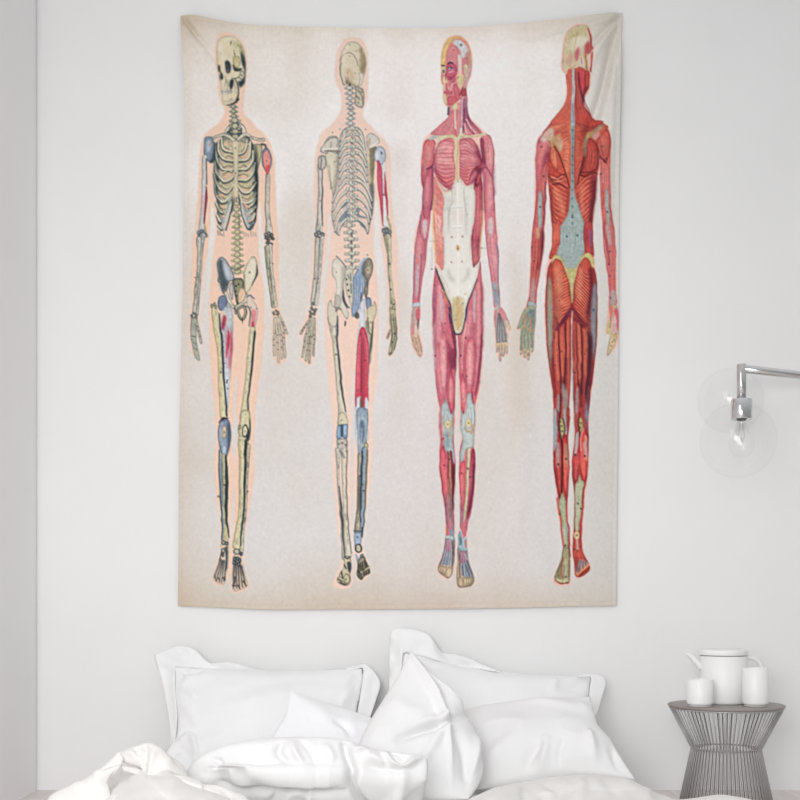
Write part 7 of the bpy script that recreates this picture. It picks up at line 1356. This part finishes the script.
# flat white pillow lying in front, its seam towards us
pf, _, _ = cushion('pillow', [(186, 772), (200, 757), (220, 747), (245, 741), (270, 738), (300, 737), (330, 738), (352, 742), (372, 749), (395, 752), (427, 756)], [(427, 756), (428, 770), (425, 790), (419, 809)], [(194, 809), (260, 812), (340, 812), (419, 809)], [(186, 772), (187, 786), (194, 809)], -1.00, -1.05, .045, M_WHITECOTTON,
                   [([(212, 768), (250, 771), (300, 771), (348, 772)], .010, 3.5, 2), ([(210, 776), (260, 779), (345, 778)], -.012, 5, 2), ([(212, 769), (250, 771.5), (300, 771.5), (348, 772)], -.006, 1.5, 2), ([(212, 767), (250, 769), (300, 769), (348, 770)], .004, 1.8, 2), ([(214, 760), (222, 764), (216, 770)], -.008, 4), ([(283, 744), (280, 756), (292, 766)], -.010, 4), ([(292, 742), (298, 756), (306, 768)], .008, 5), ([(302, 742), (312, 754), (318, 768)], -.006, 4), ([(324, 744), (332, 756), (331, 768)], .006, 5),
                    ([(290, 772), (278, 786), (268, 800)], -.007, 6), ([(312, 774), (308, 790)], .006, 6), ([(345, 746), (348, 760), (358, 782), (370, 800)], -.014, 5, 0), ([(352, 752), (368, 749), (382, 750)], .010, 4), ([(384, 752), (394, 766), (404, 768), (420, 758)], .010, 4, 0), ([(388, 752), (398, 762), (408, 764)], -.010, 4), ([(405, 770), (400, 785), (385, 800)], .006, 7), ([(360, 768), (390, 772), (410, 768)], -.004, 5), ([(360, 756), (375, 760), (385, 768)], .008, 7)],
                   [((30, 22), .005, 61, False), ((12, 14), .002, 62, False), ((20, 18), .004, 63, True)], nu=150, nv=90, under=(.42, .20), back=1.2)
tag(pf, 'white pillow lying flat in front with a long seam along its edge', 'pillow', 'pillows on the bed')

# ------------------------------------------------------------------ the rumpled duvet over the foot of the pillows
crest = [(40, 808), (60, 800), (90, 790), (112, 775), (130, 764), (146, 758), (160, 765), (176, 778), (190, 787), (210, 795), (240, 806), (262, 811), (300, 813), (400, 813), (455, 809), (476, 799), (492, 792), (507, 788), (537, 782), (552, 779.5), (580, 777), (605, 777.5), (630, 780.5), (645, 787.5), (657, 794), (670, 799), (686, 804), (704, 801.5), (726, 797.5), (742, 799), (758, 802), (774, 806), (786, 812)]
NU2, NV2 = 330, 96
C = resample(crest, NU2, True)
ux = C[:, 0]
Yc = np.interp(ux, [40, 135, 178, 240, 450, 520, 640, 784], [-1.02, -1.00, -1.30, -1.44, -1.36, -.92, -.86, -1.02])
dc = CAM_D + Yc
cx, cz = (ux - 400) * dc / FPX, CAM_Z - (C[:, 1] - HOR) * dc / FPX
w = np.linspace(-1, 1, NV2)[:, None]
back = np.clip(-w, 0, 1); front = np.clip(w, 0, 1)
lowz = np.interp(ux, [40, 60, 76, 668, 730, 784], [.02, .05, .095, .095, .06, .02])[None]
hz = np.maximum(cz[None] - lowz, .015)
GY = Yc[None] + .13 * np.sin(back * np.pi / 2) - (.16 * np.sin(np.minimum(front * 1.6, 1) * np.pi / 2) + .62 * np.clip(front - .35, 0, 1) ** 1.1)
prof = np.where(w < 0, np.sqrt(np.clip(1 - back ** 2, 0, 1)), .34 + .66 * np.cos(np.minimum(front * 1.25, 1) * np.pi / 2) ** .9 - .16 * front)
GZ = lowz + hz * prof
spread = np.clip(1 + .0 * w, 1, 1)
G = np.stack([cx[None] * (CAM_D + GY) ** 0 * np.ones_like(GY), GY, GZ], -1)
PP = pix(G)
nrm = normals(G); nrm *= np.sign(nrm[..., 2:3] - nrm[..., 1:2] * .5)
fr = np.clip((w + .10) * 4, .12, 1)
hh = relief(PP, [
                 ([(500, 794), (515, 790), (530, 796)], .006, 5), ([(540, 782), (556, 790), (562, 800)], -.008, 5), ([(575, 776), (582, 788), (578, 800)], .007, 6), ([(600, 778), (612, 790), (622, 800)], -.006, 6), ([(620, 780), (636, 790), (648, 800)], .005, 6), ([(520, 790), (526, 800)], -.006, 4)])
hh = 1.25 * hh + (.006 * lattice(PP, (34, 16), 71) + .0032 * lattice(PP, (13, 9), 72) + .0055 * lattice(PP, (22, 14), 73, True))
G = G + nrm * (hh * fr)[..., None]
over = (G[..., 0] > -.83) & (G[..., 0] < .73)
G[..., 2] = np.maximum(G[..., 2], np.where(over, .094, .014))
def fold(top, right, bottom, left, Yt, Yb, T, creases=(), noise=(), nu=70, nv=50, q=.5, ul=0.0):
    """one turned-over flap of the duvet: a puffed double sheet with its own outline"""
    P = coons(top, right, bottom, left, nu, nv)
    u = np.linspace(-1, 1, nu)[None]; v = np.linspace(0, 1, nv)[:, None]
    Y = Yt + (Yb - Yt) * v + ul * u
    d = CAM_D + Y
    base = np.stack([(P[..., 0] - 400) * d / FPX, Y + 0 * P[..., 0], CAM_Z - (P[..., 1] - HOR) * d / FPX], -1)
    t = ((1 - np.abs(u) ** 2.4) * (1 - np.abs(2 * v - 1) ** 2.4)) ** q
    soft = np.clip(np.minimum(np.minimum((u + 1), (1 - u)) * 8, np.minimum(v, 1 - v) * 14), 0, 1)
    h = T * t + relief(P, creases) * (.2 + .8 * soft)
    for cell, amp, seed, rd in noise:
        h = h + amp * lattice(P, cell, seed, rd) * soft
    n = normals(base); n = n * np.sign(-n[..., 1:2])
    return [(base + n * h[..., None], nu, nv), (base - n * (T * .7 * t)[..., None], nu, nv)]
WR = [((14, 10), .0022, 81, False), ((16, 11), .0028, 82, True)]
sheets = [(G, NU2, NV2)]
sheets += fold([(50, 800), (58, 793.5), (80, 782), (98, 770), (110, 760), (119, 752)], [(119, 752), (123, 759), (121, 765), (113, 772), (107, 782), (110, 790), (114, 814)], [(44, 814), (80, 814), (114, 814)], [(50, 800), (46, 806), (44, 814)], -1.20, -1.24, .020,
               [([(118, 756), (108, 768), (101, 782), (100, 800)], .006, 5), ([(92, 778), (86, 790), (88, 804)], -.004, 6), ([(70, 792), (84, 796), (96, 792)], .003, 6)], WR)
sheets += fold([(116, 755), (124, 750.5), (132, 747), (144, 743.4), (150, 743), (156, 746.5), (166, 754), (178, 762), (185, 770)], [(185, 770), (187, 780), (186, 812)], [(147, 812), (166, 812), (186, 812)], [(116, 755), (121, 760.5), (128, 764), (136, 765.5), (142, 769), (145.5, 780), (147, 812)], -1.16, -1.22, .026,
               [([(149, 744), (155, 754), (151, 768), (148, 784)], .010, 4, 0), ([(146, 746), (147, 760), (144, 772)], -.012, 3.5, 0), ([(124, 751), (134, 755), (141, 764)], .006, 3.5), ([(160, 754), (168, 764), (176, 772)], -.005, 6), ([(136, 750), (140, 757), (139, 764)], -.006, 3)], WR, ul=.01)
sheets += fold([(113, 789), (121, 783), (133, 779), (143, 775)], [(143, 775), (146, 786), (145, 812)], [(110, 812), (128, 812), (145, 812)], [(113, 789), (111, 796), (110, 812)], -1.165, -1.20, .012, [([(128, 777), (124, 786), (126, 796)], .006, 4), ([(138, 774), (136, 784), (138, 794)], -.004, 4)], WR[:1], nu=40, nv=40)
sheets += fold([(121, 764), (128, 766.5), (136, 767.5), (143, 771)], [(143, 771), (140, 774), (136, 775)], [(124, 771), (130, 772.5), (136, 775)], [(121, 764), (121, 768), (124, 771)], -1.185, -1.19, .005, [([(126, 768), (134, 770), (140, 773)], .004, 1.6)], [], nu=40, nv=20)
sheets += fold([(104, 804), (116, 797), (130, 792.5), (144, 790.5), (157, 786.5), (165, 779), (173, 775.3), (186, 776.5), (195, 780), (201, 784.5), (214, 786), (226, 791), (238, 796), (250, 803)], [(250, 803), (256, 808), (260, 814)], [(98, 814), (170, 816), (260, 814)], [(104, 804), (100, 808), (98, 814)], -1.26, -1.31, .022,
               [([(160, 786), (176, 783), (194, 790), (206, 800)], .006, 4), ([(172, 779), (180, 786), (178, 796)], -.006, 4), ([(196, 784), (190, 792), (184, 802)], .005, 4), ([(140, 794), (150, 798), (158, 806)], -.004, 5), ([(210, 790), (222, 796), (230, 804)], -.005, 4)], WR, nu=120, nv=40)
V, F, o_ = [], [], 0
for S_, nu_, nv_ in sheets:
    V.append(S_.reshape(-1, 3)); F += grid_faces(nu_, nv_, o_); o_ += nu_ * nv_
duvet = mesh_obj('duvet', np.vstack(V), F, M_LINEN, weld=2e-5)
tag(duvet, 'rumpled warm white duvet heaped along the front edge of the bed', 'duvet')
# ------------------------------------------------------------------ the wire side table
TD = -.38
tx = (726.0 - 400) * (CAM_D + TD) / FPX
table = empty('side_table', (tx, TD, 0))
tag(table, 'grey wire side table with a round taupe top and narrow waist', 'side table')
RT, RW, RB = .1740, .1035, .143
ZT, ZW = .318, .190
lathe('table_top', [(0, .3165), (RT - .010, .3165), (RT - .001, .3185), (RT + .0018, .3215), (RT + .0012, .3245), (RT - .002, .3258), (0, .3262)], M_TOP, table, n=96)
def ring(name, r, z, t, parent=table, mat=M_WIRE, n=96):
    V, F, k = [], [], 10
    for i in range(n):
        a = 2 * math.pi * i / n
        for j in range(k):
            b = 2 * math.pi * j / k
            V.append(((r + t * math.cos(b)) * math.cos(a), (r + t * math.cos(b)) * math.sin(a), z + t * math.sin(b)))
    for i in range(n):
        for j in range(k):
            F.append((i * k + j, ((i + 1) % n) * k + j, ((i + 1) % n) * k + (j + 1) % k, i * k + (j + 1) % k))
    return mesh_obj(name, V, F, mat, parent)
ring('rim', RT - .005, .3150, .0026)
ring('waist_ring', RW - .004, ZW, .0024)
ring('base_ring', RB, .0045, .0045)
NW = 64
w0 = tube('wire', [(RT - .005, 0, .315), (RW + .004, 0, ZW + .006), (RW, 0, ZW), (RW + .002, 0, ZW - .008), (RB, 0, .004)], .0019, M_WIRE, table, n=8)
for i in range(1, NW):
    c = w0.copy()
    c.rotation_euler = (0, 0, 2 * math.pi * i / NW)
    COL.objects.link(c); c.parent = table
w0.rotation_euler = (0, 0, 0)

# ------------------------------------------------------------------ tea things
ZTOP = .3263
td = CAM_D - .355
pot = empty('teapot', ((723.3 - 400) * td / FPX, -.355, ZTOP))
tag(pot, 'white porcelain teapot with a flat lid on the wire side table', 'teapot')
R = .0722
lathe('body', [(0, .002), (R - .010, .002), (R - .008, 0), (R - .004, .0012), (R - .001, .006), (R, .012), (R, .1460), (R - .0015, .1475), (R - .004, .1475), (R - .005, .144), (R - .005, .02), (0, .012)], M_PORCELAIN, pot, n=96)
lathe('lid', [(0, .1490), (R - .004, .1490), (R + .0010, .1495), (R + .0022, .1515), (R + .0022, .1625), (R + .0012, .1652), (R - .002, .1664), (0, .1668)], M_PORCELAIN, pot, n=96)
def oval_tube(name, pts, rad, mat, parent):
    return tube(name, pts, rad, mat, parent, n=20)
# spout: a straight taper rising to the left, its lip cut level
V, F, k = [], [], 24
rows = [(-R + .008, .106, .0150), (-R - .008, .124, .0138), (-R - .022, .139, .0128), (-R - .0362, .1540, .0120), (-R - .0370, .1553, .0114), (-R - .0360, .1545, .0096), (-R - .024, .140, .0096)]
for x, z, r in rows:
    for j in range(k):
        a = 2 * math.pi * j / k
        V.append((x + r * math.cos(a), r * .8 * math.sin(a), z))
for i in range(len(rows) - 1):
    for j in range(k):
        F.append((i * k + j, i * k + (j + 1) % k, (i + 1) * k + (j + 1) % k, (i + 1) * k + j))
mesh_obj('spout', V, F, M_PORCELAIN, pot)
hpts = [(R - .002, 0, .1405), (R + .014, 0, .1405), (R + .030, 0, .1345), (R + .043, 0, .119), (R + .048, 0, .098), (R + .046, 0, .074), (R + .037, 0, .054), (R + .022, 0, .041), (R + .006, 0, .035), (R - .002, 0, .034)]
hp = spl([(p[0], p[2]) for p in hpts], n=4)
tube('handle', [(x, 0, z) for x, z in hp], list(np.linspace(.0070, .0050, len(hp))), M_PORCELAIN, pot, n=14)

def cup(px, Y, r, h, label):
    d = CAM_D + Y
    e = empty('cup', ((px - 400) * d / FPX, Y, ZTOP))
    lathe('body', [(0, .006), (r - .004, .006), (r - .0012, .0085), (r, .013), (r, h - .001), (r - .001, h), (r - .0026, h), (r - .0032, h - .0016), (r - .0034, .02), (r - .008, .0125), (0, .0115)], M_PORCELAIN, e, n=72)
    lathe('foot', [(0, 0), (r - .006, 0), (r - .0052, .001), (r - .005, .0062), (0, .0062)], M_PORC_FOOT, e, n=72)
    tag(e, label, 'cup', 'cups on the side table')
    return e
cup(700, -.462, .0398, .0815, 'short white porcelain cup in front of the teapot spout')
cup(755.4, -.462, .0385, .1160, 'tall white porcelain cup in front of the teapot handle')

# ------------------------------------------------------------------ the wall lamp
LD = 3.70
zl = CAM_Z + (HOR - 368.8) * LD / FPX
ex = (741.5 - 400) * LD / FPX
ey = LD - CAM_D
mx_, my_ = 1.648, 0.0
lamp = empty('wall_lamp', (mx_, my_, zl))
tag(lamp, 'chrome swing arm wall lamp with a clear glass globe and bare bulb', 'wall lamp')
def L(x, y, z):
    return (x - mx_, y - my_, z - zl)
adir = Vector((ex - mx_, ey + .02, 0)).normalized()
tube('arm', [L(ex + .004, ey, zl), L(mx_, -.02, zl)], .0132, M_CHROME, lamp, n=28)
bm = bmesh.new(); bmesh.ops.create_cone(bm, cap_ends=True, segments=48, radius1=.052, radius2=.048, depth=.02)
bmesh.ops.bevel(bm, geom=[e for e in bm.edges if abs(e.verts[0].co.z - e.verts[1].co.z) < 1e-6 and e.verts[0].co.z < 0], offset=.003, segments=3, affect='EDGES')
bmesh.ops.rotate(bm, verts=bm.verts, matrix=Matrix.Rotation(math.radians(90), 3, 'X')); bmesh.ops.translate(bm, verts=bm.verts, vec=(0, -.0105, 0))
bm_obj('wall_plate', bm, M_CHROME, lamp, smooth=False)
dpx = LD / FPX
zs = lambda py: CAM_Z - (py - HOR) * dpx
cx0 = L(ex, ey, zl)
lathe('stem', [(0, zs(364.2) - zl), (.0135, zs(364.2) - zl), (.0148, zs(365) - zl), (.0150, zs(382) - zl), (.0146, zs(401) - zl), (0, zs(401) - zl)], M_CHROME, lamp, n=40, loc=(cx0[0], cx0[1], 0))
lathe('socket', [(0, zs(399.4) - zl), (.0310, zs(399.4) - zl), (.0328, zs(400) - zl), (.0328, zs(418.8) - zl), (.0315, zs(419.5) - zl), (.027, zs(419.5) - zl), (.026, zs(410) - zl), (0, zs(410) - zl)], M_CHROME, lamp, n=48, loc=(cx0[0], cx0[1], 0))
lathe('bulb_holder', [(0, zs(409.5) - zl), (.0165, zs(409.5) - zl), (.0165, zs(418.5) - zl), (.0135, zs(420.5) - zl), (0, zs(420.5) - zl)], M_SOCKETIN, lamp, n=32, loc=(cx0[0], cx0[1], 0))
def sphere_prof(r, zc, hole, n=40):
    a0 = math.asin(min(.99, hole / r))
    return [(r * math.sin(a), zc + r * math.cos(a)) for a in np.linspace(a0, math.pi, n)]
gc = L((738.2 - 400) * dpx, ey, zs(440.2))
globe = lathe('glass_globe', sphere_prof(.1185, 0, .0335), M_GLASS, lamp, n=80, loc=gc)
tag(globe, 'clear glass globe round the bulb')
bz = zs(441.5) - zl
bulb = lathe('bulb', [(.0125, zs(419.5) - zl), (.0128, zs(423.5) - zl), (.016, zs(427) - zl), (.024, zs(432) - zl), (.034, bz + .012), (.0385, bz), (.0395, bz - .010), (.038, bz - .024), (.031, bz - .038), (.019, bz - .047), (0, bz - .050)], M_BULB, lamp, n=48, loc=(cx0[0], cx0[1], 0))
tag(bulb, 'clear pear-shaped bulb')
fil = [(cx0[0] - .004, cx0[1], zs(423) - zl), (cx0[0] - .010, cx0[1], bz + .012)] + [(cx0[0] - .010 + .0028 * k, cx0[1] + .004 * math.sin(k * 1.6), bz + (.012 if k % 2 == 0 else -.012)) for k in range(1, 7)] + [(cx0[0] + .010, cx0[1], bz + .012), (cx0[0] + .004, cx0[1], zs(423) - zl)]
tube('filament', fil, .0006, M_FILAMENT, bulb, n=6)
# an added clear globe near the wall, standing in for a faint unexplained circle
d2 = CAM_D - .108
g2 = L((730.5 - 400) * d2 / FPX, -.108, CAM_Z - (400.5 - HOR) * d2 / FPX)
added_globe = lathe('glass_globe', sphere_prof(.1065, 0, .004), M_GLASS, lamp, n=80, loc=g2)
tag(added_globe, 'added clear glass globe close to the wall, standing in for a faint circle')
